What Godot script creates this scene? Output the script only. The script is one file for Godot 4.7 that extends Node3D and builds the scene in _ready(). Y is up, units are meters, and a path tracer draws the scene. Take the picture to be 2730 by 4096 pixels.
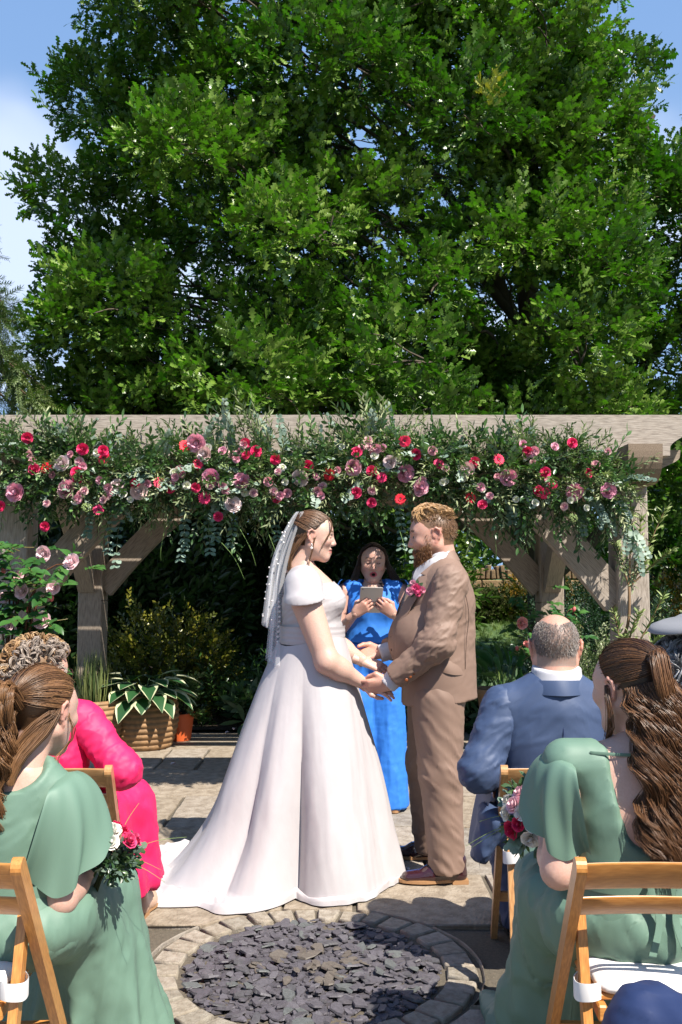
extends Node3D
# A garden wedding under an oak pergola. Units are metres, y up; the camera stands at x = 0, z = 0 and looks along -z.

var M := {}
var used := {}
var rng := RandomNumberGenerator.new()
var fold := FastNoiseLite.new()
var fine := FastNoiseLite.new()


# ---------------------------------------------------------------- mesh accumulator
class Acc:
	var v := PackedVector3Array()
	var n := PackedVector3Array()
	var c := PackedColorArray()
	var t := PackedVector2Array()
	var i := PackedInt32Array()

	func vert(p: Vector3, col := Color.WHITE, uv := Vector2.ZERO, nr := Vector3.ZERO) -> int:
		v.append(p)
		n.append(nr)
		c.append(col)
		t.append(uv)
		return v.size() - 1

	func tri(a: int, b: int, d: int) -> void:  # counter-clockwise from outside
		i.append(a)
		i.append(d)
		i.append(b)

	func quad(a: int, b: int, d: int, e: int) -> void:
		tri(a, b, d)
		tri(a, d, e)

	func flat(pts: Array, col := Color.WHITE) -> void:  # one flat polygon, counter-clockwise from outside
		var nr: Vector3 = (pts[1] - pts[0]).cross(pts[2] - pts[0]).normalized()
		var first := v.size()
		for p in pts:
			vert(p, col, Vector2.ZERO, nr)
		for k in range(1, pts.size() - 1):
			tri(first, first + k, first + k + 1)

	func smooth(from_v := 0, from_i := 0) -> void:
		for k in range(from_v, n.size()):
			n[k] = Vector3.ZERO
		for k in range(from_i, i.size(), 3):
			var a := i[k]
			var b := i[k + 2]
			var d := i[k + 1]
			var nr := (v[b] - v[a]).cross(v[d] - v[a])
			n[a] += nr
			n[b] += nr
			n[d] += nr
		for k in range(from_v, n.size()):
			n[k] = n[k].normalized() if n[k].length_squared() > 1e-20 else Vector3.UP

	func tube(path: Array, r0: float, r1: float, sides := 5, col := Color.WHITE, col2 := Color(-1, 0, 0), mid := -1.0) -> void:
		var fv := v.size()
		var fi := i.size()
		var last := path.size() - 1
		var side := Vector3.ZERO
		for k in path.size():
			var dir: Vector3 = (path[mini(k + 1, last)] - path[maxi(k - 1, 0)]).normalized()
			if side == Vector3.ZERO:
				side = dir.cross(Vector3.UP if absf(dir.y) < 0.9 else Vector3.RIGHT).normalized()
			side = (side - dir * side.dot(dir)).normalized()
			var up := side.cross(dir)
			var f := float(k) / last
			var r := lerpf(r0, r1, f)
			if mid > 0.0:
				r = lerpf(r0, mid, f * 2.0) if f < 0.5 else lerpf(mid, r1, f * 2.0 - 1.0)
			var cc := col if col2.r < 0 else col.lerp(col2, f)
			for s in sides:
				var an := TAU * s / sides
				vert(path[k] + (side * cos(an) + up * sin(an)) * r, cc, Vector2(float(s) / sides, f))
		for k in last:
			for s in sides:
				var a := fv + k * sides + s
				var b := fv + k * sides + (s + 1) % sides
				quad(a, a + sides, b + sides, b)
		var e0 := vert(path[0], col)
		var e1 := vert(path[last], col if col2.r < 0 else col2)
		for s in sides:
			tri(e0, fv + s, fv + (s + 1) % sides)
			tri(e1, fv + last * sides + (s + 1) % sides, fv + last * sides + s)
		smooth(fv, fi)

	func sheet(nu: int, nv: int, f: Callable, col := Color.WHITE, closed := false) -> void:
		var fv := v.size()
		var fi := i.size()
		for b in nv + 1:
			for a in nu + 1:
				vert(f.call(float(a) / nu, float(b) / nv), col, Vector2(float(a) / nu, float(b) / nv))
		for b in nv:
			for a in nu:
				var k := fv + b * (nu + 1) + a
				quad(k, k + 1, k + nu + 2, k + nu + 1)
		smooth(fv, fi)
		if closed:
			for b in nv + 1:
				var p := fv + b * (nu + 1)
				var m := (n[p] + n[p + nu]).normalized()
				n[p] = m
				n[p + nu] = m

	func lathe(prof: Array, seg: int, at := Vector3.ZERO, col := Color.WHITE, wob := 0.0) -> void:
		sheet(seg, prof.size() - 1, func(u, w):
			var q: Vector2 = prof[roundi(w * (prof.size() - 1))]
			var an: float = -TAU * u
			var r: float = q.x * (1.0 + wob * sin(an * 3.0 + q.y * 9.0))
			return at + Vector3(cos(an) * r, q.y, sin(an) * r), col, true)

	func ball(p: Vector3, r: Vector3, col := Color.WHITE, nu := 10, nv := 7, b := Basis()) -> void:
		sheet(nu, nv, func(u, w):
			var an: float = -TAU * u
			var el: float = -PI / 2 + PI * w
			return p + b * (r * Vector3(cos(an) * cos(el), sin(el), sin(an) * cos(el))), col, true)

	func box(lo: Vector3, hi: Vector3, bev := 0.004, col := Color.WHITE) -> void:  # a box with chamfered edges
		var ce := (lo + hi) * 0.5
		var h := (hi - lo) * 0.5
		bev = minf(bev, minf(h.x, minf(h.y, h.z)) * 0.45)
		for ax in 3:
			for s in [-1.0, 1.0]:
				var u := (ax + 1) % 3
				var w := (ax + 2) % 3
				var pts := []
				for q in [[-1, -1], [1, -1], [1, 1], [-1, 1]]:
					var p := Vector3.ZERO
					p[ax] = h[ax] * s
					p[u] = (h[u] - bev) * q[0] * s
					p[w] = (h[w] - bev) * q[1]
					pts.append(ce + p)
				flat(pts, col)
		for ax in 3:
			var u := (ax + 1) % 3
			var w := (ax + 2) % 3
			for su in [-1.0, 1.0]:
				for sw in [-1.0, 1.0]:
					var pts := []
					for e in [-1.0, 1.0]:
						var p := Vector3.ZERO
						p[ax] = (h[ax] - bev) * e
						p[u] = h[u] * su
						p[w] = (h[w] - bev) * sw
						var p2 := p
						p2[u] = (h[u] - bev) * su
						p2[w] = h[w] * sw
						pts.append([ce + p, ce + p2])
					var o := [pts[0][0], pts[1][0], pts[1][1], pts[0][1]]
					if su * sw < 0:
						o.reverse()
					flat(o, col)
		for sx in [-1.0, 1.0]:
			for sy in [-1.0, 1.0]:
				for sz in [-1.0, 1.0]:
					var sg := Vector3(sx, sy, sz)
					var o := []
					for ax in 3:
						var p := (h - Vector3.ONE * bev) * sg
						p[ax] = h[ax] * sg[ax]
						o.append(ce + p)
					if sx * sy * sz < 0:
						o.reverse()
					flat(o, col)

	func prism(poly: PackedVector2Array, z0: float, z1: float, col := Color.WHITE) -> void:  # outline in x, y; extruded along z
		if Geometry2D.is_polygon_clockwise(poly):
			poly.reverse()
		var ids := Geometry2D.triangulate_polygon(poly)
		for s in [[z0, Vector3(0, 0, -1)], [z1, Vector3(0, 0, 1)]]:
			var first := v.size()
			for p in poly:
				vert(Vector3(p.x, p.y, s[0]), col, Vector2.ZERO, s[1])
			for k in range(0, ids.size(), 3):
				var a := poly[ids[k]]
				var cw := (poly[ids[k + 1]] - a).cross(poly[ids[k + 2]] - a) < 0
				if cw != (s[0] == z0):
					tri(first + ids[k], first + ids[k + 2], first + ids[k + 1])
				else:
					tri(first + ids[k], first + ids[k + 1], first + ids[k + 2])
		for k in poly.size():
			var a := poly[k]
			var b := poly[(k + 1) % poly.size()]
			flat([Vector3(a.x, a.y, z0), Vector3(b.x, b.y, z0), Vector3(b.x, b.y, z1), Vector3(a.x, a.y, z1)], col)

	func add(o: Acc, xf := Transform3D(), tint := Color.WHITE) -> void:
		var fv := v.size()
		for k in o.v.size():
			vert(xf * o.v[k], o.c[k] * tint, o.t[k], (xf.basis * o.n[k]).normalized())
		for k in o.i:
			i.append(fv + k)

	func commit() -> ArrayMesh:
		var arr := []
		arr.resize(Mesh.ARRAY_MAX)
		arr[Mesh.ARRAY_VERTEX] = v
		arr[Mesh.ARRAY_NORMAL] = n
		arr[Mesh.ARRAY_COLOR] = c
		arr[Mesh.ARRAY_TEX_UV] = t
		arr[Mesh.ARRAY_INDEX] = i
		var m := ArrayMesh.new()
		m.add_surface_from_arrays(Mesh.PRIMITIVE_TRIANGLES, arr)
		return m


# ---------------------------------------------------------------- distance field meshed as surface nets
class Field:
	var o: Vector3
	var h: float
	var nx: int
	var ny: int
	var nz: int
	var f := PackedFloat32Array()

	func _init(lo: Vector3, hi: Vector3, cell: float) -> void:
		o = lo
		h = cell
		nx = ceili((hi.x - lo.x) / cell) + 2
		ny = ceili((hi.y - lo.y) / cell) + 2
		nz = ceili((hi.z - lo.z) / cell) + 2
		f.resize(nx * ny * nz)
		f.fill(1.0)

	func span(lo: Vector3, hi: Vector3) -> Array:
		var a := (lo - o) / h
		var b := (hi - o) / h
		return [clampi(floori(a.x), 0, nx), clampi(floori(a.y), 0, ny), clampi(floori(a.z), 0, nz), clampi(ceili(b.x) + 1, 0, nx), clampi(ceili(b.y) + 1, 0, ny), clampi(ceili(b.z) + 1, 0, nz)]

	func cap(a: Vector3, b: Vector3, ra: float, rb: float, k := 0.02, q := Vector3.ONE) -> void:  # tapered capsule; q > 1 flattens that axis
		var rr := Vector3.ONE * (maxf(ra, rb)) / q + Vector3.ONE * (3.0 * h + k)
		var s := span(a.min(b) - rr, a.max(b) + rr)
		var qa := a * q
		var ab := b * q - qa
		var inv := 1.0 / maxf(ab.length_squared(), 1e-9)
		var sc := 1.0 / maxf(q.x, maxf(q.y, q.z))
		var dr := rb - ra
		for z in range(s[2], s[5]):
			for y in range(s[1], s[4]):
				var at: int = (z * ny + y) * nx + s[0]
				var p := (o + Vector3(s[0], y, z) * h) * q - qa
				var st := h * q.x
				for x in range(s[0], s[3]):
					var t := clampf(p.dot(ab) * inv, 0.0, 1.0)
					var d := ((p - ab * t).length() - ra - t * dr) * sc
					var was := f[at]
					var e := absf(was - d)
					if e < k:
						f[at] = minf(was, d) - (k - e) * (k - e) / (4.0 * k)
					elif d < was:
						f[at] = d
					p.x += st
					at += 1

	func ell(c: Vector3, r: Vector3, k := 0.02, b := Basis(), carve := false) -> void:  # ellipsoid, added or carved away
		var big := maxf(r.x, maxf(r.y, r.z))
		var rr := (r if b == Basis() else Vector3.ONE * big) + Vector3.ONE * (3.0 * h + k)
		var s := span(c - rr, c + rr)
		var ir := Vector3.ONE / r
		var ir2 := ir * ir
		var bt := b.transposed()
		var stp := bt * Vector3(h, 0, 0)
		for z in range(s[2], s[5]):
			for y in range(s[1], s[4]):
				var at: int = (z * ny + y) * nx + s[0]
				var p := bt * (o + Vector3(s[0], y, z) * h - c)
				for x in range(s[0], s[3]):
					var k0 := (p * ir).length()
					var d := k0 * (k0 - 1.0) / maxf((p * ir2).length(), 1e-6)
					var was := f[at]
					if carve:
						d = -d
						var e := absf(was - d)
						if e < k:
							f[at] = maxf(was, d) + (k - e) * (k - e) / (4.0 * k)
						elif d > was:
							f[at] = d
					else:
						var e := absf(was - d)
						if e < k:
							f[at] = minf(was, d) - (k - e) * (k - e) / (4.0 * k)
						elif d < was:
							f[at] = d
					p += stp
					at += 1

	func cut(nr: Vector3, dist: float) -> void:  # takes away what lies beyond the plane
		for z in nz:
			for y in ny:
				var at := (z * ny + y) * nx
				var d := (o + Vector3(0, y, z) * h).dot(nr) - dist
				var st := h * nr.x
				for x in nx:
					if d > f[at]:
						f[at] = d
					d += st
					at += 1

	func carve_cap(a: Vector3, b: Vector3, ra: float, rb: float, k := 0.005, q := Vector3.ONE) -> void:
		var rr := Vector3.ONE * (maxf(ra, rb)) / q + Vector3.ONE * (3.0 * h + k)
		var s := span(a.min(b) - rr, a.max(b) + rr)
		var ab := (b - a) * q
		var inv := 1.0 / maxf(ab.length_squared(), 1e-9)
		var sc := 1.0 / maxf(q.x, maxf(q.y, q.z))
		for z in range(s[2], s[5]):
			for y in range(s[1], s[4]):
				for x in range(s[0], s[3]):
					var at := (z * ny + y) * nx + x
					var p := (o + Vector3(x, y, z) * h - a) * q
					var t := clampf(p.dot(ab) * inv, 0.0, 1.0)
					var d := -((p - ab * t).length() - lerpf(ra, rb, t)) * sc
					var e := absf(f[at] - d)
					if e < k:
						f[at] = maxf(f[at], d) + (k - e) * (k - e) / (4.0 * k)
					elif d > f[at]:
						f[at] = d

	func mesh(acc: Acc, xf := Transform3D(), paint = null, push = null) -> void:
		var ids := PackedInt32Array()
		ids.resize(nx * ny * nz)
		var sy := nx
		var sz := nx * ny
		var lim := h * 1.8
		var fv := acc.v.size()
		var fi := acc.i.size()
		var off := [0, 1, sy, sy + 1, sz, sz + 1, sz + sy, sz + sy + 1]
		for z in nz - 1:
			for y in ny - 1:
				for x in nx - 1:
					var at := z * sz + y * sy + x
					if absf(f[at]) > lim:
						continue
					var a0 := f[at]
					var a1 := f[at + 1]
					var a2 := f[at + sy]
					var a3 := f[at + sy + 1]
					var a4 := f[at + sz]
					var a5 := f[at + sz + 1]
					var a6 := f[at + sz + sy]
					var a7 := f[at + sz + sy + 1]
					var neg := int(a0 < 0) + int(a1 < 0) + int(a2 < 0) + int(a3 < 0) + int(a4 < 0) + int(a5 < 0) + int(a6 < 0) + int(a7 < 0)
					if neg == 0 or neg == 8:
						continue
					var sum := Vector3.ZERO
					var cnt := 0
					if (a0 < 0) != (a1 < 0):
						sum += Vector3(a0 / (a0 - a1), 0, 0)
						cnt += 1
					if (a2 < 0) != (a3 < 0):
						sum += Vector3(a2 / (a2 - a3), 1, 0)
						cnt += 1
					if (a4 < 0) != (a5 < 0):
						sum += Vector3(a4 / (a4 - a5), 0, 1)
						cnt += 1
					if (a6 < 0) != (a7 < 0):
						sum += Vector3(a6 / (a6 - a7), 1, 1)
						cnt += 1
					if (a0 < 0) != (a2 < 0):
						sum += Vector3(0, a0 / (a0 - a2), 0)
						cnt += 1
					if (a1 < 0) != (a3 < 0):
						sum += Vector3(1, a1 / (a1 - a3), 0)
						cnt += 1
					if (a4 < 0) != (a6 < 0):
						sum += Vector3(0, a4 / (a4 - a6), 1)
						cnt += 1
					if (a5 < 0) != (a7 < 0):
						sum += Vector3(1, a5 / (a5 - a7), 1)
						cnt += 1
					if (a0 < 0) != (a4 < 0):
						sum += Vector3(0, 0, a0 / (a0 - a4))
						cnt += 1
					if (a1 < 0) != (a5 < 0):
						sum += Vector3(1, 0, a1 / (a1 - a5))
						cnt += 1
					if (a2 < 0) != (a6 < 0):
						sum += Vector3(0, 1, a2 / (a2 - a6))
						cnt += 1
					if (a3 < 0) != (a7 < 0):
						sum += Vector3(1, 1, a3 / (a3 - a7))
						cnt += 1
					var p := o + (Vector3(x, y, z) + sum / cnt) * h
					var g := Vector3(a1 + a3 + a5 + a7 - a0 - a2 - a4 - a6, a2 + a3 + a6 + a7 - a0 - a1 - a4 - a5, a4 + a5 + a6 + a7 - a0 - a1 - a2 - a3).normalized()
					if push != null:
						p += g * push.call(p, g)
					ids[at] = acc.vert(xf * p, paint.call(p, g) if paint != null else Color.WHITE)
					# quads round the three edges that leave this corner backwards
					if x > 0 and y > 0 and (a0 < 0) != (a4 < 0):
						if a0 < 0:
							acc.quad(ids[at - 1 - sy], ids[at - sy], ids[at], ids[at - 1])
						else:
							acc.quad(ids[at - 1 - sy], ids[at - 1], ids[at], ids[at - sy])
					if y > 0 and z > 0 and (a0 < 0) != (a1 < 0):
						if a0 < 0:
							acc.quad(ids[at - sy - sz], ids[at - sz], ids[at], ids[at - sy])
						else:
							acc.quad(ids[at - sy - sz], ids[at - sy], ids[at], ids[at - sz])
					if x > 0 and z > 0 and (a0 < 0) != (a2 < 0):
						if a0 < 0:
							acc.quad(ids[at - 1 - sz], ids[at - 1], ids[at], ids[at - sz])
						else:
							acc.quad(ids[at - 1 - sz], ids[at - sz], ids[at], ids[at - 1])
		acc.smooth(fv, fi)


# ---------------------------------------------------------------- naming and placing
func numbered(called: String) -> String:
	used[called] = used.get(called, 0) + 1
	return called if used[called] == 1 else "%s_%03d" % [called, used[called] - 1]


func tag(o: Node3D, label := "", category := "", group := "", kind := "") -> Node3D:
	if label:
		o.set_meta("label", label)
	if category:
		o.set_meta("category", category)
	if group:
		o.set_meta("group", group)
	if kind:
		o.set_meta("kind", kind)
	return o


func thing(called: String, label: String, category: String, at := Vector3.ZERO, group := "") -> Node3D:
	var t := Node3D.new()
	t.name = numbered(called)
	t.position = at
	add_child(t)
	tag(t, label, category, group)
	return t


func put(called: String, m: Mesh, mat: Material, parent: Node3D, at := Transform3D()) -> MeshInstance3D:
	var o := MeshInstance3D.new()
	if parent == self:
		o.name = numbered(called)
	else:
		var k: int = parent.get_meta("n_" + called, 0)
		parent.set_meta("n_" + called, k + 1)
		o.name = called if k == 0 else "%s_%03d" % [called, k]
	o.mesh = m
	o.material_override = mat
	o.transform = at
	parent.add_child(o, true)
	return o


func many(called: String, m: Mesh, mat: Material, parent: Node3D, places: Array, tints := []) -> MultiMeshInstance3D:
	var mm := MultiMesh.new()
	mm.transform_format = MultiMesh.TRANSFORM_3D
	mm.use_colors = tints.size() > 0
	mm.mesh = m
	mm.instance_count = places.size()
	for k in places.size():
		mm.set_instance_transform(k, places[k])
		if tints.size():
			mm.set_instance_color(k, tints[k])
	var o := MultiMeshInstance3D.new()
	o.name = numbered(called) if parent == self else called
	o.multimesh = mm
	o.material_override = mat
	o.set_meta("kind", "stuff")
	parent.add_child(o, true)
	return o


func rf(a: float, b: float) -> float:
	return rng.randf_range(a, b)


func rv(s := 1.0) -> Vector3:
	return Vector3(rf(-1, 1), rf(-1, 1), rf(-1, 1)) * s


func look(dir: Vector3, up := Vector3.UP) -> Basis:  # z along dir
	dir = dir.normalized()
	if absf(dir.dot(up)) > 0.98:
		up = Vector3.RIGHT if absf(dir.x) < 0.9 else Vector3.FORWARD
	var x := up.cross(dir).normalized()
	return Basis(x, dir.cross(x), dir)


func spline(pts: Array, steps: int) -> Array:  # Catmull-Rom through the points
	var out := []
	var last := pts.size() - 1
	for s in steps + 1:
		var t := float(s) / steps * last
		var k := mini(int(t), last - 1)
		var u := t - k
		var p0: Vector3 = pts[maxi(k - 1, 0)]
		var p1: Vector3 = pts[k]
		var p2: Vector3 = pts[k + 1]
		var p3: Vector3 = pts[mini(k + 2, last)]
		out.append(p1.cubic_interpolate(p2, p0, p3, u))
	return out


# ---------------------------------------------------------------- materials
func mat(called: String, col: Color, rough := 0.8, more := {}) -> StandardMaterial3D:  # col: linear base colour
	var m := StandardMaterial3D.new()
	m.resource_name = called
	m.albedo_color = Color(col.linear_to_srgb(), col.a)
	m.roughness = rough
	m.vertex_color_use_as_albedo = more.get("vertex_color_use_as_albedo", false)
	m.metallic = more.get("metallic", 0.0)
	m.metallic_specular = more.get("metallic_specular", 0.5)
	m.transparency = more.get("transparency", BaseMaterial3D.TRANSPARENCY_DISABLED)
	if more.has("backlight"):
		m.backlight_enabled = true
		m.backlight = more.backlight
	if more.has("clearcoat"):
		m.clearcoat_enabled = true
		m.clearcoat = more.clearcoat
		m.clearcoat_roughness = more.get("clearcoat_roughness", 0.3)
	if more.has("rim"):
		m.rim_enabled = true
		m.rim = more.rim
		m.rim_tint = more.get("rim_tint", 0.5)
	if more.has("subsurf_scatter_strength"):
		m.subsurf_scatter_enabled = true
		m.subsurf_scatter_strength = more.subsurf_scatter_strength
	M[called] = m
	return m


func noise_tex(freq: float, lo: Color, hi: Color, octaves := 4, sd := 1, size := 512, normal := false, bump := 4.0, mid := Color(-1, 0, 0)) -> NoiseTexture2D:
	var t := NoiseTexture2D.new()
	var nz := FastNoiseLite.new()
	nz.seed = sd
	nz.noise_type = FastNoiseLite.TYPE_SIMPLEX_SMOOTH
	nz.frequency = freq
	nz.fractal_octaves = octaves
	t.noise = nz
	t.width = size
	t.height = size
	t.seamless = true
	if normal:
		t.as_normal_map = true
		t.bump_strength = bump
	else:
		var g := Gradient.new()
		g.set_color(0, lo.linear_to_srgb())
		g.set_color(1, hi.linear_to_srgb())
		if mid.r >= 0:
			g.add_point(0.5, mid.linear_to_srgb())
		t.color_ramp = g
	return t


func tri_tex(m: StandardMaterial3D, col: Texture2D, nrm: Texture2D, scale: Vector3, world := false, strength := 1.0) -> void:
	m.albedo_texture = col
	if nrm:
		m.normal_enabled = true
		m.normal_texture = nrm
		m.normal_scale = strength
	m.uv1_triplanar = true
	m.uv1_world_triplanar = world
	m.uv1_scale = scale


func _ready() -> void:
	rng.seed = 7
	fold.seed = 3
	fold.frequency = 1.0
	fold.fractal_octaves = 3
	fine.seed = 9
	fine.frequency = 1.0
	fine.fractal_octaves = 2
	# ---- camera, sky, sun, exposure
	var cam := Camera3D.new()
	cam.name = "camera"
	cam.fov = 57.38
	cam.near = 0.05
	cam.far = 400.0
	cam.position = Vector3(0, 1.41, 0)
	cam.rotation_degrees = Vector3(4.1, 0, 0)
	add_child(cam)
	cam.current = true
	var env := Environment.new()
	env.background_mode = Environment.BG_SKY
	var sky := Sky.new()
	var sm := ProceduralSkyMaterial.new()
	sm.sky_top_color = Color(0.25, 0.45, 0.74)
	sm.sky_horizon_color = Color(0.61, 0.745, 0.90)
	sm.sky_curve = 0.75
	sm.sky_energy_multiplier = 0.8
	sm.ground_bottom_color = Color(0.18, 0.17, 0.13)
	sm.ground_horizon_color = Color(0.45, 0.5, 0.5)
	sm.sky_cover = clouds()
	sky.sky_material = sm
	env.sky = sky
	env.tonemap_mode = Environment.TONE_MAPPER_LINEAR
	env.tonemap_exposure = 2.05
	env.sdfgi_enabled = true
	env.ssao_enabled = true
	env.ssil_enabled = true
	var we := WorldEnvironment.new()
	we.name = "environment"
	we.environment = env
	add_child(we)
	var sun := DirectionalLight3D.new()
	sun.name = "sun"
	sun.light_energy = 1.6
	sun.light_color = Color(1.0, 0.97, 0.925)
	sun.light_angular_distance = 0.5
	sun.shadow_enabled = true
	sun.basis = look(Vector3(0.82, 1.7, 1.0))
	add_child(sun)
	# ---- large structure, then objects, then small details
	materials()
	ground()
	patio()
	slate_circle()
	pergola()
	stone_wall()
	oaks()
	background()
	planters()
	roses()
	garland()
	chairs()
	bride()
	groom()
	officiant()
	guests()
	details()


func clouds() -> ImageTexture:
	var w := 1024
	var hh := 512
	var im := Image.create(w, hh, false, Image.FORMAT_RGBAF)
	var nz := FastNoiseLite.new()
	nz.seed = 21
	nz.frequency = 1.0
	nz.fractal_octaves = 5
	for y in hh / 2:
		var el := PI / 2 - (y + 0.5) / hh * PI
		for x in w:
			var az := ((x + 0.5) / w - 0.5) * TAU
			var d := Vector3(sin(az) * cos(el), sin(el), -cos(az) * cos(el))
			var q := d / (d.y + 0.35) * 1.15
			var more := 0.62 * exp(-(d - Vector3(0.33, 0.49, -0.81)).length_squared() / 0.012) + 0.36 * exp(-(d - Vector3(-0.345, 0.395, -0.855)).length_squared() / 0.0022)
			var a := smoothstep(0.0, 0.34, nz.get_noise_3d(q.x + 4.3, d.y * 2.0, q.z * 1.2 + 1.7) + more - 0.04)
			im.set_pixel(x, y, Color(0.27, 0.235, 0.19, a))
	return ImageTexture.create_from_image(im)


func materials() -> void:
	var grey := noise_tex(0.02, Color(0.55, 0.55, 0.55), Color(1.0, 1.0, 1.0), 5, 2)
	var grey_soft := noise_tex(0.01, Color(0.93, 0.93, 0.93), Color(1.0, 1.0, 1.0), 3, 62)
	var grain := noise_tex(0.03, Color(0.25, 0.21, 0.18), Color(0.68, 0.62, 0.56), 6, 4, 512, false, 4.0, Color(0.52, 0.46, 0.40))
	var grain_n := noise_tex(0.03, Color.BLACK, Color.WHITE, 5, 4, 512, true, 5.0)
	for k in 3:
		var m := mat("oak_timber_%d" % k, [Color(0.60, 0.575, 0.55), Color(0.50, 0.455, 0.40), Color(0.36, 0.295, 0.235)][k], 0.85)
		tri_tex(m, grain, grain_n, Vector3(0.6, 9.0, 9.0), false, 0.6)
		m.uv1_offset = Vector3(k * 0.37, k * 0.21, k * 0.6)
	var st := noise_tex(0.012, Color(0.54, 0.49, 0.43), Color(1.0, 0.98, 0.95), 6, 5, 512, false, 4.0, Color(0.78, 0.74, 0.69))
	var st_n := noise_tex(0.045, Color.BLACK, Color.WHITE, 5, 6, 512, true, 5.0)
	for k in 6:
		var m := mat("stone_%d" % k, [Color(0.325, 0.288, 0.245), Color(0.275, 0.252, 0.222), Color(0.345, 0.31, 0.27), Color(0.305, 0.262, 0.208), Color(0.255, 0.24, 0.218), Color(0.325, 0.28, 0.225)][k], 0.9)
		tri_tex(m, st, st_n, Vector3(1.9, 1.9, 1.9), true, 0.9)
	for k in 3:
		var m := mat("sett_%d" % k, [Color(0.31, 0.28, 0.23), Color(0.27, 0.25, 0.21), Color(0.33, 0.30, 0.255)][k], 0.92)
		tri_tex(m, st, st_n, Vector3.ONE * 4.0, true, 1.0)
	for k in 2:
		var m := mat("gold_stone_%d" % k, [Color(0.25, 0.175, 0.09), Color(0.20, 0.14, 0.075)][k], 0.92)
		tri_tex(m, st, st_n, Vector3.ONE * 2.0, true, 1.0)
	var mo := mat("mortar", Color(0.12, 0.10, 0.072), 0.97)
	tri_tex(mo, grey, st_n, Vector3.ONE * 5.0, true, 1.0)
	for k in 5:
		var m := mat("slate_%d" % k, [Color(0.092, 0.084, 0.096), Color(0.12, 0.112, 0.124), Color(0.08, 0.077, 0.083), Color(0.11, 0.118, 0.115), Color(0.125, 0.105, 0.085)][k], 0.62)
		tri_tex(m, grey, st_n, Vector3.ONE * 6.0, true, 0.5)
	var e := mat("earth", Color(0.07, 0.05, 0.03), 1.0)
	tri_tex(e, grey, st_n, Vector3.ONE * 2.0, true, 1.0)
	var l := mat("lawn", Color(0.055, 0.11, 0.022), 0.9)
	tri_tex(l, noise_tex(0.03, Color(0.5, 0.5, 0.5), Color(1.2, 1.15, 0.9), 5, 8), st_n, Vector3.ONE * 0.6, true, 1.0)
	leaf_mat("leaf", 0.33, Color(0.5, 0.75, 0.22))
	leaf_mat("glossy_leaf", 0.3)
	leaf_mat("dull_leaf", 0.6)
	leaf_mat("petal", 0.6, Color(0.5, 0.45, 0.45))
	leaf_mat("hosta_leaf", 0.45)
	mat("bark", Color(0.11, 0.085, 0.06), 0.95, {"vertex_color_use_as_albedo": true})
	mat("twig", Color(0.22, 0.16, 0.10), 0.85, {"vertex_color_use_as_albedo": true})
	tri_tex(M.bark, grey, grain_n, Vector3(6, 1.2, 6), false, 1.0)
	var tc := mat("terracotta", Color(0.31, 0.18, 0.085), 0.7)
	tri_tex(tc, noise_tex(0.015, Color(0.5, 0.5, 0.5), Color(1.15, 1.1, 1.0), 5, 12), st_n, Vector3.ONE * 2.0, false, 0.3)
	mat("orange_plastic", Color(0.62, 0.115, 0.03), 0.45)
	var ch := noise_tex(0.03, Color(0.62, 0.5, 0.4), Color(1.1, 1.05, 1.0), 4, 14)
	for k in 2:
		var m := mat("chair_wood_%d" % k, [Color(0.56, 0.27, 0.075), Color(0.50, 0.29, 0.13)][k], 0.38, {"clearcoat": 0.3, "clearcoat_roughness": 0.3})
		tri_tex(m, ch, null, Vector3(1.2, 9.0, 9.0))
	mat("white_canvas", Color(0.72, 0.70, 0.68), 0.85)
	# cloth and bodies
	var vc := {"vertex_color_use_as_albedo": true}
	mat("skin", Color(0.86, 0.86, 0.86), 0.48, {"vertex_color_use_as_albedo": true, "subsurf_scatter_strength": 0.12})
	tri_tex(M.skin, noise_tex(0.05, Color(0.86, 0.80, 0.78), Color(1.0, 1.0, 1.0), 4, 51), noise_tex(0.12, Color.BLACK, Color.WHITE, 3, 52, 512, true, 3.0), Vector3.ONE * 5.0, false, 0.18)
	mat("hair", Color.WHITE, 0.40, {"vertex_color_use_as_albedo": true, "metallic_specular": 0.5, "backlight": Color(0.45, 0.35, 0.28)})
	mat("satin", Color(0.44, 0.412, 0.418), 0.36, {"metallic_specular": 0.45, "rim": 0.1, "rim_tint": 0.5})
	M.satin.normal_enabled = true
	tri_tex(M.satin, grey_soft, noise_tex(0.02, Color.BLACK, Color.WHITE, 4, 61, 512, true, 4.0), Vector3(3.0, 1.0, 3.0), false, 0.16)
	mat("veil", Color(0.74, 0.74, 0.76, 0.24), 0.7, {"transparency": BaseMaterial3D.TRANSPARENCY_ALPHA})
	mat("pearl", Color(0.85, 0.80, 0.76), 0.2)
	var wv := noise_tex(0.25, Color(0.86, 0.86, 0.86), Color(1.0, 1.0, 1.0), 2, 31, 256)
	var wv_n := noise_tex(0.2, Color.BLACK, Color.WHITE, 2, 33, 256, true, 2.0)
	for q in [["suit_brown", Color(0.215, 0.138, 0.102), 0.66], ["suit_blue", Color(0.042, 0.068, 0.140), 0.62], ["suit_navy", Color(0.014, 0.028, 0.09), 0.6], ["cotton_blue", Color(0.02, 0.17, 0.60), 0.7], ["sage", Color(0.118, 0.205, 0.152), 0.6], ["hot_pink", Color(0.66, 0.010, 0.10), 0.62], ["shirt_white", Color(0.50, 0.49, 0.515), 0.75]]:
		var m := mat(q[0], q[1], q[2], {"rim": 0.06, "rim_tint": 0.8})
		tri_tex(m, wv, wv_n, Vector3.ONE * 9.0, false, 0.12)
	mat("suit_seam", Color(0.085, 0.05, 0.036), 0.8)
	mat("button_brown", Color(0.20, 0.055, 0.015), 0.25)
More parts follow.
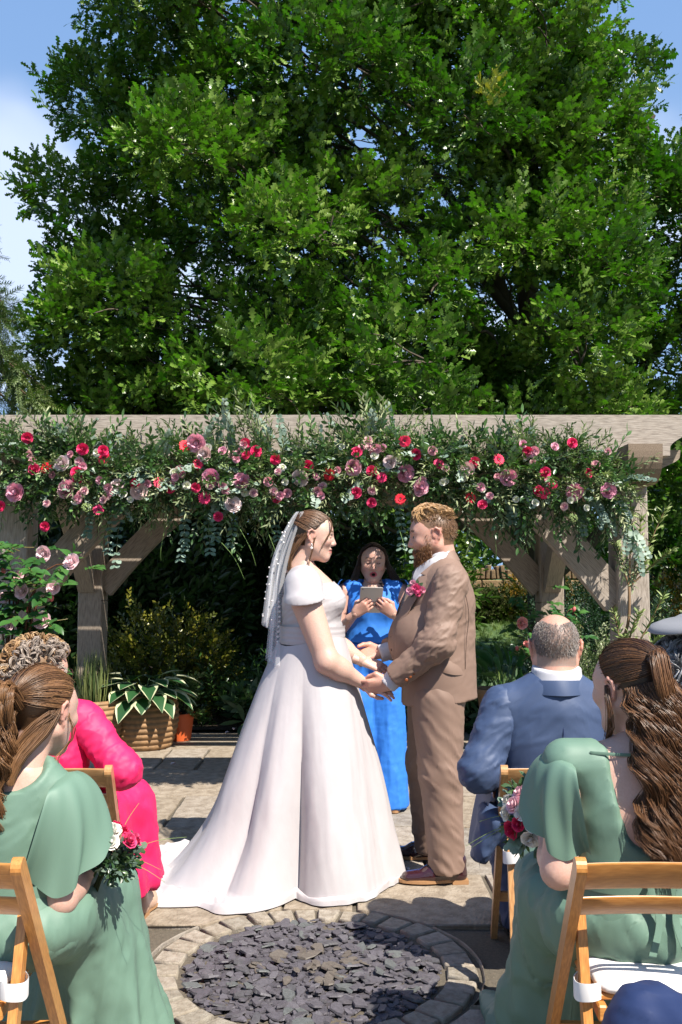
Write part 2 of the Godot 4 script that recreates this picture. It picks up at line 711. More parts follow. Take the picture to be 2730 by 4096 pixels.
	mat("button_dark", Color(0.035, 0.015, 0.012), 0.25)
	mat("shoe_leather", Color(0.028, 0.007, 0.009), 0.16, {"clearcoat": 0.6, "clearcoat_roughness": 0.15})
	mat("shoe_sole", Color(0.32, 0.17, 0.075), 0.6)
	mat("shoe_beige", Color(0.42, 0.27, 0.19), 0.45)
	mat("shoe_black", Color(0.01, 0.01, 0.012), 0.3)
	mat("tablet_metal", Color(0.55, 0.52, 0.50), 0.35, {"metallic": 0.6})
	mat("tablet_mark", Color(0.80, 0.83, 0.88), 0.12, {"metallic": 0.3})
	mat("dark_glass", Color(0.01, 0.01, 0.012), 0.08)
	mat("gold", Color(0.75, 0.5, 0.22), 0.25, {"metallic": 1.0})
	mat("hat_straw", Color(0.20, 0.205, 0.22), 0.75)
	mat("painted", Color.WHITE, 0.7, vc)


func leaf_mat(called: String, rough: float, back := Color(0.45, 0.62, 0.2)) -> void:
	mat(called, Color.WHITE, rough, {"vertex_color_use_as_albedo": true, "backlight": back, "metallic_specular": 0.5})


# ---------------------------------------------------------------- ground
func ground() -> void:
	var a := Acc.new()
	var hgt := func(x: float, z: float) -> float:
		var d := -z
		return -0.03 + 0.6 * smoothstep(9.5, 24.0, d) + 1.2 * smoothstep(24.0, 200.0, d) + (0.02 * fold.get_noise_2d(x * 0.6, z * 0.6) if d > 9.0 else 0.0)
	var xs := [-260.0, -120.0, -60.0, -30.0]
	for k in 41:
		xs.append(-20.0 + k)
	xs.append_array([30.0, 60.0, 120.0, 260.0])
	var zs := [260.0, 60.0, 10.0, 0.0, -4.0, -8.0]
	for k in 24:
		zs.append(-9.0 - k)
	zs.append_array([-36.0, -42.0, -50.0, -70.0, -120.0, -200.0, -350.0])
	for z in zs:
		for x in xs:
			a.vert(Vector3(x, hgt.call(x, z), z))
	var w := xs.size()
	for j in zs.size() - 1:
		for k in w - 1:
			var q := j * w + k
			a.quad(q, q + 1, q + w + 1, q + w)
	a.smooth()
	put("lawn_ground", a.commit(), M.lawn, self).set_meta("kind", "structure")
	# the planted bed between the patio and the lawn
	var b := Acc.new()
	b.sheet(40, 6, func(u, v):
		var x := lerpf(-8.0, 8.0, u)
		var z := lerpf(-8.72, -9.9 - 0.3 * sin(x * 1.3), v)
		return Vector3(x, 0.02 + 0.06 * sin(v * PI) + 0.02 * fold.get_noise_2d(x * 5, z * 5), z))
	put("planted_bed_soil", b.commit(), M.earth, self).set_meta("kind", "structure")


func slab_mesh(poly: PackedVector2Array, top: float, thick: float, bev: float) -> ArrayMesh:  # outline in x, z
	var pts := PackedVector2Array()
	for k in poly.size():
		var p := poly[k]
		var q := poly[(k + 1) % poly.size()]
		var cnt := maxi(1, int(p.distance_to(q) / 0.11))
		for s in cnt:
			var e := p.lerp(q, float(s) / cnt)
			pts.append(e + Vector2(fold.get_noise_2d(e.x * 31, e.y * 31), fold.get_noise_2d(e.y * 31 + 50, e.x * 31)) * minf(0.006, bev))
	if Geometry2D.is_polygon_clockwise(pts):
		pts.reverse()
	var n := pts.size()
	var a := Acc.new()
	var inner := PackedVector2Array()
	for k in n:
		var d1 := (pts[k] - pts[(k + n - 1) % n]).normalized()
		var d2 := (pts[(k + 1) % n] - pts[k]).normalized()
		var nr := Vector2(-d1.y - d2.y, d1.x + d2.x)
		inner.append(pts[k] + nr.normalized() * bev)
	var ids := Geometry2D.triangulate_polygon(inner)
	for p in inner:
		a.vert(Vector3(p.x, top + 0.0015 * fold.get_noise_2d(p.x * 9, p.y * 9), p.y), Color.WHITE, Vector2.ZERO, Vector3.UP)
	for k in range(0, ids.size(), 3):
		var cr := (inner[ids[k + 1]] - inner[ids[k]]).cross(inner[ids[k + 2]] - inner[ids[k]])
		if cr > 0:
			a.tri(ids[k], ids[k + 2], ids[k + 1])
		else:
			a.tri(ids[k], ids[k + 1], ids[k + 2])
	var fv := a.v.size()
	var fi := a.i.size()
	for q in [[inner, top], [pts, top - bev * 0.8], [pts, top - thick]]:
		for p in q[0]:
			a.vert(Vector3(p.x, q[1], p.y))
	for r in 2:
		for k in n:
			var u := fv + r * n + k
			var w := fv + r * n + (k + 1) % n
			a.quad(u, w, w + n, u + n)
	a.smooth(fv, fi)
	return a.commit()


const RING := Vector2(-0.105, -3.52)


func patio() -> void:
	var root := tag(Node3D.new(), "", "", "", "structure")
	root.name = "patio"
	add_child(root)
	var bed := Acc.new()
	bed.flat([Vector3(-4.6, -0.014, 3), Vector3(4.6, -0.014, 3), Vector3(4.6, -0.014, -8.8), Vector3(-4.6, -0.014, -8.8)])
	put("joint_bed", bed.commit(), M.mortar, root)
	var rows := [-8.78, -8.4, -7.91, -7.455, -7.07, -6.215, -5.453, -4.6, -3.93, -3.2, -2.55, -1.75, -0.95, 0.0, 1.0, 2.0, 3.0]
	var known := {1: [-1.75, -0.8, 0.2, 0.9], 2: [-1.4, -1.09, -0.55, -0.1, 0.3, 0.56, 1.1], 3: [-1.39, -1.08, -0.45, 0.1, 0.565, 1.0], 4: [-1.7, -0.7, 0.12, 0.95], 5: [-1.02, -0.3, 0.56, 0.88], 6: [-1.3, -0.55, 0.415, 1.05], 7: [-0.855, -0.25, 0.065, 0.68], 8: [-1.25, -0.35, 0.3, 0.95], 9: [-1.0, 0.75], 10: [-1.25, -0.1, 0.62]}
	var circle := PackedVector2Array()
	for k in 72:
		circle.append(RING + Vector2.from_angle(k * TAU / 72) * 0.618)
	for r in rows.size() - 1:
		var xs := [-4.55]
		var inner: Array = known.get(r, [])
		var stop: float = inner[0] - 0.5 if inner.size() else 4.2
		while xs[-1] < stop - 0.3:
			xs.append(xs[-1] + rf(0.45, 0.95))
		if inner.size():
			if inner[0] - xs[-1] < 0.3:
				xs.pop_back()
			xs.append_array(inner)
			while xs[-1] < 3.9:
				xs.append(xs[-1] + rf(0.45, 0.95))
		xs.append(4.55)
		for k in xs.size() - 1:
			var g := 0.0085
			var sl := rf(-0.012, 0.012)
			var quad := PackedVector2Array([Vector2(xs[k] + g, rows[r] + g), Vector2(xs[k + 1] - g, rows[r] + g), Vector2(xs[k + 1] - g + sl, rows[r + 1] - g), Vector2(xs[k] + g + sl, rows[r + 1] - g)])
			for poly in Geometry2D.clip_polygons(quad, circle):
				if poly.size() >= 3 and not Geometry2D.is_polygon_clockwise(poly):
					var area := 0.0
					for e in poly.size():
						area += poly[e].cross(poly[(e + 1) % poly.size()])
					if absf(area) > 0.02:
						put("slab", slab_mesh(poly, rf(-0.003, 0.003), 0.05, 0.007), M["stone_%d" % rng.randi_range(0, 5)], root)
	var an := 0.0
	while an < TAU - 0.1:
		var wd := rf(0.16, 0.215)
		if TAU - an < 0.36:
			wd = (TAU - an) if TAU - an < 0.22 else (TAU - an) * 0.5
		var g := 0.011
		var r0 := rf(0.483, 0.492)
		var r1 := rf(0.592, 0.606)
		var po := PackedVector2Array()
		for q in [[r0, an + g * 1.2], [r0, an + wd - g * 1.2], [r1, an + wd - g * 0.8], [r1, an + g * 0.8]]:
			po.append(RING + Vector2.from_angle(q[1] + rf(-0.008, 0.008)) * q[0])
		put("sett", slab_mesh(po, rf(0.0, 0.007), 0.06, 0.009), M["sett_%d" % rng.randi_range(0, 2)], root)
		an += wd


func chip_mesh(sd: int) -> Acc:
	var a := Acc.new()
	var n := 6 + sd % 3
	var th := 0.07 + 0.035 * (sd % 3)
	var top := []
	var low := []
	for k in n:
		var an := TAU * k / n + rf(-0.25, 0.25)
		var r := rf(0.6, 1.05)
		var p := Vector3(cos(an) * r, 0, sin(an) * r * rf(0.55, 0.7))
		top.append(p * 0.9 + Vector3(0, th + 0.06 * cos(an + sd), 0))
		low.append(p + Vector3(0, -th * 0.4, 0))
	var ct := top.duplicate()
	ct.reverse()
	a.flat(ct)
	for k in n:
		var m := (k + 1) % n
		a.flat([low[k], top[k], top[m], low[m]])
	return a


func slate_circle() -> void:
	var root := tag(Node3D.new(), "", "", "", "structure")
	root.name = "slate_gravel_bed"
	root.position = Vector3(RING.x, 0, RING.y)
	add_child(root)
	var base := Acc.new()
	base.sheet(40, 6, func(u, w):
		var r: float = 0.484 * (1.0 - w)
		return Vector3(cos(-u * TAU) * r, -0.03 + 0.008 * w, sin(-u * TAU) * r))
	put("gravel_base", base.commit(), M.slate_2, root)
	var shapes := []
	for k in 8:
		shapes.append(chip_mesh(k).commit())
	var small := []
	var tints := []
	var big := 0
	for layer in 3:
		for k in [1500, 950, 300][layer]:
			var r := 0.468 * sqrt(rng.randf())
			var an := rf(0, TAU)
			var s := rf(0.018, 0.034) if layer < 2 else rf(0.018, 0.046)
			r = minf(r, 0.475 - s * 0.8)
			var b := Basis(Vector3.UP, rf(0, TAU)).scaled(Vector3.ONE * s)
			b = Basis(Vector3(rf(-1, 1), 0, rf(-1, 1)).normalized(), rf(0.0, [0.22, 0.3, 0.34][layer])) * b
			var y: float = [-0.024, -0.014, -0.003][layer] + rf(0, 0.008) + 0.012 * (1.0 - r / 0.47)
			var xf := Transform3D(b, Vector3(cos(an) * r, y, sin(an) * r))
			if layer == 2:
				put("slate_chip", shapes[k % 8], M["slate_%d" % ([0, 1, 0, 2, 1, 0, 3, 0][rng.randi_range(0, 7)] if r > 0.14 + rf(-0.06, 0.1) else 4)], root, xf)
			else:
				small.append(xf)
				tints.append(Color.WHITE * rf(0.8, 1.3))
	M.slate_0.vertex_color_use_as_albedo = true
	many("slate_gravel", shapes[2], M.slate_0, root, small, tints)


# ---------------------------------------------------------------- pergola
func beam(root: Node3D, called: String, a: Vector3, b: Vector3, w: float, h: float, m: Material) -> MeshInstance3D:  # a box from a to b along its own x
	var acc := Acc.new()
	var l := a.distance_to(b)
	acc.box(Vector3(0, -h / 2, -w / 2), Vector3(l, h / 2, w / 2), 0.008)
	var d := (b - a).normalized()
	var z := d.cross(Vector3.UP if absf(d.y) < 0.95 else Vector3.FORWARD).normalized()
	return put(called, acc.commit(), m, root, Transform3D(Basis(d, z.cross(d), z), a))


func ogee_beam(root: Node3D, called: String, x0: float, x1: float, y0: float, y1: float, z0: float, z1: float, m: Material) -> MeshInstance3D:
	var p := PackedVector2Array()
	var hh := y1 - y0
	for side in 2:
		var pts := []
		for k in 13:
			var t := k / 12.0
			pts.append(Vector2(0.2 * (1.0 - t) * 0.0 + (0.19 * (0.5 - 0.5 * cos(PI * t))), hh * (0.18 + 0.62 * t)))
		var row := [Vector2(0, 0)]
		row.append_array(pts)
		row.append(Vector2(0.195, hh))
		if side == 0:
			for q in row:
				p.append(Vector2(x1 - 0.19 + q.x, y0 + q.y))
		else:
			row.reverse()
			for q in row:
				p.append(Vector2(x0 + 0.19 - q.x, y0 + q.y))
	var a := Acc.new()
	a.prism(p, z0, z1)
	return put(called, a.commit(), m, root)


func brace(root: Node3D, foot: Vector3, head: Vector3, w: float, thick: float, m: Material) -> void:  # a knee brace, its lower edge a little curved
	var l := foot.distance_to(head)
	var p := PackedVector2Array()
	for k in 11:
		var t := k / 10.0
		p.append(Vector2(l * t, -w / 2 + 0.03 * sin(PI * t)))
	for k in 11:
		var t := 1.0 - k / 10.0
		p.append(Vector2(l * t, w / 2 + 0.02 * sin(PI * t)))
	var a := Acc.new()
	a.prism(p, -thick / 2, thick / 2)
	var d := (head - foot).normalized()
	var z := d.cross(Vector3.UP).normalized()
	put("brace", a.commit(), m, root, Transform3D(Basis(d, z.cross(d), z), foot))


func pergola() -> void:
	var t := thing("pergola", "weathered oak pergola with curved braces behind the couple", "pergola", Vector3(-0.12, 0, -7.0))
	var o := -t.position
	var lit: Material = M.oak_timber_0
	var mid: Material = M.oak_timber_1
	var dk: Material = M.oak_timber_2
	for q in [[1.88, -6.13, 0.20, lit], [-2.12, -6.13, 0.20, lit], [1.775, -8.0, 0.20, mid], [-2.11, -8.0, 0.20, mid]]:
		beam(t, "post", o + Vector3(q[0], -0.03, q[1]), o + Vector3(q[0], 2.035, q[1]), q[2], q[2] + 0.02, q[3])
	for z in [-6.135, -8.0]:
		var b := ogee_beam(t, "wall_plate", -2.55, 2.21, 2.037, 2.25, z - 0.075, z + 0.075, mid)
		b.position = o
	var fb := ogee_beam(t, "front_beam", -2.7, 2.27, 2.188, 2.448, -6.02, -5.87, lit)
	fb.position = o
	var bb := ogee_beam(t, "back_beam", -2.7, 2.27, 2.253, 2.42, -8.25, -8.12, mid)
	bb.position = o
	for x in [1.86, -2.13]:  # tie beams with shaped ends that face the camera
		var p := PackedVector2Array([Vector2(-8.45, 2.235), Vector2(-8.45, 2.12), Vector2(-8.3, 2.0), Vector2(-5.87, 2.0)])
		for k in 9:
			var s := k / 8.0
			p.append(Vector2(-5.83 + 0.16 * sin(s * PI / 2), 2.0 + 0.19 * (1.0 - cos(s * PI / 2))))
		p.append(Vector2(-5.67, 2.235))
		var a := Acc.new()
		a.prism(p, -0.105, 0.105)
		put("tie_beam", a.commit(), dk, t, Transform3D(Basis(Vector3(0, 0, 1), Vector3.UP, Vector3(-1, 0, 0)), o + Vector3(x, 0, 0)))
	for z in [-6.78, -7.02, -7.22, -7.42, -7.62, -7.82, -8.42, -8.62]:
		beam(t, "purlin", o + Vector3(-2.6, 2.31, z), o + Vector3(2.2, 2.31, z), 0.11, 0.15, mid)
	brace(t, o + Vector3(1.80, 1.27, -6.13), o + Vector3(1.03, 2.10, -6.13), 0.20, 0.095, lit)
	brace(t, o + Vector3(-2.04, 1.27, -6.13), o + Vector3(-1.27, 2.10, -6.13), 0.20, 0.095, mid)
	brace(t, o + Vector3(1.70, 1.34, -8.0), o + Vector3(0.94, 2.12, -8.0), 0.20, 0.095, mid)
	brace(t, o + Vector3(-2.03, 1.34, -8.0), o + Vector3(-1.27, 2.12, -8.0), 0.20, 0.095, mid)
	for x in [1.775, -2.14]:
		brace(t, o + Vector3(x, 1.36, -7.93), o + Vector3(x, 2.06, -7.2), 0.17, 0.13, mid)
	# the tie wires round the back posts
	for x in [1.775, -2.11]:
		var a := Acc.new()
		var pts := []
		for q in [[-1, 1], [1, 1], [1, -1], [-1, -1], [-1, 1]]:
			pts.append(o + Vector3(x + q[0] * 0.113, 1.22 + 0.01 * q[0], -8.0 + q[1] * 0.106))
		for k in 4:
			a.tube([pts[k], pts[k + 1]], 0.003, 0.003, 4)
		put("tie_wire", a.commit(), M.button_dark, t)


func stone_wall() -> void:
	var t := thing("stone_wall", "low golden dry stone wall with upright coping stones beyond the lawn", "wall", Vector3(4.0, 0.45, -22.0))
	for row in 5:
		var x := -6.0 + rf(0, 0.3)
		while x < 9.0:
			var w := rf(0.3, 0.65)
			var a := Acc.new()
			a.box(Vector3(x, row * 0.19, -0.2 + rf(-0.02, 0.02)), Vector3(x + w - 0.02, row * 0.19 + 0.175, 0.2 + rf(-0.03, 0.03)), 0.02)
			put("stone", a.commit(), M["gold_stone_%d" % rng.randi_range(0, 1)], t)
			x += w
	var x2 := -6.0
	while x2 < 9.0:
		var w := rf(0.09, 0.2)
		var a := Acc.new()
		a.box(Vector3(-w / 2 + 0.012, 0, -0.19), Vector3(w / 2 - 0.012, rf(0.2, 0.34), 0.19 + rf(-0.03, 0.05)), 0.025)
		put("coping_stone", a.commit(), M["gold_stone_%d" % rng.randi_range(0, 1)], t, Transform3D(Basis(Vector3.BACK, rf(-0.15, 0.15)), Vector3(x2 + w / 2, 0.955, 0)))
		x2 += w


# ---------------------------------------------------------------- leaves
func leaf(a: Acc, at: Vector3, dir: Vector3, up: Vector3, length: float, width: float, col: Color, shape := "oval", droop := 0.15, cup := 0.12, edge := Color(-1, 0, 0)) -> void:
	var b := look(dir, up)
	var sh: Array
	match shape:
		"oak":
			sh = [0.06, 0.5, 0.2, 0.82, 0.3, 1.0, 0.42, 0.8, 0.0]
		"narrow":
			sh = [0.1, 0.8, 1.0, 0.7, 0.0]
		"round":
			sh = [0.15, 0.75, 0.97, 1.0, 0.85, 0.0]
		"heart":
			sh = [0.2, 0.85, 1.0, 0.93, 0.72, 0.4, 0.0]
		_:
			sh = [0.08, 0.66, 1.0, 0.82, 0.0]
	var n := sh.size() - 1
	var fv := a.v.size()
	var fi := a.i.size()
	for k in n + 1:
		var t := float(k) / n
		var c := at + b * Vector3(0, -droop * length * t * t, length * t)
		var w: float = sh[k] * width * 0.5
		var lift := Vector3(0, w * cup * 2.0, 0)
		if edge.r < 0:
			a.vert(c + b * (Vector3(w, 0, 0) + lift), col)
			a.vert(c, col)
			a.vert(c + b * (Vector3(-w, 0, 0) + lift), col)
		else:
			var we := w * (0.68 + 0.1 * sin(k * 2.4))
			var le := lift * 0.6
			a.vert(c + b * (Vector3(w, 0, 0) + lift), edge)
			a.vert(c + b * (Vector3(we + 0.003, 0, 0) + le), edge)
			a.vert(c + b * (Vector3(we, 0, 0) + le), col)
			a.vert(c, col)
			a.vert(c + b * (Vector3(-we, 0, 0) + le), col)
			a.vert(c + b * (Vector3(-we - 0.003, 0, 0) + le), edge)
			a.vert(c + b * (Vector3(-w, 0, 0) + lift), edge)
	var cols := 3 if edge.r < 0 else 7
	for k in n:
		for s in cols - 1:
			var q := fv + k * cols + s
			a.quad(q, q + cols, q + cols + 1, q + 1)
	a.smooth(fv, fi)


func spray(count: int, length: float, lw: Vector2, shape: String, col: Color, spread := 0.9, droop := 0.1) -> ArrayMesh:  # a twig along z with leaves round it
	var a := Acc.new()
	var path := []
	for k in 5:
		path.append(Vector3(0.04 * length * sin(k * 1.3), -droop * length * k * k / 16.0, length * k / 4.0))
	a.tube(path, 0.012 * length + 0.001, 0.0012, 3, Color(0.12, 0.10, 0.05))
	for k in count:
		var t := (k + 0.6) / count
		var p := Vector3(0.04 * length * sin(t * 5.2), -droop * length * t * t, length * t)
		var an := k * 2.4 + rf(-0.4, 0.4)
		var d := Vector3(cos(an) * spread, sin(an) * spread * 0.7, 0.35 + t * 0.8)
		var up := Vector3(rf(-0.5, 0.5), 1, rf(-0.7, 0.3))
		leaf(a, p, d, up, lw.x * rf(0.75, 1.15), lw.y * rf(0.8, 1.1), col * rf(0.62, 1.42), shape, rf(0.0, 0.3), rf(0.02, 0.25))
	return a.commit()


func aim(p: Vector3, d: Vector3, s: float, roll := 0.0) -> Transform3D:
	return Transform3D((look(d) * Basis(Vector3.BACK, roll)).scaled(Vector3.ONE * s), p)


# ---------------------------------------------------------------- trees
func limb(a: Acc, from: Vector3, to: Vector3, r0: float, r1: float, wob: float, sides := 6) -> Array:
	var pts := [from]
	for k in range(1, 4):
		pts.append(from.lerp(to, k / 4.0) + rv(wob) + Vector3(0, wob * 0.7, 0))
	pts.append(to)
	var p := spline(pts, 9)
	a.tube(p, r0, r1, sides, Color(0.9, 0.9, 0.9))
	return p


func crown(root: Node3D, clumps: Array, sprays: Array, per: int, m: Material, base: Color, hi: Color, bark: Acc, trunk_at: Array, scale := 1.0) -> void:
	var places := [[], [], []]
	var tints := [[], [], []]
	for c in clumps:
		var ce: Vector3 = c[0]
		var r: Vector3 = c[1]
		if bark and trunk_at.size():
			var near: Vector3 = trunk_at[0]
			for q in trunk_at:
				if absf(q.y - ce.y + 0.9) < absf(near.y - ce.y + 0.9):
					near = q
			var lp := limb(bark, near.lerp(ce, 0.45) + rv(0.25), ce, 0.026, 0.008, 0.16, 5)
			for e in 3:
				limb(bark, lp[6 + e], ce + rv() * r * 0.85, 0.016, 0.005, 0.06, 4)
		var tone: float = rf(0.0, 1.0)
		for k in per:
			var d := rv().normalized()
			d.y = d.y * 0.85 + 0.12
			var rad := pow(rng.randf(), 0.33)
			var p := ce + d * r * rad * (1.0 + 0.3 * fold.get_noise_3dv(d * 2.2 + ce))
			var out := (d + Vector3(0, 0.45, 0.15) + rv(0.55)).normalized()
			var v := k % 3
			places[v].append(aim(p, out, rf(0.8, 1.25) * scale, rf(-0.6, 0.6)))
			var f := clampf(tone * 0.5 + rf(-0.1, 0.45), 0, 1)
			tints[v].append(base.lerp(hi, f))
	for v in 3:
		many("crown" if v == 0 else "crown_%03d" % v, sprays[v % sprays.size()], m, root, places[v], tints[v])


func oaks() -> void:
	var white := Color(1, 1, 1)
	var sp := []
	for k in 3:
		sp.append(spray(10 + k, 0.24, Vector2(0.108, 0.072), "oak", white, 1.05))
	var lo := Color(0.052, 0.128, 0.016)
	var hi := Color(0.225, 0.335, 0.055)
	# the great oak
	var t := thing("oak_tree", "large spreading green oak tree towering over the pergola", "tree", Vector3(2.85, 0.1, -12.9))
	var o := -t.position
	var bark := Acc.new()
	var tr := spline([Vector3(0, -0.3, 0), Vector3(-0.05, 1.6, 0.05), Vector3(-0.25, 3.4, 0.35), Vector3(-0.35, 5.0, 0.7), Vector3(-0.7, 7.0, 0.8), Vector3(-0.8, 9.0, 0.8)], 24)
	bark.tube(tr, 0.30, 0.05, 9, white)
	for q in [[5, Vector3(-4.5, 4.4, 1.5), 0.13], [7, Vector3(2.2, 5.2, 0.8), 0.12], [9, Vector3(-3.3, 6.2, 1.3), 0.11], [12, Vector3(-2.5, 8.4, 0.8), 0.09], [11, Vector3(1.4, 7.6, 0.6), 0.1], [4, Vector3(1.8, 3.3, 1.6), 0.1], [5, Vector3(-5.8, 3.4, 0.9), 0.1], [13, Vector3(-4.0, 7.8, 0.6), 0.08]]:
		limb(bark, tr[q[0]], q[1], q[2], 0.03, 0.18, 7)
	var clumps := []
	# clumps that make the outline of the crown, then the mass between them
	for q in [[-3.15, 7.35, 0.55], [-2.75, 7.15, 0.6], [-3.4, 6.1, 0.5], [-3.2, 5.2, 0.55], [-3.3, 4.4, 0.5], [-3.45, 3.7, 0.5], [-2.2, 7.6, 0.6], [-1.9, 8.3, 0.7], [-3.35, 3.0, 0.45], [3.3, 7.4, 0.55], [3.15, 6.8, 0.5], [2.9, 7.9, 0.6], [-2.4, 6.4, 0.6], [-2.5, 5.6, 0.5], [-2.75, 2.75, 0.5]]:
		clumps.append([o + Vector3(q[0], q[1], -11.3 + rf(-0.5, 0.5)), Vector3(q[2], q[2] * 0.85, q[2])])
	for q in [[1.1, 6.2, 0.7], [1.7, 6.9, 0.7], [2.3, 6.3, 0.7], [2.7, 5.5, 0.65], [1.5, 7.6, 0.7], [2.4, 7.4, 0.7], [0.9, 7.9, 0.7], [2.9, 4.8, 0.6], [1.6, 5.3, 0.6], [2.2, 8.2, 0.7], [2.6, 4.0, 0.6], [2.9, 3.2, 0.6], [2.0, 3.0, 0.6], [1.4, 8.6, 0.8]]:
		clumps.append([o + Vector3(q[0], q[1], -10.9 + rf(-0.4, 0.9)), Vector3(q[2], q[2] * 0.8, q[2])])
	for k in 36:
		var r := rf(0.6, 0.8)
		clumps.append([o + Vector3(-3.1 + 6.4 * fmod(k * 0.618, 1.0), 2.4 + 6.0 * (k + 0.5) / 36.0, -13.2 + rf(-0.5, 0.5)), Vector3(r, r * 0.8, r * 0.7)])
	for k in 26:
		var r := rf(0.45, 0.6)
		clumps.append([o + Vector3(-3.3 + 6.4 * (k + 0.5) / 26.0, 2.5 + 1.5 * fmod(k * 0.618, 1.0), -11.3 + rf(-0.7, 0.7)), Vector3(r, r * 0.75, r)])
	for k in 76:
		var y := 2.5 + 6.6 * (k + 0.5) / 76.0
		var wid := 3.1 - 0.5 * absf(y - 5.0) / 3.0
		var x := rf(-wid, wid)
		var z := -11.2 + 1.9 * sqrt(maxf(0.0, 1.0 - pow(x / 3.9, 2.0))) * rf(-0.35, 1.0)
		var r := rf(0.5, 0.85)
		if Vector2(x + 2.1, y - 5.0).length() < 0.55:  # the gap where the sky shows
			continue
		clumps.append([o + Vector3(x, y, z), Vector3(r, r * 0.75, r)])
	crown(t, clumps, sp, 88, M.leaf, lo, hi, bark, tr)
	put("trunk", bark.commit(), M.bark, t)
	# a sprig of yellowing leaves high on the right
	var ye := []
	for k in 5:
		ye.append(aim(o + Vector3(1.55, 6.35, -9.2) + rv(0.16) * Vector3(0.7, 1.4, 1), Vector3(0.1, 1, 0.4) + rv(0.6), 0.9))
	many("yellow_sprig", sp[0], mat("yellow_leaf", Color(0.24, 0.27, 0.03), 0.45, {"backlight": Color(0.5, 0.5, 0.1)}), t, ye)
	# the second oak at the right edge
	var t2 := thing("oak_tree", "second green oak at the right edge, its crown touching the large oak", "tree", Vector3(6.4, 0.1, -13.2))
	var o2 := -t2.position
	var bark2 := Acc.new()
	var tr2 := spline([Vector3(0, -0.3, 0), Vector3(-0.1, 2.5, 0), Vector3(0.1, 5.0, 0.1), Vector3(0, 7.2, 0)], 16)
	bark2.tube(tr2, 0.24, 0.05, 8, white)
	clumps = []
	for q in [[4.55, 6.9, 0.6], [5.2, 7.3, 0.7], [4.0, 6.35, 0.5], [3.9, 5.4, 0.6], [4.7, 5.9, 0.7], [5.4, 6.3, 0.8], [3.6, 4.5, 0.6], [4.4, 4.6, 0.7], [5.2, 5.0, 0.8], [3.8, 3.5, 0.6], [4.6, 3.5, 0.7], [5.4, 3.8, 0.8], [3.6, 2.7, 0.5], [4.4, 2.5, 0.6], [5.2, 2.6, 0.7], [6.4, 6.0, 1.0], [6.6, 4.4, 1.0], [6.5, 7.6, 0.9], [7.4, 5.4, 1.0]]:
		clumps.append([o2 + Vector3(q[0], q[1], -12.1 + rf(-0.6, 0.6)), Vector3(q[2], q[2] * 0.8, q[2])])
	crown(t2, clumps, sp, 150, M.leaf, lo, hi * 1.05, bark2, tr2)
	put("trunk", bark2.commit(), M.bark, t2)
	larch()


func larch() -> void:
	var t := thing("larch_tree", "feathery larch with drooping branches at the left edge", "tree", Vector3(-5.9, 0.1, -11.4))
	var o := -t.position
	var a := Acc.new()
	a.tube(spline([Vector3(0, -0.2, 0), Vector3(0.05, 3, 0), Vector3(0, 6, 0), Vector3(0.05, 9, 0)], 12), 0.17, 0.03, 7, Color(0.9, 0.8, 0.7))
	# a tuft: needles all round a short twig
	var n := Acc.new()
	n.tube([Vector3.ZERO, Vector3(0, 0, 0.2)], 0.004, 0.002, 3, Color(0.5, 0.35, 0.2))
	for k in 46:
		var z := 0.2 * k / 46.0
		var an := k * 2.4
		leaf(n, Vector3(0, 0, z), Vector3(cos(an), sin(an), 0.9), Vector3.UP, rf(0.04, 0.06), 0.009, Color.WHITE, "narrow", 0.0, 0.0)
	var places := []
	var tints := []
	for q in [[5.55, -3.75, 0.55], [4.75, -3.3, 0.75], [4.35, -3.5, 0.6], [3.95, -3.0, 0.5], [3.6, -3.15, 0.6], [3.3, -3.25, 0.5], [2.85, -3.3, 0.6], [2.45, -3.35, 0.6], [5.0, -3.7, 0.5], [6.4, -4.3, 0.5], [4.1, -3.2, 0.6], [5.3, -3.55, 0.5], [4.5, -3.25, 0.5], [3.8, -3.05, 0.5]]:
		var tip := o + Vector3(q[1] - 0.12, q[0] - 0.55, -9.6 + rf(-0.5, 0.5))
		var p := spline([Vector3(0, q[0] + 0.3 + o.y, 0), Vector3(0, q[0] + 0.35 + o.y, 0).lerp(tip, 0.5) + Vector3(0, 0.5, 0), tip], 16)
		a.tube(p, 0.035, 0.006, 4, Color(0.9, 0.7, 0.5))
		for k in range(5, 17):
			for e in 5:
				var d := Vector3(rf(-0.6, 1.0), rf(-1.1, 0.25), rf(-0.8, 0.8))
				var at: Vector3 = p[k] + rv(0.03)
				for w in (2 if e % 2 == 0 else 3):
					places.append(aim(at, d + rv(0.15), rf(0.8, 1.2)))
					tints.append(Color(0.05, 0.10, 0.035).lerp(Color(0.14, 0.19, 0.05), clampf(0.35 + (4.2 - absf(q[0] - 3.9) * 1.2 - 3.0) * 0.3 + rf(-0.3, 0.3), 0, 1)))
					at += d.normalized() * 0.13 + Vector3(0, -0.05, 0)
	put("trunk", a.commit(), M.bark, t)
	many("needles", n.commit(), M.dull_leaf, t, places, tints)


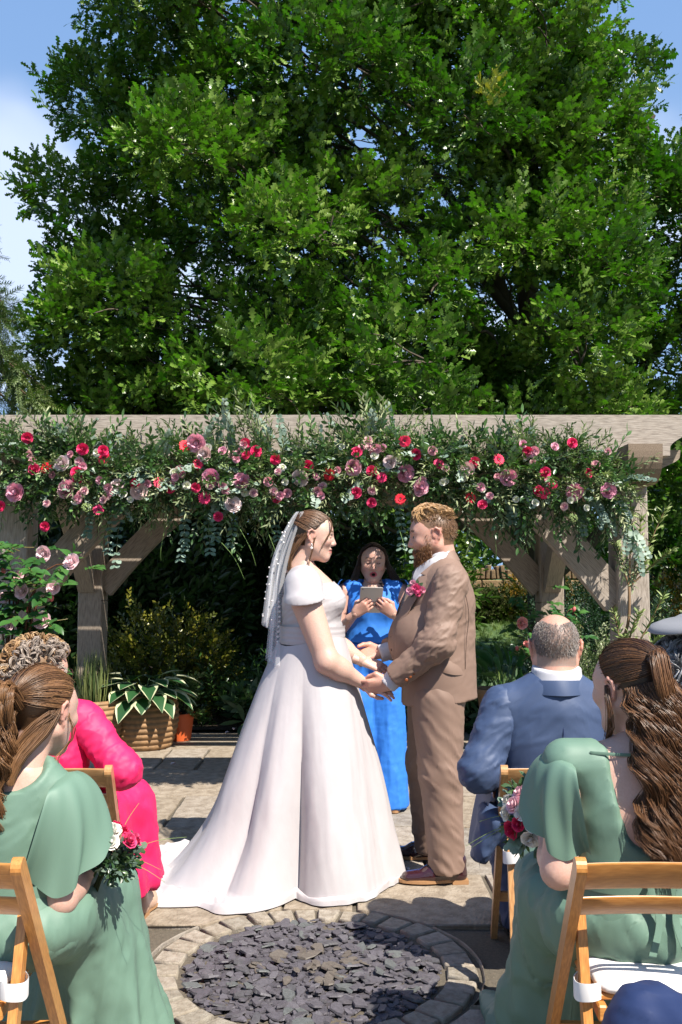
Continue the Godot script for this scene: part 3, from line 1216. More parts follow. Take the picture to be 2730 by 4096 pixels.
# ---------------------------------------------------------------- hedges, shrubs, border
func bush(called: String, label: String, cat: String, at: Vector3, r: Vector3, m: Mesh, mt: Material, n: int, lo: Color, hi: Color, s := 1.0, group := "", upness := 0.5) -> Node3D:
	var t := thing(called, label, cat, at, group)
	var pl := []
	var ti := []
	for k in n:
		var d := rv().normalized()
		d.y = absf(d.y)
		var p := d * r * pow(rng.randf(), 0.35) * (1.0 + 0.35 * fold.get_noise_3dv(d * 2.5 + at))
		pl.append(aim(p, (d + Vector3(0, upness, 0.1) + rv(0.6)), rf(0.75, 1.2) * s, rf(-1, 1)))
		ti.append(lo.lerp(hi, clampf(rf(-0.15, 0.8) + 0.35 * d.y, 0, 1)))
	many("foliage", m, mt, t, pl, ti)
	var a := Acc.new()
	for k in 7:
		a.tube(spline([Vector3(rf(-0.05, 0.05), -0.05, rf(-0.05, 0.05)), rv(0.1) + Vector3(0, r.y * 0.4, 0), rv(0.6) * r + Vector3(0, r.y * 0.5, 0)], 6), 0.012, 0.004, 4, Color(0.5, 0.5, 0.5))
	put("stem", a.commit(), M.bark, t).set_meta("kind", "stuff")
	return t


func background() -> void:
	var w := Color.WHITE
	var laurel := spray(9, 0.34, Vector2(0.15, 0.055), "oval", w, 1.0)
	var small := spray(13, 0.22, Vector2(0.05, 0.026), "oval", w, 1.0)
	var tiny := spray(16, 0.2, Vector2(0.032, 0.016), "oval", w, 1.1)
	# the shaded hedge behind the pergola, bush by bush
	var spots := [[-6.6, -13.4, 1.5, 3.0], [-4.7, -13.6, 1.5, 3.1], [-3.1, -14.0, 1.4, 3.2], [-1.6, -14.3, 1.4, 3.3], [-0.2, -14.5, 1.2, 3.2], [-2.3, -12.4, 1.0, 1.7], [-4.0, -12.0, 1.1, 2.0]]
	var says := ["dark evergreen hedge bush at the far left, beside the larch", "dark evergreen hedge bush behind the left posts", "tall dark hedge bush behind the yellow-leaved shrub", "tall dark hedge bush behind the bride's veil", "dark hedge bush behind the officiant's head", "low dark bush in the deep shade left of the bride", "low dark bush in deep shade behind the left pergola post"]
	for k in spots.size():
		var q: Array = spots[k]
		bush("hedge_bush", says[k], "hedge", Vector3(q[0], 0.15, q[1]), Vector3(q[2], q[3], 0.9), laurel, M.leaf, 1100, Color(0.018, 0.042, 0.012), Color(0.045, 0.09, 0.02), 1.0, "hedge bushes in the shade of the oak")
	# small tree in the sun to the right of the officiant
	bush("garden_tree", "small sunlit green tree behind the groom's collar, over the stone wall", "tree", Vector3(1.35, 0.4, -18.6), Vector3(1.15, 3.6, 1.2), laurel, M.leaf, 900, Color(0.045, 0.10, 0.015), Color(0.13, 0.21, 0.03), 1.2)
	bush("garden_tree", "broad green tree in the background behind the right pergola posts", "tree", Vector3(6.6, 0.4, -17.0), Vector3(2.0, 4.2, 1.2), laurel, M.leaf, 1500, Color(0.03, 0.08, 0.015), Color(0.09, 0.16, 0.03), 1.2)
	# trees far beyond the wall
	for k in 9:
		var x := -17.0 + k * 4.6
		bush("field_tree", ["far tree beyond the field, leftmost of the row", "far tree beyond the hedge, second from the left", "far tree beyond the hedge, third from the left", "far tree beyond the hedge, straight behind the bride", "far tree in the background behind the officiant", "far tree over the wall, behind the groom", "far tree beyond the wall, behind the right back post", "far tree beyond the wall near the right edge", "far tree beyond the field, rightmost of the row"][k], "tree", Vector3(x, 0.6, -36.0 - 3.0 * sin(k * 2.1)), Vector3(2.9, 4.3 + 1.2 * sin(k * 1.7), 2.0), laurel, M.leaf, 420, Color(0.03, 0.07, 0.018), Color(0.07, 0.13, 0.03), 2.6, "far trees beyond the wall")
	for q in [[2.6, "dark bush low before the stone wall, nearer the groom's back"], [3.7, "dark bush low before the stone wall, left of the back post"], [5.0, "dark bush low before the stone wall, behind the right posts"]]:
		bush("wall_bush", q[1], "shrub", Vector3(q[0], 0.4, -20.6), Vector3(0.75, 0.72, 0.4), small, M.leaf, 420, Color(0.03, 0.045, 0.012), Color(0.09, 0.10, 0.03), 1.5, "bushes along the wall")
	# border shrubs
	bush("golden_shrub", "yellow-leaved shrub in the shade behind the large striped planter", "shrub", Vector3(-1.75, 0.05, -9.25), Vector3(0.75, 1.05, 0.45), small, M.leaf, 620, Color(0.04, 0.065, 0.012), Color(0.20, 0.19, 0.02), 1.0)
	bush("dark_shrub", "dark green shrub to the right of the right back post", "shrub", Vector3(2.75, 0.05, -9.9), Vector3(0.85, 1.45, 0.6), tiny, M.leaf, 1100, Color(0.015, 0.045, 0.02), Color(0.05, 0.10, 0.05), 1.0)
	bush("variegated_shrub", "pale variegated shrub low behind the seated man's head", "shrub", Vector3(2.35, 0.05, -9.0), Vector3(0.5, 0.85, 0.4), tiny, M.leaf, 420, Color(0.06, 0.12, 0.04), Color(0.36, 0.40, 0.22), 1.0)
	bush("bronze_shrub", "bronze and yellow shrub against the stone wall", "shrub", Vector3(4.3, 0.45, -20.9), Vector3(0.9, 0.75, 0.5), small, M.leaf, 500, Color(0.06, 0.055, 0.015), Color(0.28, 0.16, 0.025), 1.6)
	bush("bronze_shrub", "orange-leaved shrub at the right edge behind the hat", "shrub", Vector3(4.9, 0.2, -12.5), Vector3(1.0, 1.25, 0.6), small, M.leaf, 420, Color(0.08, 0.08, 0.015), Color(0.34, 0.17, 0.02), 1.2)
	bush("flowering_shrub", "pale flowered shrub low at the right edge", "shrub", Vector3(4.0, 0.05, -10.3), Vector3(0.8, 0.95, 0.6), small, M.leaf, 420, Color(0.06, 0.11, 0.03), Color(0.40, 0.42, 0.24), 1.0)
	# low planting along the back edge of the patio
	var fern := spray(22, 0.42, Vector2(0.085, 0.022), "narrow", w, 1.3, 0.35)
	var lung := spray(5, 0.12, Vector2(0.19, 0.065), "oval", w, 1.2, 0.1)
	for q in [[-1.2, -9.05, 0.42, 0.42], [-0.75, -9.0, 0.35, 0.36], [-0.35, -9.15, 0.4, 0.4]]:
		bush("fern", ["green fern clump right of the orange pot", "low green fern clump behind the orange pot, nearer the dress", "green fern clump beside the bride's skirt"][[-1.2, -0.75, -0.35].find(q[0])], "fern", Vector3(q[0], 0.03, q[1]), Vector3(q[2], q[3], 0.3), fern, M.leaf, 46, Color(0.02, 0.07, 0.02), Color(0.07, 0.15, 0.03), 0.9, "ferns in the border", 0.9)
	var says2 := ["spotted-leaf ground plant behind the bride's skirt, left of it", "spotted-leaf ground plant hidden partly by the skirt", "leafy border plant between the couple's feet, behind", "leafy border plant right of the groom's trousers", "leafy border plant by the right planter", "leafy border plant in front of the right back post"]
	var k2 := 0
	for q in [[-0.8, -8.85], [-0.1, -8.95], [0.6, -8.95], [1.25, -8.95], [1.55, -8.8], [1.9, -8.9]]:
		bush("border_plant", says2[k2], "plant", Vector3(q[0], 0.03, q[1]), Vector3(0.35, 0.34, 0.22), lung, M.leaf, 60, Color(0.03, 0.085, 0.035), Color(0.15, 0.22, 0.12), 0.85, "border plants along the patio edge")
		k2 += 1
	# grass blades that break the edge of the lawn
	var gr := Acc.new()
	for k in 9:
		leaf(gr, Vector3(rf(-0.03, 0.03), 0, rf(-0.03, 0.03)), Vector3(rf(-0.5, 0.5), 1, rf(-0.5, 0.5)), Vector3.BACK, rf(0.05, 0.09), 0.008, w * rf(0.8, 1.2), "narrow", 0.4, 0.0)
	var pl := []
	var ti := []
	for k in 9000:
		var p := Vector3(rf(-4.5, 6.0), 0, -9.6 - 11.0 * pow(rng.randf(), 1.5))
		p.y = -0.035 + 0.6 * smoothstep(9.5, 24.0, -p.z)
		pl.append(Transform3D(Basis(Vector3.UP, rf(0, TAU)).scaled(Vector3.ONE * rf(0.8, 1.5)), p))
		ti.append(Color(0.05, 0.11, 0.02).lerp(Color(0.13, 0.19, 0.04), rng.randf()))
	tag(many("grass", gr.commit(), M.dull_leaf, self, pl, ti), "mown green lawn grass behind the pergola", "grass", "", "stuff")


# ---------------------------------------------------------------- planters
func ribbed_pot(r: float, h: float) -> ArrayMesh:
	var prof := []
	var steps := 72
	for k in steps + 1:
		var t := float(k) / steps
		var rr := r * (0.70 + 0.32 * sin(PI * (0.12 + 0.60 * t)))
		rr += 0.011 * absf(sin(t * PI * 9.0)) - 0.004
		prof.append(Vector2(rr, h * t))
	var top: Vector2 = prof[-1]
	prof.append(Vector2(top.x + 0.012, h + 0.012))
	prof.append(Vector2(top.x - 0.008, h + 0.03))
	prof.append(Vector2(top.x - 0.035, h + 0.015))
	prof.append(Vector2(top.x - 0.05, h - 0.09))
	prof.push_front(Vector2(0.01, 0.0))
	var a := Acc.new()
	a.lathe(prof, 56, Vector3.ZERO, Color.WHITE, 0.006)
	return a.commit()


func soil(t: Node3D, r: float, y: float) -> void:
	var a := Acc.new()
	a.sheet(24, 4, func(u, v):
		return Vector3(cos(-u * TAU) * r * (1 - v), y + 0.015 * v + 0.008 * sin(u * 40.0) * v, sin(-u * TAU) * r * (1 - v)))
	put("soil", a.commit(), M.earth, t)


func hosta(t: Node3D, at: Vector3, n: int, size: float, col: Color, edge: Color, upright := 0.0) -> void:
	for k in n:
		var a := Acc.new()
		var an := k * 2.39996
		var ring := sqrt(float(k) / n)
		var base := at + Vector3(cos(an), 0, sin(an)) * 0.05
		var el := lerpf(1.25, 0.12, ring) + upright + rf(-0.12, 0.12)
		var d := Vector3(cos(an) * cos(el), sin(el), sin(an) * cos(el))
		var st := size * lerpf(0.9, 1.1, ring) * rf(0.8, 1.15)
		var tip := base + d * st
		a.tube(spline([base, base.lerp(tip, 0.5) + Vector3(0, 0.04, 0), tip], 5), 0.006, 0.004, 4, Color(0.09, 0.16, 0.05))
		var ld := Vector3(d.x, d.y * 0.5 - 0.30 + upright * 0.7, d.z)
		leaf(a, tip, ld, Vector3.UP + d * 0.6, size * rf(0.85, 1.15), size * rf(0.58, 0.72), col * rf(0.85, 1.2), "heart", rf(0.15, 0.45), rf(-0.05, 0.25), edge)
		put("leaf", a.commit(), M.hosta_leaf, t)


func planters() -> void:
	var t := thing("ribbed_planter", "large ribbed terracotta planter, the wider of two by the left post", "planter", Vector3(-1.67, 0.0, -8.02))
	put("pot", ribbed_pot(0.285, 0.42), M.terracotta, t)
	soil(t, 0.25, 0.38)
	var h := thing("hosta_plant", "white-edged hosta growing in the wider ribbed planter", "plant", Vector3(-1.67, 0.39, -8.02))
	hosta(h, Vector3.ZERO, 44, 0.23, Color(0.022, 0.075, 0.025), Color(0.55, 0.56, 0.36))
	var t2 := thing("ribbed_planter", "ribbed terracotta planter with grass, left of the hosta planter", "planter", Vector3(-2.02, 0.0, -7.75))
	put("pot", ribbed_pot(0.22, 0.40), M.terracotta, t2)
	soil(t2, 0.19, 0.36)
	var g := thing("ornamental_grass", "tuft of fine dark grass in the left ribbed planter", "grass plant", Vector3(-2.02, 0.37, -7.75))
	var a := Acc.new()
	for k in 260:
		var an := rf(0, TAU)
		var b := Vector3(cos(an), 0, sin(an)) * rf(0, 0.14)
		var lean := Vector3(cos(an), 0, sin(an)) * rf(0.05, 0.6) + Vector3(0, 1, 0)
		leaf(a, b, lean, Vector3(cos(an), 0.3, sin(an)), rf(0.25, 0.46), 0.008, Color(0.05, 0.09, 0.025).lerp(Color(0.20, 0.22, 0.07), rng.randf()), "narrow", rf(0.1, 0.5), 0.0)
	put("blades", a.commit(), M.dull_leaf, g).set_meta("kind", "stuff")
	var t3 := thing("plant_pot", "small orange plastic pot with a young shrub, right of the hosta", "plant pot", Vector3(-1.41, 0.0, -8.33))
	var p := Acc.new()
	p.lathe([Vector2(0.01, 0.0), Vector2(0.088, 0.0), Vector2(0.092, 0.008), Vector2(0.112, 0.185), Vector2(0.118, 0.186), Vector2(0.121, 0.225), Vector2(0.128, 0.226), Vector2(0.129, 0.24), Vector2(0.118, 0.24), Vector2(0.11, 0.19)], 40)
	put("pot", p.commit(), M.orange_plastic, t3)
	soil(t3, 0.11, 0.21)
	bush("potted_shrub", "young small-leaved shrub growing in the orange pot", "shrub", Vector3(-1.41, 0.21, -8.33), Vector3(0.17, 0.33, 0.17), spray(12, 0.13, Vector2(0.045, 0.022), "oval", Color.WHITE, 1.0), M.glossy_leaf, 60, Color(0.02, 0.06, 0.02), Color(0.12, 0.19, 0.06))
	var t4 := thing("terracotta_pot", "terracotta pot half hidden between the groom and the seated man", "plant pot", Vector3(1.36, 0.0, -8.25))
	var p4 := Acc.new()
	p4.lathe([Vector2(0.01, 0.0), Vector2(0.12, 0.0), Vector2(0.17, 0.40), Vector2(0.19, 0.405), Vector2(0.195, 0.46), Vector2(0.17, 0.46), Vector2(0.16, 0.40)], 40)
	put("pot", p4.commit(), M.terracotta, t4)
	soil(t4, 0.16, 0.42)
	var h2 := thing("lily_plant", "broad upright green leaves growing in the right terracotta pot", "plant", Vector3(1.42, 0.42, -8.25))
	hosta(h2, Vector3.ZERO, 15, 0.25, Color(0.035, 0.115, 0.03), Color(0.05, 0.14, 0.04), 0.45)


# ---------------------------------------------------------------- flowers
func rose_mesh(r: float, inner: Color, outer: Color, layers := 4, open := 0.75) -> Acc:  # petals in cups round z
	var a := Acc.new()
	a.ball(Vector3(0, 0, r * 0.3), Vector3(0.34, 0.34, 0.4) * r, inner * 0.8, 8, 5)
	for l in layers:
		var f := float(l) / maxi(layers - 1, 1)
		var n := 3 + l
		for k in n:
			var an := TAU * (k + 0.5 * (l % 2)) / n + rf(-0.15, 0.15)
			var rr := r * lerpf(0.36, 1.0, f)
			var hh := r * lerpf(0.95, 0.62, f)
			var tilt := lerpf(0.12, open, f)
			var wd := TAU / n * 0.72
			var ca := inner.lerp(outer, f) * rf(0.9, 1.08)
			a.sheet(4, 3, func(u, v):
				var q: float = an + (u - 0.5) * 2.0 * wd * (0.55 + 0.5 * v - 0.35 * v * v * v)
				var ed: float = absf(u - 0.5) * 2.0
				var rad: float = rr * (0.35 + 0.65 * pow(v, 0.6)) + tilt * r * 0.28 * v * v + 0.03 * r * sin(u * 9.0 + l) * v
				return Vector3(cos(q) * rad, sin(q) * rad, hh * v * (1.0 - 0.22 * ed * ed * v) - r * 0.25 * f - tilt * 0.15 * r * v * v), ca)
	return a


func gerbera_mesh(r: float, col: Color) -> Acc:
	var a := Acc.new()
	for l in 2:
		for k in 20:
			var an := TAU * (k + 0.5 * l) / 20 + rf(-0.05, 0.05)
			var d := Vector3(cos(an), sin(an), 0.10 + 0.12 * l + rf(-0.05, 0.05))
			leaf(a, Vector3(0, 0, 0.05 * r), d, Vector3.BACK, r * (1.0 - 0.12 * l) * rf(0.94, 1.03), r * 0.27, col * rf(0.85, 1.1), "round", 0.08, 0.08)
	for k in 24:
		var an := TAU * k / 24
		leaf(a, Vector3(0, 0, 0.08 * r), Vector3(cos(an), sin(an), 0.7), Vector3.BACK, r * 0.42, r * 0.09, col * 0.75, "narrow", 0.0, 0.0)
	return a


func roses() -> void:
	climbing_rose("climbing_rose", "climbing rose with glossy leaves and pale pink blooms at the left edge", Vector3(-1.98, 0.0, -5.55), [[-1.76, 1.56, -5.55, 0.044], [-1.58, 1.51, -5.5, 0.046], [-1.73, 1.17, -5.45, 0.048], [-2.0, 1.3, -5.6, 0.035], [-1.93, 1.42, -5.6, 0.034], [-1.84, 1.34, -5.42, 0.042], [-1.66, 1.36, -5.42, 0.036], [-1.92, 1.14, -5.42, 0.04]], [[-1.68, 1.30, -5.45], [-1.98, 1.46, -5.5], [-1.82, 1.24, -5.45]], 150, Vector3(0.26, 0.44, 0.20), Vector3(-1.94, 1.15, -5.5), Color(0.86, 0.64, 0.67))
	climbing_rose("rose_bush", "pink rose bush in front of the right back post", Vector3(1.62, 0.0, -7.75), [[1.44, 1.06, -7.5, 0.045], [1.86, 1.13, -7.6, 0.036], [1.47, 0.9, -7.5, 0.02]], [[1.47, 0.89, -7.45], [1.53, 0.9, -7.45], [1.86, 1.17, -7.5], [1.40, 0.86, -7.5]], 34, Vector3(0.28, 0.62, 0.2), Vector3(1.68, 0.75, -7.6), Color(0.78, 0.36, 0.34))
	olive()


func climbing_rose(called: String, label: String, at: Vector3, blooms: Array, buds: Array, n: int, ext: Vector3, ce: Vector3, col: Color) -> void:
	var t := thing(called, label, "rose", at)
	var o := -at
	var st := Acc.new()
	for q in blooms + buds:
		var e := o + Vector3(q[0], q[1], q[2])
		st.tube(spline([o + Vector3(ce.x + rf(-0.15, 0.15), 0.0, ce.z), o + ce.lerp(Vector3(q[0], q[1], q[2]), 0.4) + rv(0.06), e], 9), 0.008, 0.003, 4, Color(0.30, 0.22, 0.10), Color(0.42, 0.16, 0.06))
	for k in n:
		var a := Acc.new()
		var p := o + ce + rv() * ext
		if k < blooms.size() * 3:
			p = o + Vector3(blooms[k % blooms.size()][0], blooms[k % blooms.size()][1], blooms[k % blooms.size()][2]) + rv(0.11) + Vector3(-0.03, -0.08, -0.05)
		var d := Vector3(rf(-1, 1), rf(-0.4, 0.5), rf(0.1, 1.0)).normalized()
		var b := look(d)
		a.tube([p - d * 0.03, p + d * 0.10], 0.0022, 0.0015, 3, Color(0.25, 0.2, 0.06))
		var c := Color(0.028, 0.09, 0.022).lerp(Color(0.06, 0.15, 0.035), rng.randf())
		for q in [[0, 0.10, 0.0], [1, 0.07, 1.0], [-1, 0.07, 1.0], [1, 0.03, 1.2], [-1, 0.03, 1.2]]:
			leaf(a, p + d * q[1], b * Vector3(q[0] * q[2], rf(-0.1, 0.2), 0.8), Vector3(rf(-0.4, 0.4), 1, 0.5), rf(0.065, 0.09), rf(0.042, 0.056), c * rf(0.85, 1.2), "heart", 0.2, 0.2)
		put("leaf_spray", a.commit(), M.glossy_leaf, t)
	put("stems", st.commit(), M.twig, t).set_meta("kind", "stuff")
	for q in blooms:
		put("bloom", rose_mesh(q[3], col * 0.95, col * 1.05, 4, 0.5).commit(), M.petal, t, Transform3D(look(Vector3(rf(-0.4, 0.4), rf(-0.1, 0.4), 1)), o + Vector3(q[0], q[1], q[2])))
	for q in buds:
		var a := Acc.new()
		a.ball(Vector3.ZERO, Vector3(0.014, 0.014, 0.022), Color(0.72, 0.16, 0.15), 8, 6)
		put("bud", a.commit(), M.petal, t, Transform3D(look(Vector3(rf(-0.3, 0.3), 1, 0.2)), o + Vector3(q[0], q[1], q[2])))


func olive() -> void:  # the leafy twigs climbing the right front post
	var t := thing("climbing_shrub", "willowy shrub with narrow leaves climbing the right front post", "climber", Vector3(1.80, 0.0, -5.9))
	var o := -t.position
	var st := Acc.new()
	var main := spline([Vector3(0, 0, 0), Vector3(0.02, 0.6, 0.02), Vector3(-0.05, 0.95, 0.04), Vector3(-0.01, 1.16, 0.05), Vector3(0.0, 1.36, 0.04)], 14)
	st.tube(main, 0.014, 0.009, 5, Color(0.9, 0.75, 0.6))
	var tips := [Vector3(-0.08, 1.62, 0.06), Vector3(0.10, 1.58, 0.1), Vector3(-0.1, 1.2, 0.05), Vector3(0.22, 1.84, 0.08), Vector3(0.06, 1.78, 0.1), Vector3(0.24, 1.58, 0.1), Vector3(0.02, 1.95, 0.05), Vector3(0.16, 1.05, 0.1), Vector3(-0.02, 0.98, 0.1), Vector3(0.03, 1.2, 0.12), Vector3(0.18, 1.3, 0.12), Vector3(-0.06, 1.05, 0.12)]
	for q in tips:
		var from: Vector3 = main[-1] if q.y > 1.4 else main[6]
		var p := spline([from, from.lerp(q, 0.55) + rv(0.02), q], 12)
		st.tube(p, 0.007, 0.002, 4, Color(0.9, 0.75, 0.6))
		var a := Acc.new()
		for k in range(4, 13):
			for e in 7:
				var an := rf(0, TAU)
				var d: Vector3 = (p[mini(k + 1, 12)] - p[k - 1]).normalized() + Vector3(cos(an), sin(an) * 0.6, sin(an)) * 0.9
				leaf(a, p[k], d, Vector3(0.2, 1, 0.6), rf(0.045, 0.066), 0.014, Color(0.13, 0.19, 0.05).lerp(Color(0.28, 0.33, 0.13), rng.randf()), "narrow", 0.1, 0.1)
		put("leafy_twig", a.commit(), M.dull_leaf, t)
	put("stem", st.commit(), M.twig, t)


func garland() -> void:
	var t := thing("flower_garland", "long green garland with pink roses, peonies and red gerberas along the beam", "garland", Vector3(-0.1, 2.05, -5.75))
	var o := -t.position
	var w := Color.WHITE
	var euc := Acc.new()   # round-leaved eucalyptus
	euc.tube([Vector3.ZERO, Vector3(0.01, -0.01, 0.12), Vector3(0, -0.04, 0.26)], 0.003, 0.0015, 3, Color(0.35, 0.28, 0.18))
	for k in 8:
		for s in [-1, 1]:
			leaf(euc, Vector3(0.005, -0.0006 * k * k, 0.03 + 0.029 * k), Vector3(s, 0.3, 0.5) + rv(0.4), Vector3(0, 1, 0.3) + rv(0.4), rf(0.034, 0.046) * (1.1 - k * 0.05), rf(0.034, 0.042) * (1.1 - k * 0.05), w * rf(0.85, 1.15), "round", 0.1, 0.1)
	var eu := euc.commit()
	var oli := spray(18, 0.27, Vector2(0.058, 0.013), "narrow", w, 0.9, 0.15)
	var rus := spray(12, 0.26, Vector2(0.062, 0.025), "oval", w, 1.0, 0.2)
	var fine_leaf := spray(22, 0.22, Vector2(0.03, 0.012), "oval", w, 1.0, 0.2)
	var sets := [[eu, Color(0.10, 0.165, 0.125), Color(0.36, 0.44, 0.36)], [oli, Color(0.13, 0.17, 0.07), Color(0.38, 0.41, 0.22)], [rus, Color(0.035, 0.085, 0.03), Color(0.13, 0.25, 0.07)], [fine_leaf, Color(0.05, 0.10, 0.04), Color(0.17, 0.27, 0.11)]]
	var places := [[], [], [], []]
	var tints := [[], [], [], []]
	for k in 2100:
		var x := rf(-2.35, 1.78)
		var mid := 2.06 + 0.04 * sin(x * 2.3) + 0.03 * sin(x * 5.1) - 0.10 * smoothstep(1.2, 1.8, x) + 0.03 * smoothstep(-1.6, -2.3, x)
		var hi := 0.165 + 0.03 * sin(x * 4.0 + 1.0)
		var thick := 0.16
		var lim := smoothstep(1.83, 1.45, x) * 0.6 + 0.4
		var an := rf(-PI, PI)
		var rad := sqrt(rng.randf())
		var p := Vector3(x, mid + sin(an) * hi * rad * lim, -5.74 + cos(an) * thick * rad)
		if p.z < -5.86 and p.y > 2.15:
			p.z = -5.84
		var d := Vector3(rf(-1, 1), sin(an) * 0.6 + rf(-0.5, 0.5), cos(an) * 0.6 + rf(0.0, 0.7))
		var v: int = [0, 1, 1, 2, 2, 2, 3, 3][rng.randi_range(0, 7)]
		places[v].append(aim(p, d, rf(0.6, 0.95), rf(-0.8, 0.8)))
		tints[v].append(sets[v][1].lerp(sets[v][2], rng.randf()))
	# tall sprigs that stand over the top edge, and fringe below
	for q in [[-1.85, 2.36], [-1.7, 2.42], [-1.6, 2.38], [-1.35, 2.3], [-0.75, 2.40], [-0.62, 2.46], [-0.5, 2.42], [-0.4, 2.4], [-0.85, 2.38], [0.0, 2.36], [0.1, 2.42], [0.2, 2.48], [0.28, 2.42], [0.05, 2.34], [0.8, 2.3], [1.05, 2.38], [1.12, 2.34], [1.3, 2.3], [1.42, 2.26], [-2.1, 2.3], [-0.2, 2.32], [0.45, 2.3]]:
		for k in 8:
			var v: int = [1, 1, 2, 0][rng.randi_range(0, 3)]
			places[v].append(aim(Vector3(q[0] + rf(-0.1, 0.1), q[1] - 0.17 + rf(-0.1, 0.03), -5.76 + rf(-0.06, 0.1)), Vector3(rf(-0.7, 0.7), 1, rf(-0.1, 0.4)), rf(0.7, 1.0), rf(-1, 1)))
			tints[v].append(sets[v][1].lerp(sets[v][2], rng.randf()))
	for k in 110:
		var x := rf(-2.2, 1.7)
		var v: int = [1, 2, 3, 2][rng.randi_range(0, 3)]
		places[v].append(aim(Vector3(x, 1.90 + 0.04 * sin(x * 3.0) + rf(-0.08, 0.06) - 0.06 * smoothstep(1.2, 1.7, x), -5.74 + rf(-0.1, 0.14)), Vector3(rf(-0.6, 0.6), -1, rf(0, 0.5)), rf(0.6, 1.0), rf(-1, 1)))
		tints[v].append(sets[v][1].lerp(sets[v][2], rng.randf() * 0.7))
	for k in 20:  # the tail that runs down to the right post
		var f := rng.randf()
		var v: int = [0, 1, 3][k % 3]
		places[v].append(aim(Vector3(1.62 + 0.14 * f + rf(-0.08, 0.08), 1.98 - 0.42 * f + rf(-0.05, 0.05), -5.72 + rf(-0.06, 0.1)), Vector3(rf(-0.3, 0.6), -0.8, 0.5), rf(0.6, 0.9), rf(-1, 1)))
		tints[v].append(sets[v][1].lerp(sets[v][2], rng.randf()))
	for v in 4:
		var moved := []
		for q in places[v]:
			moved.append(Transform3D(q.basis, q.origin + o))
		many(["eucalyptus_foliage", "olive_foliage", "broad_foliage", "fine_foliage"][v], sets[v][0], M.dull_leaf if v != 2 else M.glossy_leaf, t, moved, tints[v])
	# hanging strands
	for q in [[-0.97, 1.53], [-0.94, 1.59], [-0.79, 1.57], [-0.76, 1.65], [-1.36, 1.49], [-1.41, 1.57], [-0.67, 1.61], [0.44, 1.52], [0.37, 1.60], [-0.1, 1.72], [-0.38, 1.65], [-1.54, 1.67], [1.04, 1.75]]:
		var b := Vector3(q[0], q[1], -5.66) + o
		var top := Vector3(b.x + rf(-0.05, 0.05), 1.93 + o.y, b.z - 0.04)
		var p := spline([top, top.lerp(b, 0.5) + rv(0.02), b], 10)
		var a := Acc.new()
		a.tube(p, 0.002, 0.001, 3, Color(0.2, 0.22, 0.12))
		for k in range(1, 11):
			for s in [-1, 1]:
				leaf(a, p[k], Vector3(s, -0.5, rf(-0.3, 0.7)), Vector3(0, 1, 0.8), rf(0.028, 0.042), rf(0.024, 0.034), Color(0.10, 0.165, 0.125).lerp(Color(0.22, 0.30, 0.24), rng.randf()), "round", 0.1, 0.1)
		put("hanging_strand", a.commit(), M.dull_leaf, t)
	# bare grassy tendrils
	for q in [[-0.91, 1.81, -0.58, 1.41], [-0.67, 1.81, -0.51, 1.49], [-0.48, 1.78, -0.38, 1.52], [-1.06, 1.75, -1.08, 1.52], [0.32, 1.81, 0.39, 1.52], [0.91, 1.78, 0.93, 1.52]]:
		var p0 := Vector3(q[0], q[1], -5.66) + o
		var p1 := Vector3(q[2], q[3], -5.62) + o
		var a := Acc.new()
		a.tube(spline([p0, p0.lerp(p1, 0.5) + Vector3((p1.x - p0.x) * 0.25, -0.04, 0.05), p1], 10), 0.0022, 0.001, 3, Color(0.18, 0.30, 0.08))
		put("tendril", a.commit(), M.dull_leaf, t)
	# flowers: kind, then x and height in metres on the garland's face
	var red := Color(0.80, 0.010, 0.035)
	var cer := Color(0.82, 0.03, 0.15)
	var pink := Color(0.80, 0.40, 0.52)
	var blush := Color(0.80, 0.58, 0.54)
	var mauve := Color(0.74, 0.60, 0.60)
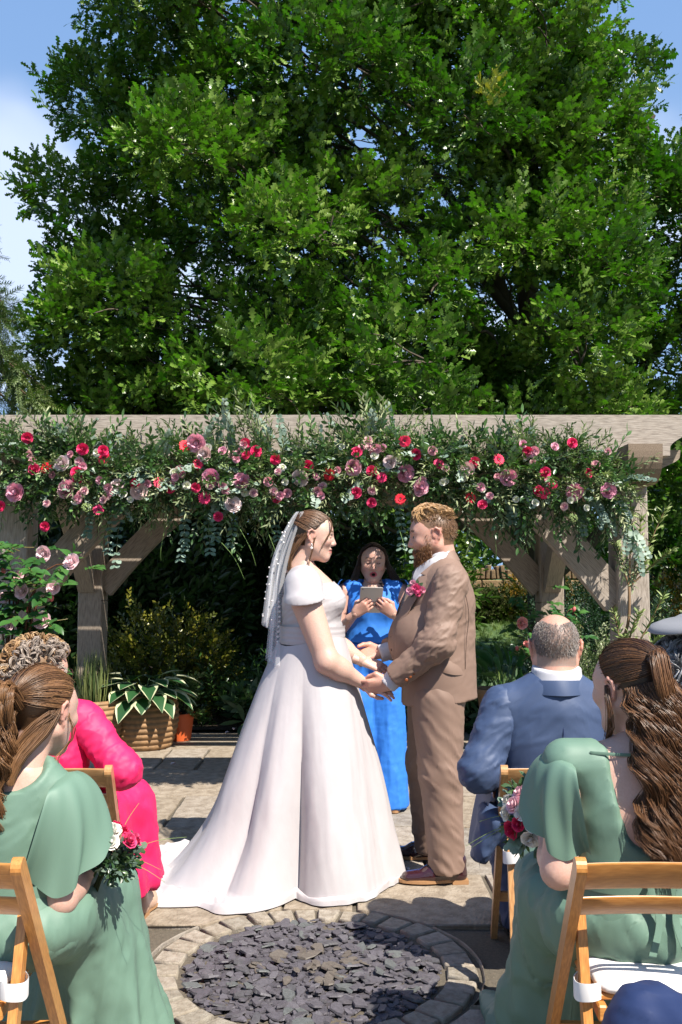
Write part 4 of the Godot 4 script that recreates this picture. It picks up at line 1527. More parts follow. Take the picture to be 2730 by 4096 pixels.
	var kinds := {
		"gerbera": [[-1.75, 2.07], [-1.41, 2.13], [-1.44, 1.82], [-0.93, 2.20], [-0.85, 2.09], [-0.81, 1.89], [-0.07, 2.03], [0.38, 2.23], [0.24, 2.01], [0.35, 1.88], [0.94, 2.12], [1.21, 1.92], [0.77, 1.89], [-1.08, 1.98], [0.58, 2.09]],
		"peony": [[-1.92, 1.92], [-1.62, 1.94], [-0.77, 2.01], [-0.59, 1.99], [-0.86, 2.22], [0.38, 2.04], [0.99, 2.01], [0.47, 1.95], [1.58, 1.93], [1.39, 1.93], [0.07, 2.07]],
		"rose": [[-1.65, 2.09], [-1.20, 1.93], [-0.64, 1.85], [0.29, 2.10], [0.75, 2.06], [-0.24, 2.01], [-1.33, 1.96], [-0.81, 2.15]],
		"red_rose": [[-2.02, 1.84], [-1.87, 2.25], [-1.56, 2.00], [-1.02, 1.95], [-0.56, 2.14], [-0.57, 2.22], [-1.41, 2.17], [0.18, 2.05], [0.09, 1.92], [1.21, 2.04], [1.26, 1.97], [-0.73, 1.78], [-0.39, 2.12], [-0.38, 1.89], [0.18, 1.86], [-1.57, 2.04], [1.17, 1.93], [0.84, 1.85], [1.38, 2.22], [-1.75, 1.72]],
		"pink_rose": [[-1.84, 2.11], [-1.85, 2.15], [-1.83, 2.07], [-1.61, 2.15], [-1.56, 2.11], [-1.54, 2.08], [-1.59, 2.03], [-1.52, 1.93], [-1.56, 1.88], [-1.54, 1.91], [-1.39, 1.90], [-1.37, 1.92], [-1.38, 1.95], [-0.96, 2.06], [-0.98, 2.01], [-0.94, 2.03], [-0.65, 2.15], [-0.62, 2.12], [-0.61, 2.17], [-0.58, 2.21], [-0.68, 1.93], [-0.70, 1.96], [-0.40, 1.93], [-0.36, 1.90], [-0.14, 1.93], [-0.11, 1.96], [-0.12, 1.90], [0.12, 2.19], [0.17, 2.19], [0.19, 2.16], [0.21, 2.18], [0.16, 2.23], [0.48, 1.99], [0.46, 1.92], [1.14, 2.10], [1.13, 2.16], [1.15, 2.17], [1.10, 2.14], [1.08, 2.21], [0.88, 1.90], [1.32, 1.84], [1.23, 1.99], [-0.32, 1.92], [-0.52, 1.92]],
		"white_bloom": [[-1.45, 2.16], [-1.57, 1.87], [-0.99, 2.04], [-0.79, 2.19], [-0.35, 2.07], [0.60, 1.98], [1.15, 1.86], [1.45, 1.83], [0.62, 1.99], [-0.57, 1.92], [0.84, 1.94], [-1.25, 1.88], [0.20, 2.14]],
		"seed_head": [[-0.70, 2.07], [-0.42, 2.01], [0.51, 2.14], [1.53, 1.98], [-1.55, 2.01], [1.37, 1.77], [0.02, 1.90], [-1.50, 1.83]],
	}
	var proto := {"gerbera": [], "peony": [], "rose": [], "red_rose": [], "pink_rose": [], "white_bloom": []}
	for k in 3:
		proto.gerbera.append(gerbera_mesh(0.046, red.lerp(cer, k / 2.0)).commit())
		proto.peony.append(rose_mesh(0.058, pink * 0.85, [pink, Color(0.82, 0.48, 0.56), Color(0.76, 0.36, 0.52)][k], 6, 0.35).commit())
		proto.rose.append(rose_mesh(0.046, mauve * 0.8, [mauve, blush, Color(0.78, 0.64, 0.62)][k], 5, 0.8).commit())
		proto.red_rose.append(rose_mesh(0.032, cer * 0.7, [cer, Color(0.66, 0.03, 0.13), Color(0.70, 0.05, 0.16)][k], 4, 0.7).commit())
		proto.pink_rose.append(rose_mesh(0.026, pink * 0.8, [Color(0.80, 0.42, 0.46), blush, Color(0.78, 0.38, 0.48)][k], 4, 0.7).commit())
		proto.white_bloom.append(rose_mesh(0.022, Color(0.62, 0.66, 0.45), Color(0.74, 0.73, 0.66), 3, 0.8).commit())
	var seed_head := Acc.new()
	for k in 60:
		var d := rv().normalized()
		d.z = absf(d.z)
		seed_head.ball(d * Vector3(0.035, 0.03, 0.022), Vector3.ONE * 0.006, Color(0.16, 0.22, 0.07) * rf(0.7, 1.5), 5, 4)
	var sh := seed_head.commit()
	for k in 46:  # small spray roses between the large blooms
		kinds[["pink_rose", "pink_rose", "white_bloom", "red_rose"][k % 4]].append([-2.15 + 3.8 * (k + rng.randf()) / 46.0, 2.04 + rf(-0.19, 0.17)])
	for kind in kinds:
		var k := 0
		for q in kinds[kind]:
			var p := Vector3(q[0], q[1], -5.52 + rf(-0.03, 0.02))
			var d := Vector3(rf(-0.45, 0.45), rf(-0.35, 0.45), 1.0)
			var m: Mesh = sh if kind == "seed_head" else proto[kind][k % 3]
			var f := put(kind, m, M.petal, t, Transform3D(look(d).scaled(Vector3.ONE * rf(0.74, 0.98)), p + o))
			if kind == "gerbera":
				var c := Acc.new()
				c.ball(Vector3(0, 0, 0.006), Vector3(0.011, 0.011, 0.005), Color(0.03, 0.02, 0.012), 10, 6)
				put("flower_centre", c.commit(), M.painted, f)
			k += 1


# ---------------------------------------------------------------- people: heads, hands, hair
const SKIN := Color(0.60, 0.365, 0.275)


func make_head(acc: Acc, at: Transform3D, opt: Dictionary) -> void:  # face along +z, up +y, origin between the ears
	var f := Field.new(Vector3(-0.105, -0.20, -0.135), Vector3(0.105, 0.145, 0.14), opt.get("cell", 0.0045))
	var jaw: float = opt.get("jaw", 1.0)
	var male: bool = opt.get("male", false)
	f.ell(Vector3(0, 0.028, -0.018), Vector3(0.077, 0.088, 0.098), 0.02)
	f.ell(Vector3(0, -0.03, 0.028), Vector3(0.062 * jaw, 0.078, 0.062), 0.04)
	f.ell(Vector3(0, 0.03, 0.035), Vector3(0.060, 0.06, 0.052), 0.03)
	for s in [-1.0, 1.0]:
		f.cap(Vector3(0.056 * s * jaw, -0.05, -0.008), Vector3(0.016 * s, -0.103, 0.058), 0.02, 0.017, 0.03)
		f.ell(Vector3(0.040 * s, -0.022, 0.062), Vector3(0.022, 0.02, 0.022), 0.02)
	f.cap(Vector3(-0.008, -0.10, 0.066), Vector3(0.008, -0.10, 0.066), 0.018, 0.018, 0.02)
	f.cap(Vector3(-0.036, 0.026, 0.068), Vector3(0.036, 0.026, 0.068), 0.014, 0.014, 0.016)
	for s in [-1.0, 1.0]:
		f.ell(Vector3(0.032 * s, 0.004, 0.092), Vector3(0.019, 0.011, 0.012), 0.010, Basis(), true)
		f.ell(Vector3(0.0305 * s, 0.003, 0.0765), Vector3(0.0135, 0.0115, 0.0125), 0.002)
	f.cap(Vector3(0, 0.018, 0.083), Vector3(0, -0.028, 0.104), 0.0075, 0.0105, 0.010)
	f.cap(Vector3(-0.010, -0.033, 0.094), Vector3(0.010, -0.033, 0.094), 0.0085, 0.0085, 0.008)
	var op: float = opt.get("mouth", 0.0)
	f.ell(Vector3(0, -0.058 , 0.084), Vector3(0.024 - op * 0.4, 0.0065, 0.012), 0.008)
	f.ell(Vector3(0, -0.072 - op, 0.082), Vector3(0.020 - op * 0.3, 0.0075, 0.012), 0.008)
	if op > 0.0:
		f.ell(Vector3(0, -0.066 - op * 0.5, 0.094), Vector3(0.011, 0.008 + op * 0.5, 0.022), 0.003, Basis(), true)
	else:
		f.cap(Vector3(0, -0.08, 0.089), Vector3(0, -0.083, 0.089), 0.001, 0.001)
	for s in [-1.0, 1.0]:
		var rim := [Vector3(0.074, 0.004, 0.004), Vector3(0.081, 0.023, 0.001), Vector3(0.087, 0.030, -0.012), Vector3(0.089, 0.020, -0.026), Vector3(0.087, 0.002, -0.029), Vector3(0.082, -0.018, -0.020), Vector3(0.077, -0.032, -0.009)]
		for k in 6:
			f.cap(rim[k] * Vector3(s, 1, 1), rim[k + 1] * Vector3(s, 1, 1), 0.0052, 0.0052, 0.004)
		f.ell(Vector3(0.077 * s, -0.002, -0.013), Vector3(0.0055, 0.028, 0.015), 0.004)
		f.cap(Vector3(0.077 * s, -0.008, 0.003), Vector3(0.078 * s, 0.0, 0.002), 0.005, 0.004, 0.004)
		f.ell(Vector3(0.077 * s, -0.033, -0.007), Vector3(0.0055, 0.009, 0.008), 0.004)
	var neck: Vector3 = opt.get("neck", Vector3(0, -0.17, -0.05))
	f.cap(Vector3(0, -0.055, -0.03), neck, opt.get("neck_r", 0.052), opt.get("neck_r", 0.052) + 0.004, 0.03)
	f.ell(Vector3(0, -0.085, 0.03), Vector3(0.035 * jaw, 0.025, 0.04), 0.03)
	var skin: Color = opt.get("skin", SKIN)
	var lip: Color = opt.get("lip", Color(0.46, 0.14, 0.12))
	var brow: Color = opt.get("brow", Color(0.10, 0.055, 0.03))
	var hair: Color = opt.get("hair", Color(0.08, 0.045, 0.025))
	var line: float = opt.get("hairline", 0.078)
	var bald: bool = opt.get("bald", false)
	var down: float = opt.get("look_down", 0.0)
	f.mesh(acc, at, func(p: Vector3, g: Vector3) -> Color:
		var c := skin
		var ax := absf(p.x)
		c = c.lerp(Color(0.62, 0.24, 0.19), 0.45 * clampf(1.0 - Vector3(ax - 0.042, p.y + 0.028, p.z - 0.07).length() / 0.032, 0, 1))
		c = c.lerp(Color(0.60, 0.25, 0.19), 0.5 * clampf(1.0 - Vector3(p.x, p.y + 0.03, p.z - 0.108).length() / 0.02, 0, 1))
		c = c.lerp(Color(0.62, 0.24, 0.18), 0.45 * clampf((ax - 0.074) / 0.006, 0, 1) * float(p.y > -0.05))
		if p.z > 0.06:
			var ly := (p.y + 0.065 + op * 0.5) / (0.0125 + op * 0.9)
			var lx := p.x / (0.0245 - op * 0.4)
			var q := lx * lx + ly * ly
			if q < 1.0:
				c = lip
				if op > 0.0 and Vector2(p.x / 0.011, (p.y + 0.066 + op * 0.5) / (0.008 + op * 0.5)).length() < 0.95 and p.z < 0.093:
					c = Color(0.03, 0.008, 0.008)
				elif op == 0.0 and absf(p.y + 0.0645) < 0.0022:
					c = lip * 0.5
			var by := p.y - 0.033 + 6.0 * pow(ax - 0.030, 2.0)
			if absf(by) < 0.0040 and ax > 0.013 and ax < 0.049:
				c = c.lerp(brow, 0.9)
			var e := Vector2((ax - 0.030) / 0.0125, (p.y - 0.003 + down) / 0.0062)
			if e.length() < 1.0 and p.z > 0.07:
				if down > 0.0:
					c = c.lerp(Color(0.40, 0.20, 0.15), 0.6)
					if p.y < 0.001 - down * 0.4:
						c = Color(0.045, 0.025, 0.02)
				else:
					c = Color(0.50, 0.44, 0.40)
					if Vector2((ax - 0.030) * 0.8, p.y - 0.004).length() < 0.0058:
						c = Color(0.05, 0.05, 0.05)
					if p.y > 0.0050:
						c = Color(0.03, 0.018, 0.014)
		if male and p.y < -0.02 and p.z > -0.02 and p.y > -0.14 and opt.has("beard"):
			c = c.lerp(opt.beard, clampf((-0.03 - p.y) / 0.03, 0, 1) * 0.8 * smoothstep(-0.02, 0.015, p.z))
		var hz := line - maxf(0.0, (0.075 - p.y) * 0.9)
		if opt.has("scalp") and opt.scalp.call(p):
			c = c.lerp(hair, 0.75)
		if not bald and ((p.z < hz and p.y > 0.0) or (p.z < -0.04 and p.y > -0.052) ) and ax < 0.083 and not (ax > 0.0745 and p.y < 0.03 and p.z > -0.04):
			c = hair
		return c)


func make_hand(acc: Acc, at: Transform3D, side: float, curl: Array, thumb: Vector2, s := 1.0, skin := SKIN, spread := 1.0) -> void:
	# wrist at the origin, fingers along +z, back of the hand +y, thumb towards +x * side
	var f := Field.new(Vector3(-0.085, -0.10, -0.06), Vector3(0.085, 0.055, 0.20), 0.0042)
	f.cap(Vector3(0, 0, -0.05), Vector3(0, 0, 0.012), 0.026, 0.024, 0.01, Vector3(1, 1.25, 1))
	var lens := [0.074, 0.082, 0.077, 0.060]
	for k in 4:
		var x: float = [0.030, 0.0105, -0.0095, -0.028][k] * side
		var kn := Vector3(x, 0.002 - 0.003 * absf(k - 1.2), [0.088, 0.092, 0.088, 0.079][k])
		f.cap(Vector3(x * 0.55, -0.002, 0.012), kn, 0.0165, 0.0125, 0.014)
		var p := kn
		var a: float = curl[k] * 0.75
		var fan: float = [0.10, 0.02, -0.05, -0.13][k] * side * spread
		for j in 3:
			var l: float = lens[k] * [0.45, 0.31, 0.24][j]
			var d := Vector3(sin(fan), -sin(a) * cos(fan), cos(a) * cos(fan))
			f.cap(p, p + d * l, 0.0098 - j * 0.0009, 0.0090 - j * 0.0010, 0.004)
			p += d * l
			a += curl[k] * [0.95, 0.7, 0.0][j]
	var t0 := Vector3(0.018 * side, -0.008, 0.018)
	var t1 := Vector3((0.048 + 0.01 * thumb.x) * side, -0.014 - 0.012 * thumb.y, 0.052)
	var t2 := t1 + Vector3((0.022 * thumb.x - 0.012) * side, -0.010 - 0.020 * thumb.y, 0.032)
	var t3 := t2 + Vector3((0.010 * thumb.x - 0.014) * side, -0.004 - 0.016 * thumb.y, 0.024)
	f.cap(t0, t1, 0.017, 0.0135, 0.012)
	f.cap(t1, t2, 0.0122, 0.0108, 0.004)
	f.cap(t2, t3, 0.0105, 0.0085, 0.004)
	f.mesh(acc, at * Transform3D(Basis().scaled(Vector3.ONE * s), Vector3.ZERO), func(p: Vector3, g: Vector3) -> Color:
		var red := clampf(0.25 + (p.z - 0.08) * 4.0, 0.0, 0.5)
		return skin.lerp(Color(0.62, 0.24, 0.18), red * 0.7))


func lock(acc: Acc, pts: Array, n: int, spread: float, r: float, col: Color, col2: Color, tipw := 0.6, wave := 0.0, turns := 0.0) -> void:  # a bundle of strands along a path
	var steps := maxi(8, int(turns * 7.0))
	var path := spline(pts, steps)
	var len := path.size() - 1
	var base_ph := rf(0, TAU)
	for k in n:
		var off := rv()
		off = off.normalized() * sqrt(rng.randf()) * spread
		var ph := rf(-0.5, 0.5)
		var st := []
		for j in path.size():
			var t := float(j) / len
			var p: Vector3 = path[j]
			var d: Vector3 = (path[mini(j + 1, len)] - path[maxi(j - 1, 0)]).normalized()
			var sd := d.cross(Vector3(0.2, 0.1, 1)).normalized()
			var up := sd.cross(d)
			var w := lerpf(1.0, tipw, t)
			var q := p + (sd * off.x + up * off.y) * w + d * off.z * 0.3
			if turns > 0.0:
				var an := t * TAU * turns + ph * 0.7 + base_ph
				q += (sd * cos(an) + up * sin(an)) * wave * (1.0 + ph) * smoothstep(0.0, 0.25, t)
			elif wave > 0.0:
				q += sd * sin(t * 9.0 + ph * 2.0) * wave * t
			st.append(q)
		var cc := col.lerp(col2, rng.randf())
		acc.tube(st, r, r * 0.45, 3, cc, cc.lerp(col2, 0.4), r * 1.1)


func head_lock(acc: Acc, xf: Transform3D, pts: Array, n: int, spread: float, r: float, col: Color, col2: Color, tipw := 0.6, wave := 0.0, turns := 0.0) -> void:
	var w := []
	for p in pts:
		w.append(xf * p)
	lock(acc, w, n, spread, r, col, col2, tipw, wave, turns)


func swept_hair(acc: Acc, xf: Transform3D, n: int, knot: Vector3, r: float, col: Color, col2: Color, lift := 1.07) -> void:  # combed over the skull from the hairline to a knot
	var ce := Vector3(0, 0.028, -0.018)
	var rad := Vector3(0.077, 0.088, 0.098)
	var kd := ((knot - ce) / rad).normalized()
	for k in n:
		var f := rf(-1.0, 1.0)
		var g := absf(f)
		var a := Vector3(sin(f * 1.7) * 0.9, lerpf(0.74, -0.14, pow(g, 1.3)), lerpf(0.80, 0.02, g)).normalized()
		var t0 := maxf(0.0, rf(-0.5, 0.55))
		var up := lift + rf(-0.02, 0.04) + (rf(0.0, 0.10) if rng.randf() < 0.025 else 0.0)
		var wob := rv(0.05 if rng.randf() < 0.9 else 0.16)
		var path := []
		for j in 9:
			var t := lerpf(t0, 1.0, j / 8.0)
			var d := (a.slerp(kd, t) + wob * sin(PI * t)).normalized()
			path.append(xf * (ce + d * rad * (up + 0.03 * sin(PI * t))))
		var c := col.lerp(col2, pow(rng.randf(), 1.4))
		acc.tube(path, r, r * 0.8, 3, c, c.lerp(col, 0.3))


func tuft(acc: Acc, xf: Transform3D, n: int, ok, length: float, comb: Vector3, r: float, col: Color, col2: Color, curl := 0.0, ce := Vector3(0, 0.028, -0.018), rad := Vector3(0.077, 0.088, 0.098)) -> void:  # short hairs on the skull
	var made := 0
	while made < n:
		var d := rv().normalized()
		var p := ce + d * rad
		made += 1
		if not ok.call(p):
			continue
		var nr := (d / rad).normalized()
		var l := length * rf(0.7, 1.25)
		var q := rv(0.5 + curl)
		var p1 := p + (nr * 0.55 + comb * 0.6 + q * 0.25) * l * 0.5
		var p2 := p1 + (comb + nr * (0.1 - curl * 0.3) + q * 0.45) * l * 0.6
		var c := col.lerp(col2, rng.randf())
		acc.tube([xf * (p - nr * 0.003), xf * p1, xf * p2], r, r * 0.4, 3, c)


func person(label: String, at: Vector3) -> Node3D:
	return thing("person", label, "person", at)


func crease(p: Vector3, s: Vector3, amp: float) -> float:  # soft ridges of cloth; s: waves per metre along each axis
	var n := fold.get_noise_3d(p.x * s.x, p.y * s.y, p.z * s.z)
	var m := fold.get_noise_3d(p.x * s.x * 0.5 + 7.0, p.y * s.y * 0.5, p.z * s.z * 0.5 + 3.0)
	var f := fold.get_noise_3d(p.x * s.x * 2.1 + 3.0, p.y * s.y * 2.1 + 5.0, p.z * s.z * 2.1)
	return amp * (maxf(-0.6, 0.75 - absf(n) * 4.2) * 0.9 + m * 0.6 + (0.4 - absf(f) * 2.0) * 0.35)


func ribbon(acc: Acc, pts: Array, wide: Array, side: Array, thick := 0.003, steps := 16) -> void:  # a band with thickness along a path
	var path := spline(pts, steps)
	var sd := spline(side, steps)
	var fv := acc.v.size()
	var fi := acc.i.size()
	for k in steps + 1:
		var t := float(k) / steps * (wide.size() - 1)
		var j := mini(int(t), wide.size() - 2)
		var w: float = lerpf(wide[j], wide[j + 1], t - j) * 0.5
		var d: Vector3 = (path[mini(k + 1, steps)] - path[maxi(k - 1, 0)]).normalized()
		var s: Vector3 = sd[k].normalized()
		var nr := d.cross(s).normalized() * thick * 0.5
		var p: Vector3 = path[k]
		for q in [p - s * w - nr, p + s * w - nr, p + s * w + nr, p - s * w + nr]:
			acc.vert(q)
	for k in steps:
		for e in 4:
			var a := fv + k * 4 + e
			var b := fv + k * 4 + (e + 1) % 4
			acc.quad(a, b, b + 4, a + 4)
	acc.quad(fv, fv + 3, fv + 2, fv + 1)
	var z := fv + steps * 4
	acc.quad(z, z + 1, z + 2, z + 3)
	acc.smooth(fv, fi)


func shoe(parent: Node3D, called: String, at: Vector3, dir: Vector3, l: float, m: Material, sole: Material) -> void:  # heel at the origin, toe along +z
	var f := Field.new(Vector3(-0.07, 0.0, -0.03), Vector3(0.07, 0.14, l + 0.02), 0.006)
	f.cap(Vector3(0, 0.035, 0.035), Vector3(0, 0.04, l * 0.5), 0.036, 0.038, 0.02)
	f.cap(Vector3(0, 0.036, l * 0.5), Vector3(0, 0.028, l - 0.045), 0.042, 0.036, 0.03, Vector3(1, 1.25, 1))
	f.cap(Vector3(0, 0.05, 0.04), Vector3(0, 0.10, 0.035), 0.034, 0.037, 0.03)
	f.cap(Vector3(0, 0.06, 0.08), Vector3(0, 0.055, l * 0.55), 0.03, 0.022, 0.03)
	f.cut(Vector3(0, -1, 0), -0.016)
	var a := Acc.new()
	f.mesh(a)
	var xf := Transform3D(look(dir), at)
	var o := put(called, a.commit(), m, parent, xf)
	var s := PackedVector2Array()
	for k in 28:
		var an := TAU * k / 28
		var zz := l * 0.5 + cos(an) * l * 0.51
		var wd := 0.036 + 0.012 * smoothstep(0.3, 0.7, zz / l)
		s.append(Vector2(sin(an) * wd * 1.05, zz))
	var b := Acc.new()
	b.prism(s, 0.004, 0.018)
	var hs := PackedVector2Array([Vector2(-0.034, -0.005), Vector2(0.034, -0.005), Vector2(0.036, 0.07), Vector2(-0.036, 0.07)])
	b.prism(hs, -0.0035, 0.0155)
	put("sole", b.commit(), sole, o, Transform3D(Basis(Vector3.RIGHT, Vector3.BACK, Vector3.UP), Vector3(0, 0.0035, 0)))
	if called == "shoe":
		var lc := Acc.new()
		for k in 5:
			var z0 := l * 0.36 + k * 0.016
			lc.tube([Vector3(-0.02, 0.087 - k * 0.0022, z0), Vector3(0, 0.094 - k * 0.0028, z0 + 0.004), Vector3(0.02, 0.087 - k * 0.0022, z0)], 0.0028, 0.0028, 4)
		put("laces", lc.commit(), M.button_dark, o)


# ---------------------------------------------------------------- the bride
func bride() -> void:
	var t := person("woman in a white satin wedding dress and pearl veil holding the suited man's hands", Vector3(-0.13, 0, -4.58))
	var hx := Transform3D(look(Vector3(1, -0.10, 0.02)).scaled(Vector3.ONE * 0.96), Vector3(0.0, 1.618, 0))
	var skin := Color(0.64, 0.42, 0.335)
	var body := Acc.new()
	make_head(body, hx, {"cell": 0.0036, "skin": skin, "hair": Color(0.075, 0.04, 0.022), "hairline": 0.048, "neck": Vector3(0, -0.19, -0.075), "neck_r": 0.054, "lip": Color(0.50, 0.17, 0.15), "look_down": 0.002, "jaw": 1.06})
	var f := Field.new(Vector3(-0.24, 1.0, -0.30), Vector3(0.30, 1.50, 0.32), 0.009)
	f.cap(Vector3(-0.045, 1.43, 0), Vector3(-0.065, 1.50, 0), 0.07, 0.052, 0.03)
	f.cap(Vector3(-0.05, 1.375, -0.135), Vector3(-0.05, 1.375, 0.135), 0.056, 0.056, 0.05)
	f.ell(Vector3(-0.01, 1.28, 0), Vector3(0.135, 0.17, 0.165), 0.04)
	f.ell(Vector3(0.065, 1.31, 0.07), Vector3(0.075, 0.075, 0.075), 0.04)
	f.ell(Vector3(0.065, 1.31, -0.07), Vector3(0.075, 0.075, 0.075), 0.04)
	f.ell(Vector3(0.0, 1.10, 0), Vector3(0.14, 0.14, 0.16), 0.05)
	f.mesh(body, Transform3D(), func(p: Vector3, g: Vector3) -> Color: return skin)
	for s in [1.0, -1.0]:
		var sh := Vector3(-0.045, 1.355, 0.185 * s)
		var el := Vector3(0.065, 1.03, 0.225) if s > 0 else Vector3(0.09, 1.08, -0.20)
		var wr := Vector3(0.232, 0.920, 0.115) if s > 0 else Vector3(0.235, 1.012, -0.048)
		var g := Field.new(Vector3(-0.16, 0.86, minf(sh.z, wr.z) - 0.12), Vector3(0.30, 1.46, maxf(el.z, wr.z) + 0.12), 0.008)
		g.cap(sh + Vector3(0, -0.02, -0.012 * s), el, 0.074, 0.054, 0.03)
		g.cap(el, el.lerp(wr, 0.35), 0.054, 0.050, 0.03)
		g.cap(el.lerp(wr, 0.3), wr, 0.051, 0.029, 0.03)
		g.mesh(body, Transform3D(), func(p: Vector3, n: Vector3) -> Color: return skin.lerp(Color(0.60, 0.28, 0.21), 0.22 * clampf(1.0 - p.distance_to(el) / 0.08, 0, 1)))
	make_hand(body, Transform3D(look(Vector3(0.93, -0.22, 0.10), Vector3(0.2, 0.8, 0.55)), Vector3(0.238, 0.917, 0.115)), -1.0, [0.30, 0.32, 0.35, 0.4], Vector2(0.1, 0.3), 0.93, skin)
	make_hand(body, Transform3D(look(Vector3(0.93, -0.30, 0.08), Vector3(0.25, 0.8, 0.55)), Vector3(0.24, 1.010, -0.045)), 1.0, [0.5, 0.5, 0.55, 0.6], Vector2(0.0, 0.4), 0.93, skin)
	put("body", body.commit(), M.skin, t)
	# bodice with off-the-shoulder sleeves
	var b := Acc.new()
	var d := Field.new(Vector3(-0.24, 1.06, -0.28), Vector3(0.24, 1.50, 0.28), 0.008)
	d.ell(Vector3(-0.012, 1.28, 0), Vector3(0.145, 0.18, 0.178), 0.04)
	d.ell(Vector3(0.068, 1.305, 0.068), Vector3(0.086, 0.088, 0.086), 0.03)
	d.ell(Vector3(0.068, 1.305, -0.068), Vector3(0.086, 0.088, 0.086), 0.03)
	d.ell(Vector3(-0.01, 1.12, 0), Vector3(0.152, 0.17, 0.175), 0.05)
	d.cut(Vector3(-0.12, 1, 0).normalized(), 1.375)
	d.cut(Vector3(0, -1, 0), -1.10)
	d.mesh(b, Transform3D(), null, func(p: Vector3, n: Vector3) -> float:
		return crease(Vector3(p.x * 0.4 + p.y * 0.25, p.y - p.x * 0.45, p.z * 0.4), Vector3(6, 15, 6), 0.003))
	put("bodice", b.commit(), M.satin, t)
	for s in [1.0, -1.0]:
		var sl := Acc.new()
		var q := Field.new(Vector3(-0.22, 1.26, 0.02 if s > 0 else -0.36), Vector3(0.14, 1.52, 0.36 if s > 0 else -0.02), 0.005)
		q.cap(Vector3(-0.052, 1.39, 0.085 * s), Vector3(-0.046, 1.372, 0.165 * s), 0.088, 0.087, 0.03)
		q.cap(Vector3(-0.046, 1.372, 0.165 * s), Vector3(-0.040, 1.30, 0.192 * s), 0.083, 0.102, 0.03)
		q.cut(Vector3(0.10, -1, -0.25 * s).normalized(), -1.318)
		q.cut(Vector3(0.25, 0.85, -0.75 * s).normalized(), 1.145)
		q.mesh(sl, Transform3D(), null, func(p: Vector3, n: Vector3) -> float: return crease(Vector3(p.x, p.y + p.x * 0.5, p.z), Vector3(4, 5, 4), 0.0008))
		put("sleeve", sl.commit(), M.satin, t)
	var sa := Acc.new()
	sa.sheet(56, 12, func(u: float, v: float) -> Vector3:
		var an := -TAU * u
		var rr := 1.0 + 0.018 * absf(sin(v * PI * 3.5 + 0.4 * sin(an * 2.0)))
		return Vector3(-0.01 + cos(an) * 0.158 * rr, 1.10 + 0.085 * v, sin(an) * 0.181 * rr), Color.WHITE, true)
	put("sash", sa.commit(), M.satin, t)
	# skirt: pleats that widen to the hem, and a train on the ground behind her
	var k := Acc.new()
	k.sheet(260, 60, func(u: float, v: float) -> Vector3:
		var an := -TAU * u
		var cx := cos(an)
		var sz := sin(an)
		var back := pow(maxf(0.0, -cx), 1.6)
		var rw := 1.0 / sqrt(pow(cx / 0.163, 2.0) + pow(sz / 0.185, 2.0))
		var hem := 0.42 + 0.17 * back - 0.03 * maxf(0.0, sz) + 0.02 * sin(an * 2.0 + 0.6)
		var fl := minf(v / 0.80, 1.0)
		var ph := an * 8.0 + 1.7 * sin(an * 2.0 + 0.5) + 1.2 * sin(an * 3.0 + 1.0)
		var pl := (absf(sin(ph * 0.5)) * 2.2 - 1.3) * (0.7 + 0.5 * sin(an * 2.0 + 4.0)) + 0.35 * sin(an * 5.0 + 2.0)
		var r := lerpf(rw, hem, pow(fl, 0.92)) + pl * 0.046 * smoothstep(0.0, 1.0, fl) + 0.014 * fl * fold.get_noise_3d(cx * 3.0, v * 2.0, sz * 3.0)
		r += 0.13 * back * pow(maxf(0.0, (fl - 0.68) / 0.32), 2.0)
		var y := 1.115 * (1.0 - fl)
		if fl >= 1.0:
			var e := (v - 0.80) / 0.20
			var run := (0.015 + 0.15 * back + 0.03 * pow(maxf(0.0, sin(an) * 0.8 - cx * 0.6), 2.0)) * e
			r += run
			y = 0.008 + 0.020 * sin(e * PI) + back * (0.045 * pow(sin(e * 7.0 + pl * 1.6 + an * 2.0), 2.0)) * (1.0 - 0.6 * e) + 0.012 * pl * e * back + 0.012 * absf(pl)
			y += back * 0.028 * maxf(0.0, 0.6 - absf(fold.get_noise_2d(cx * r * 7.0, sz * r * 7.0)) * 4.0) * sin(e * PI)
			r += 0.03 * e * fold.get_noise_2d(an * 1.7, 3.0) + 0.02 * back * sin(an * 13.0) * e
			if e > 0.92:
				y = maxf(0.006, y * (1.0 - (e - 0.92) * 9.0))
		y += 0.02 * (1.0 - fl) * sin(an * 2.0)
		return Vector3(-0.01 + cx * r, maxf(y, 0.006), sz * r), Color.WHITE, true)
	put("skirt", k.commit(), M.satin, t)
	var bt := Acc.new()
	for q in 9:
		bt.ball(Vector3(-0.172 + 0.004 * sin(q * 0.6), 1.30 - 0.024 * q, 0.02), Vector3.ONE * 0.006, Color.WHITE, 6, 4)
	put("button_row", bt.commit(), M.pearl, t).set_meta("kind", "stuff")
	# hair: swept back to the comb, loose below, a few strands over the face
	var h := Acc.new()
	var c1 := Color(0.06, 0.03, 0.017)
	var c2 := Color(0.22, 0.115, 0.056)
	swept_hair(h, hx, 2600, Vector3(0, 0.075, -0.118), 0.0010, c1, c2, 1.10)
	for s in [1.0, -1.0]:
		for q in 70:
			var a := rng.randf()
			head_lock(h, hx, [Vector3(0.078 * s, 0.01 - 0.02 * a, -0.025 - 0.05 * a), Vector3(0.078 * s * (1.0 - 0.5 * a), -0.05, -0.07 - 0.04 * a), Vector3(0.06 * s * (1.0 - 0.8 * a), -0.12, -0.105 - 0.02 * a), Vector3(0.05 * s * (1.0 - a), -0.17 - 0.05 * rng.randf(), -0.095 - 0.03 * a)], 5, 0.012, 0.0013, c1, c2, 0.8, 0.006)
		head_lock(h, hx, [Vector3(0.02 * s, 0.100, 0.064), Vector3(0.058 * s, 0.066, 0.082), Vector3(0.072 * s, 0.01, 0.074), Vector3(0.078 * s, -0.06, 0.046)], 16, 0.006, 0.0008, c1, c2, 0.6, 0.006)
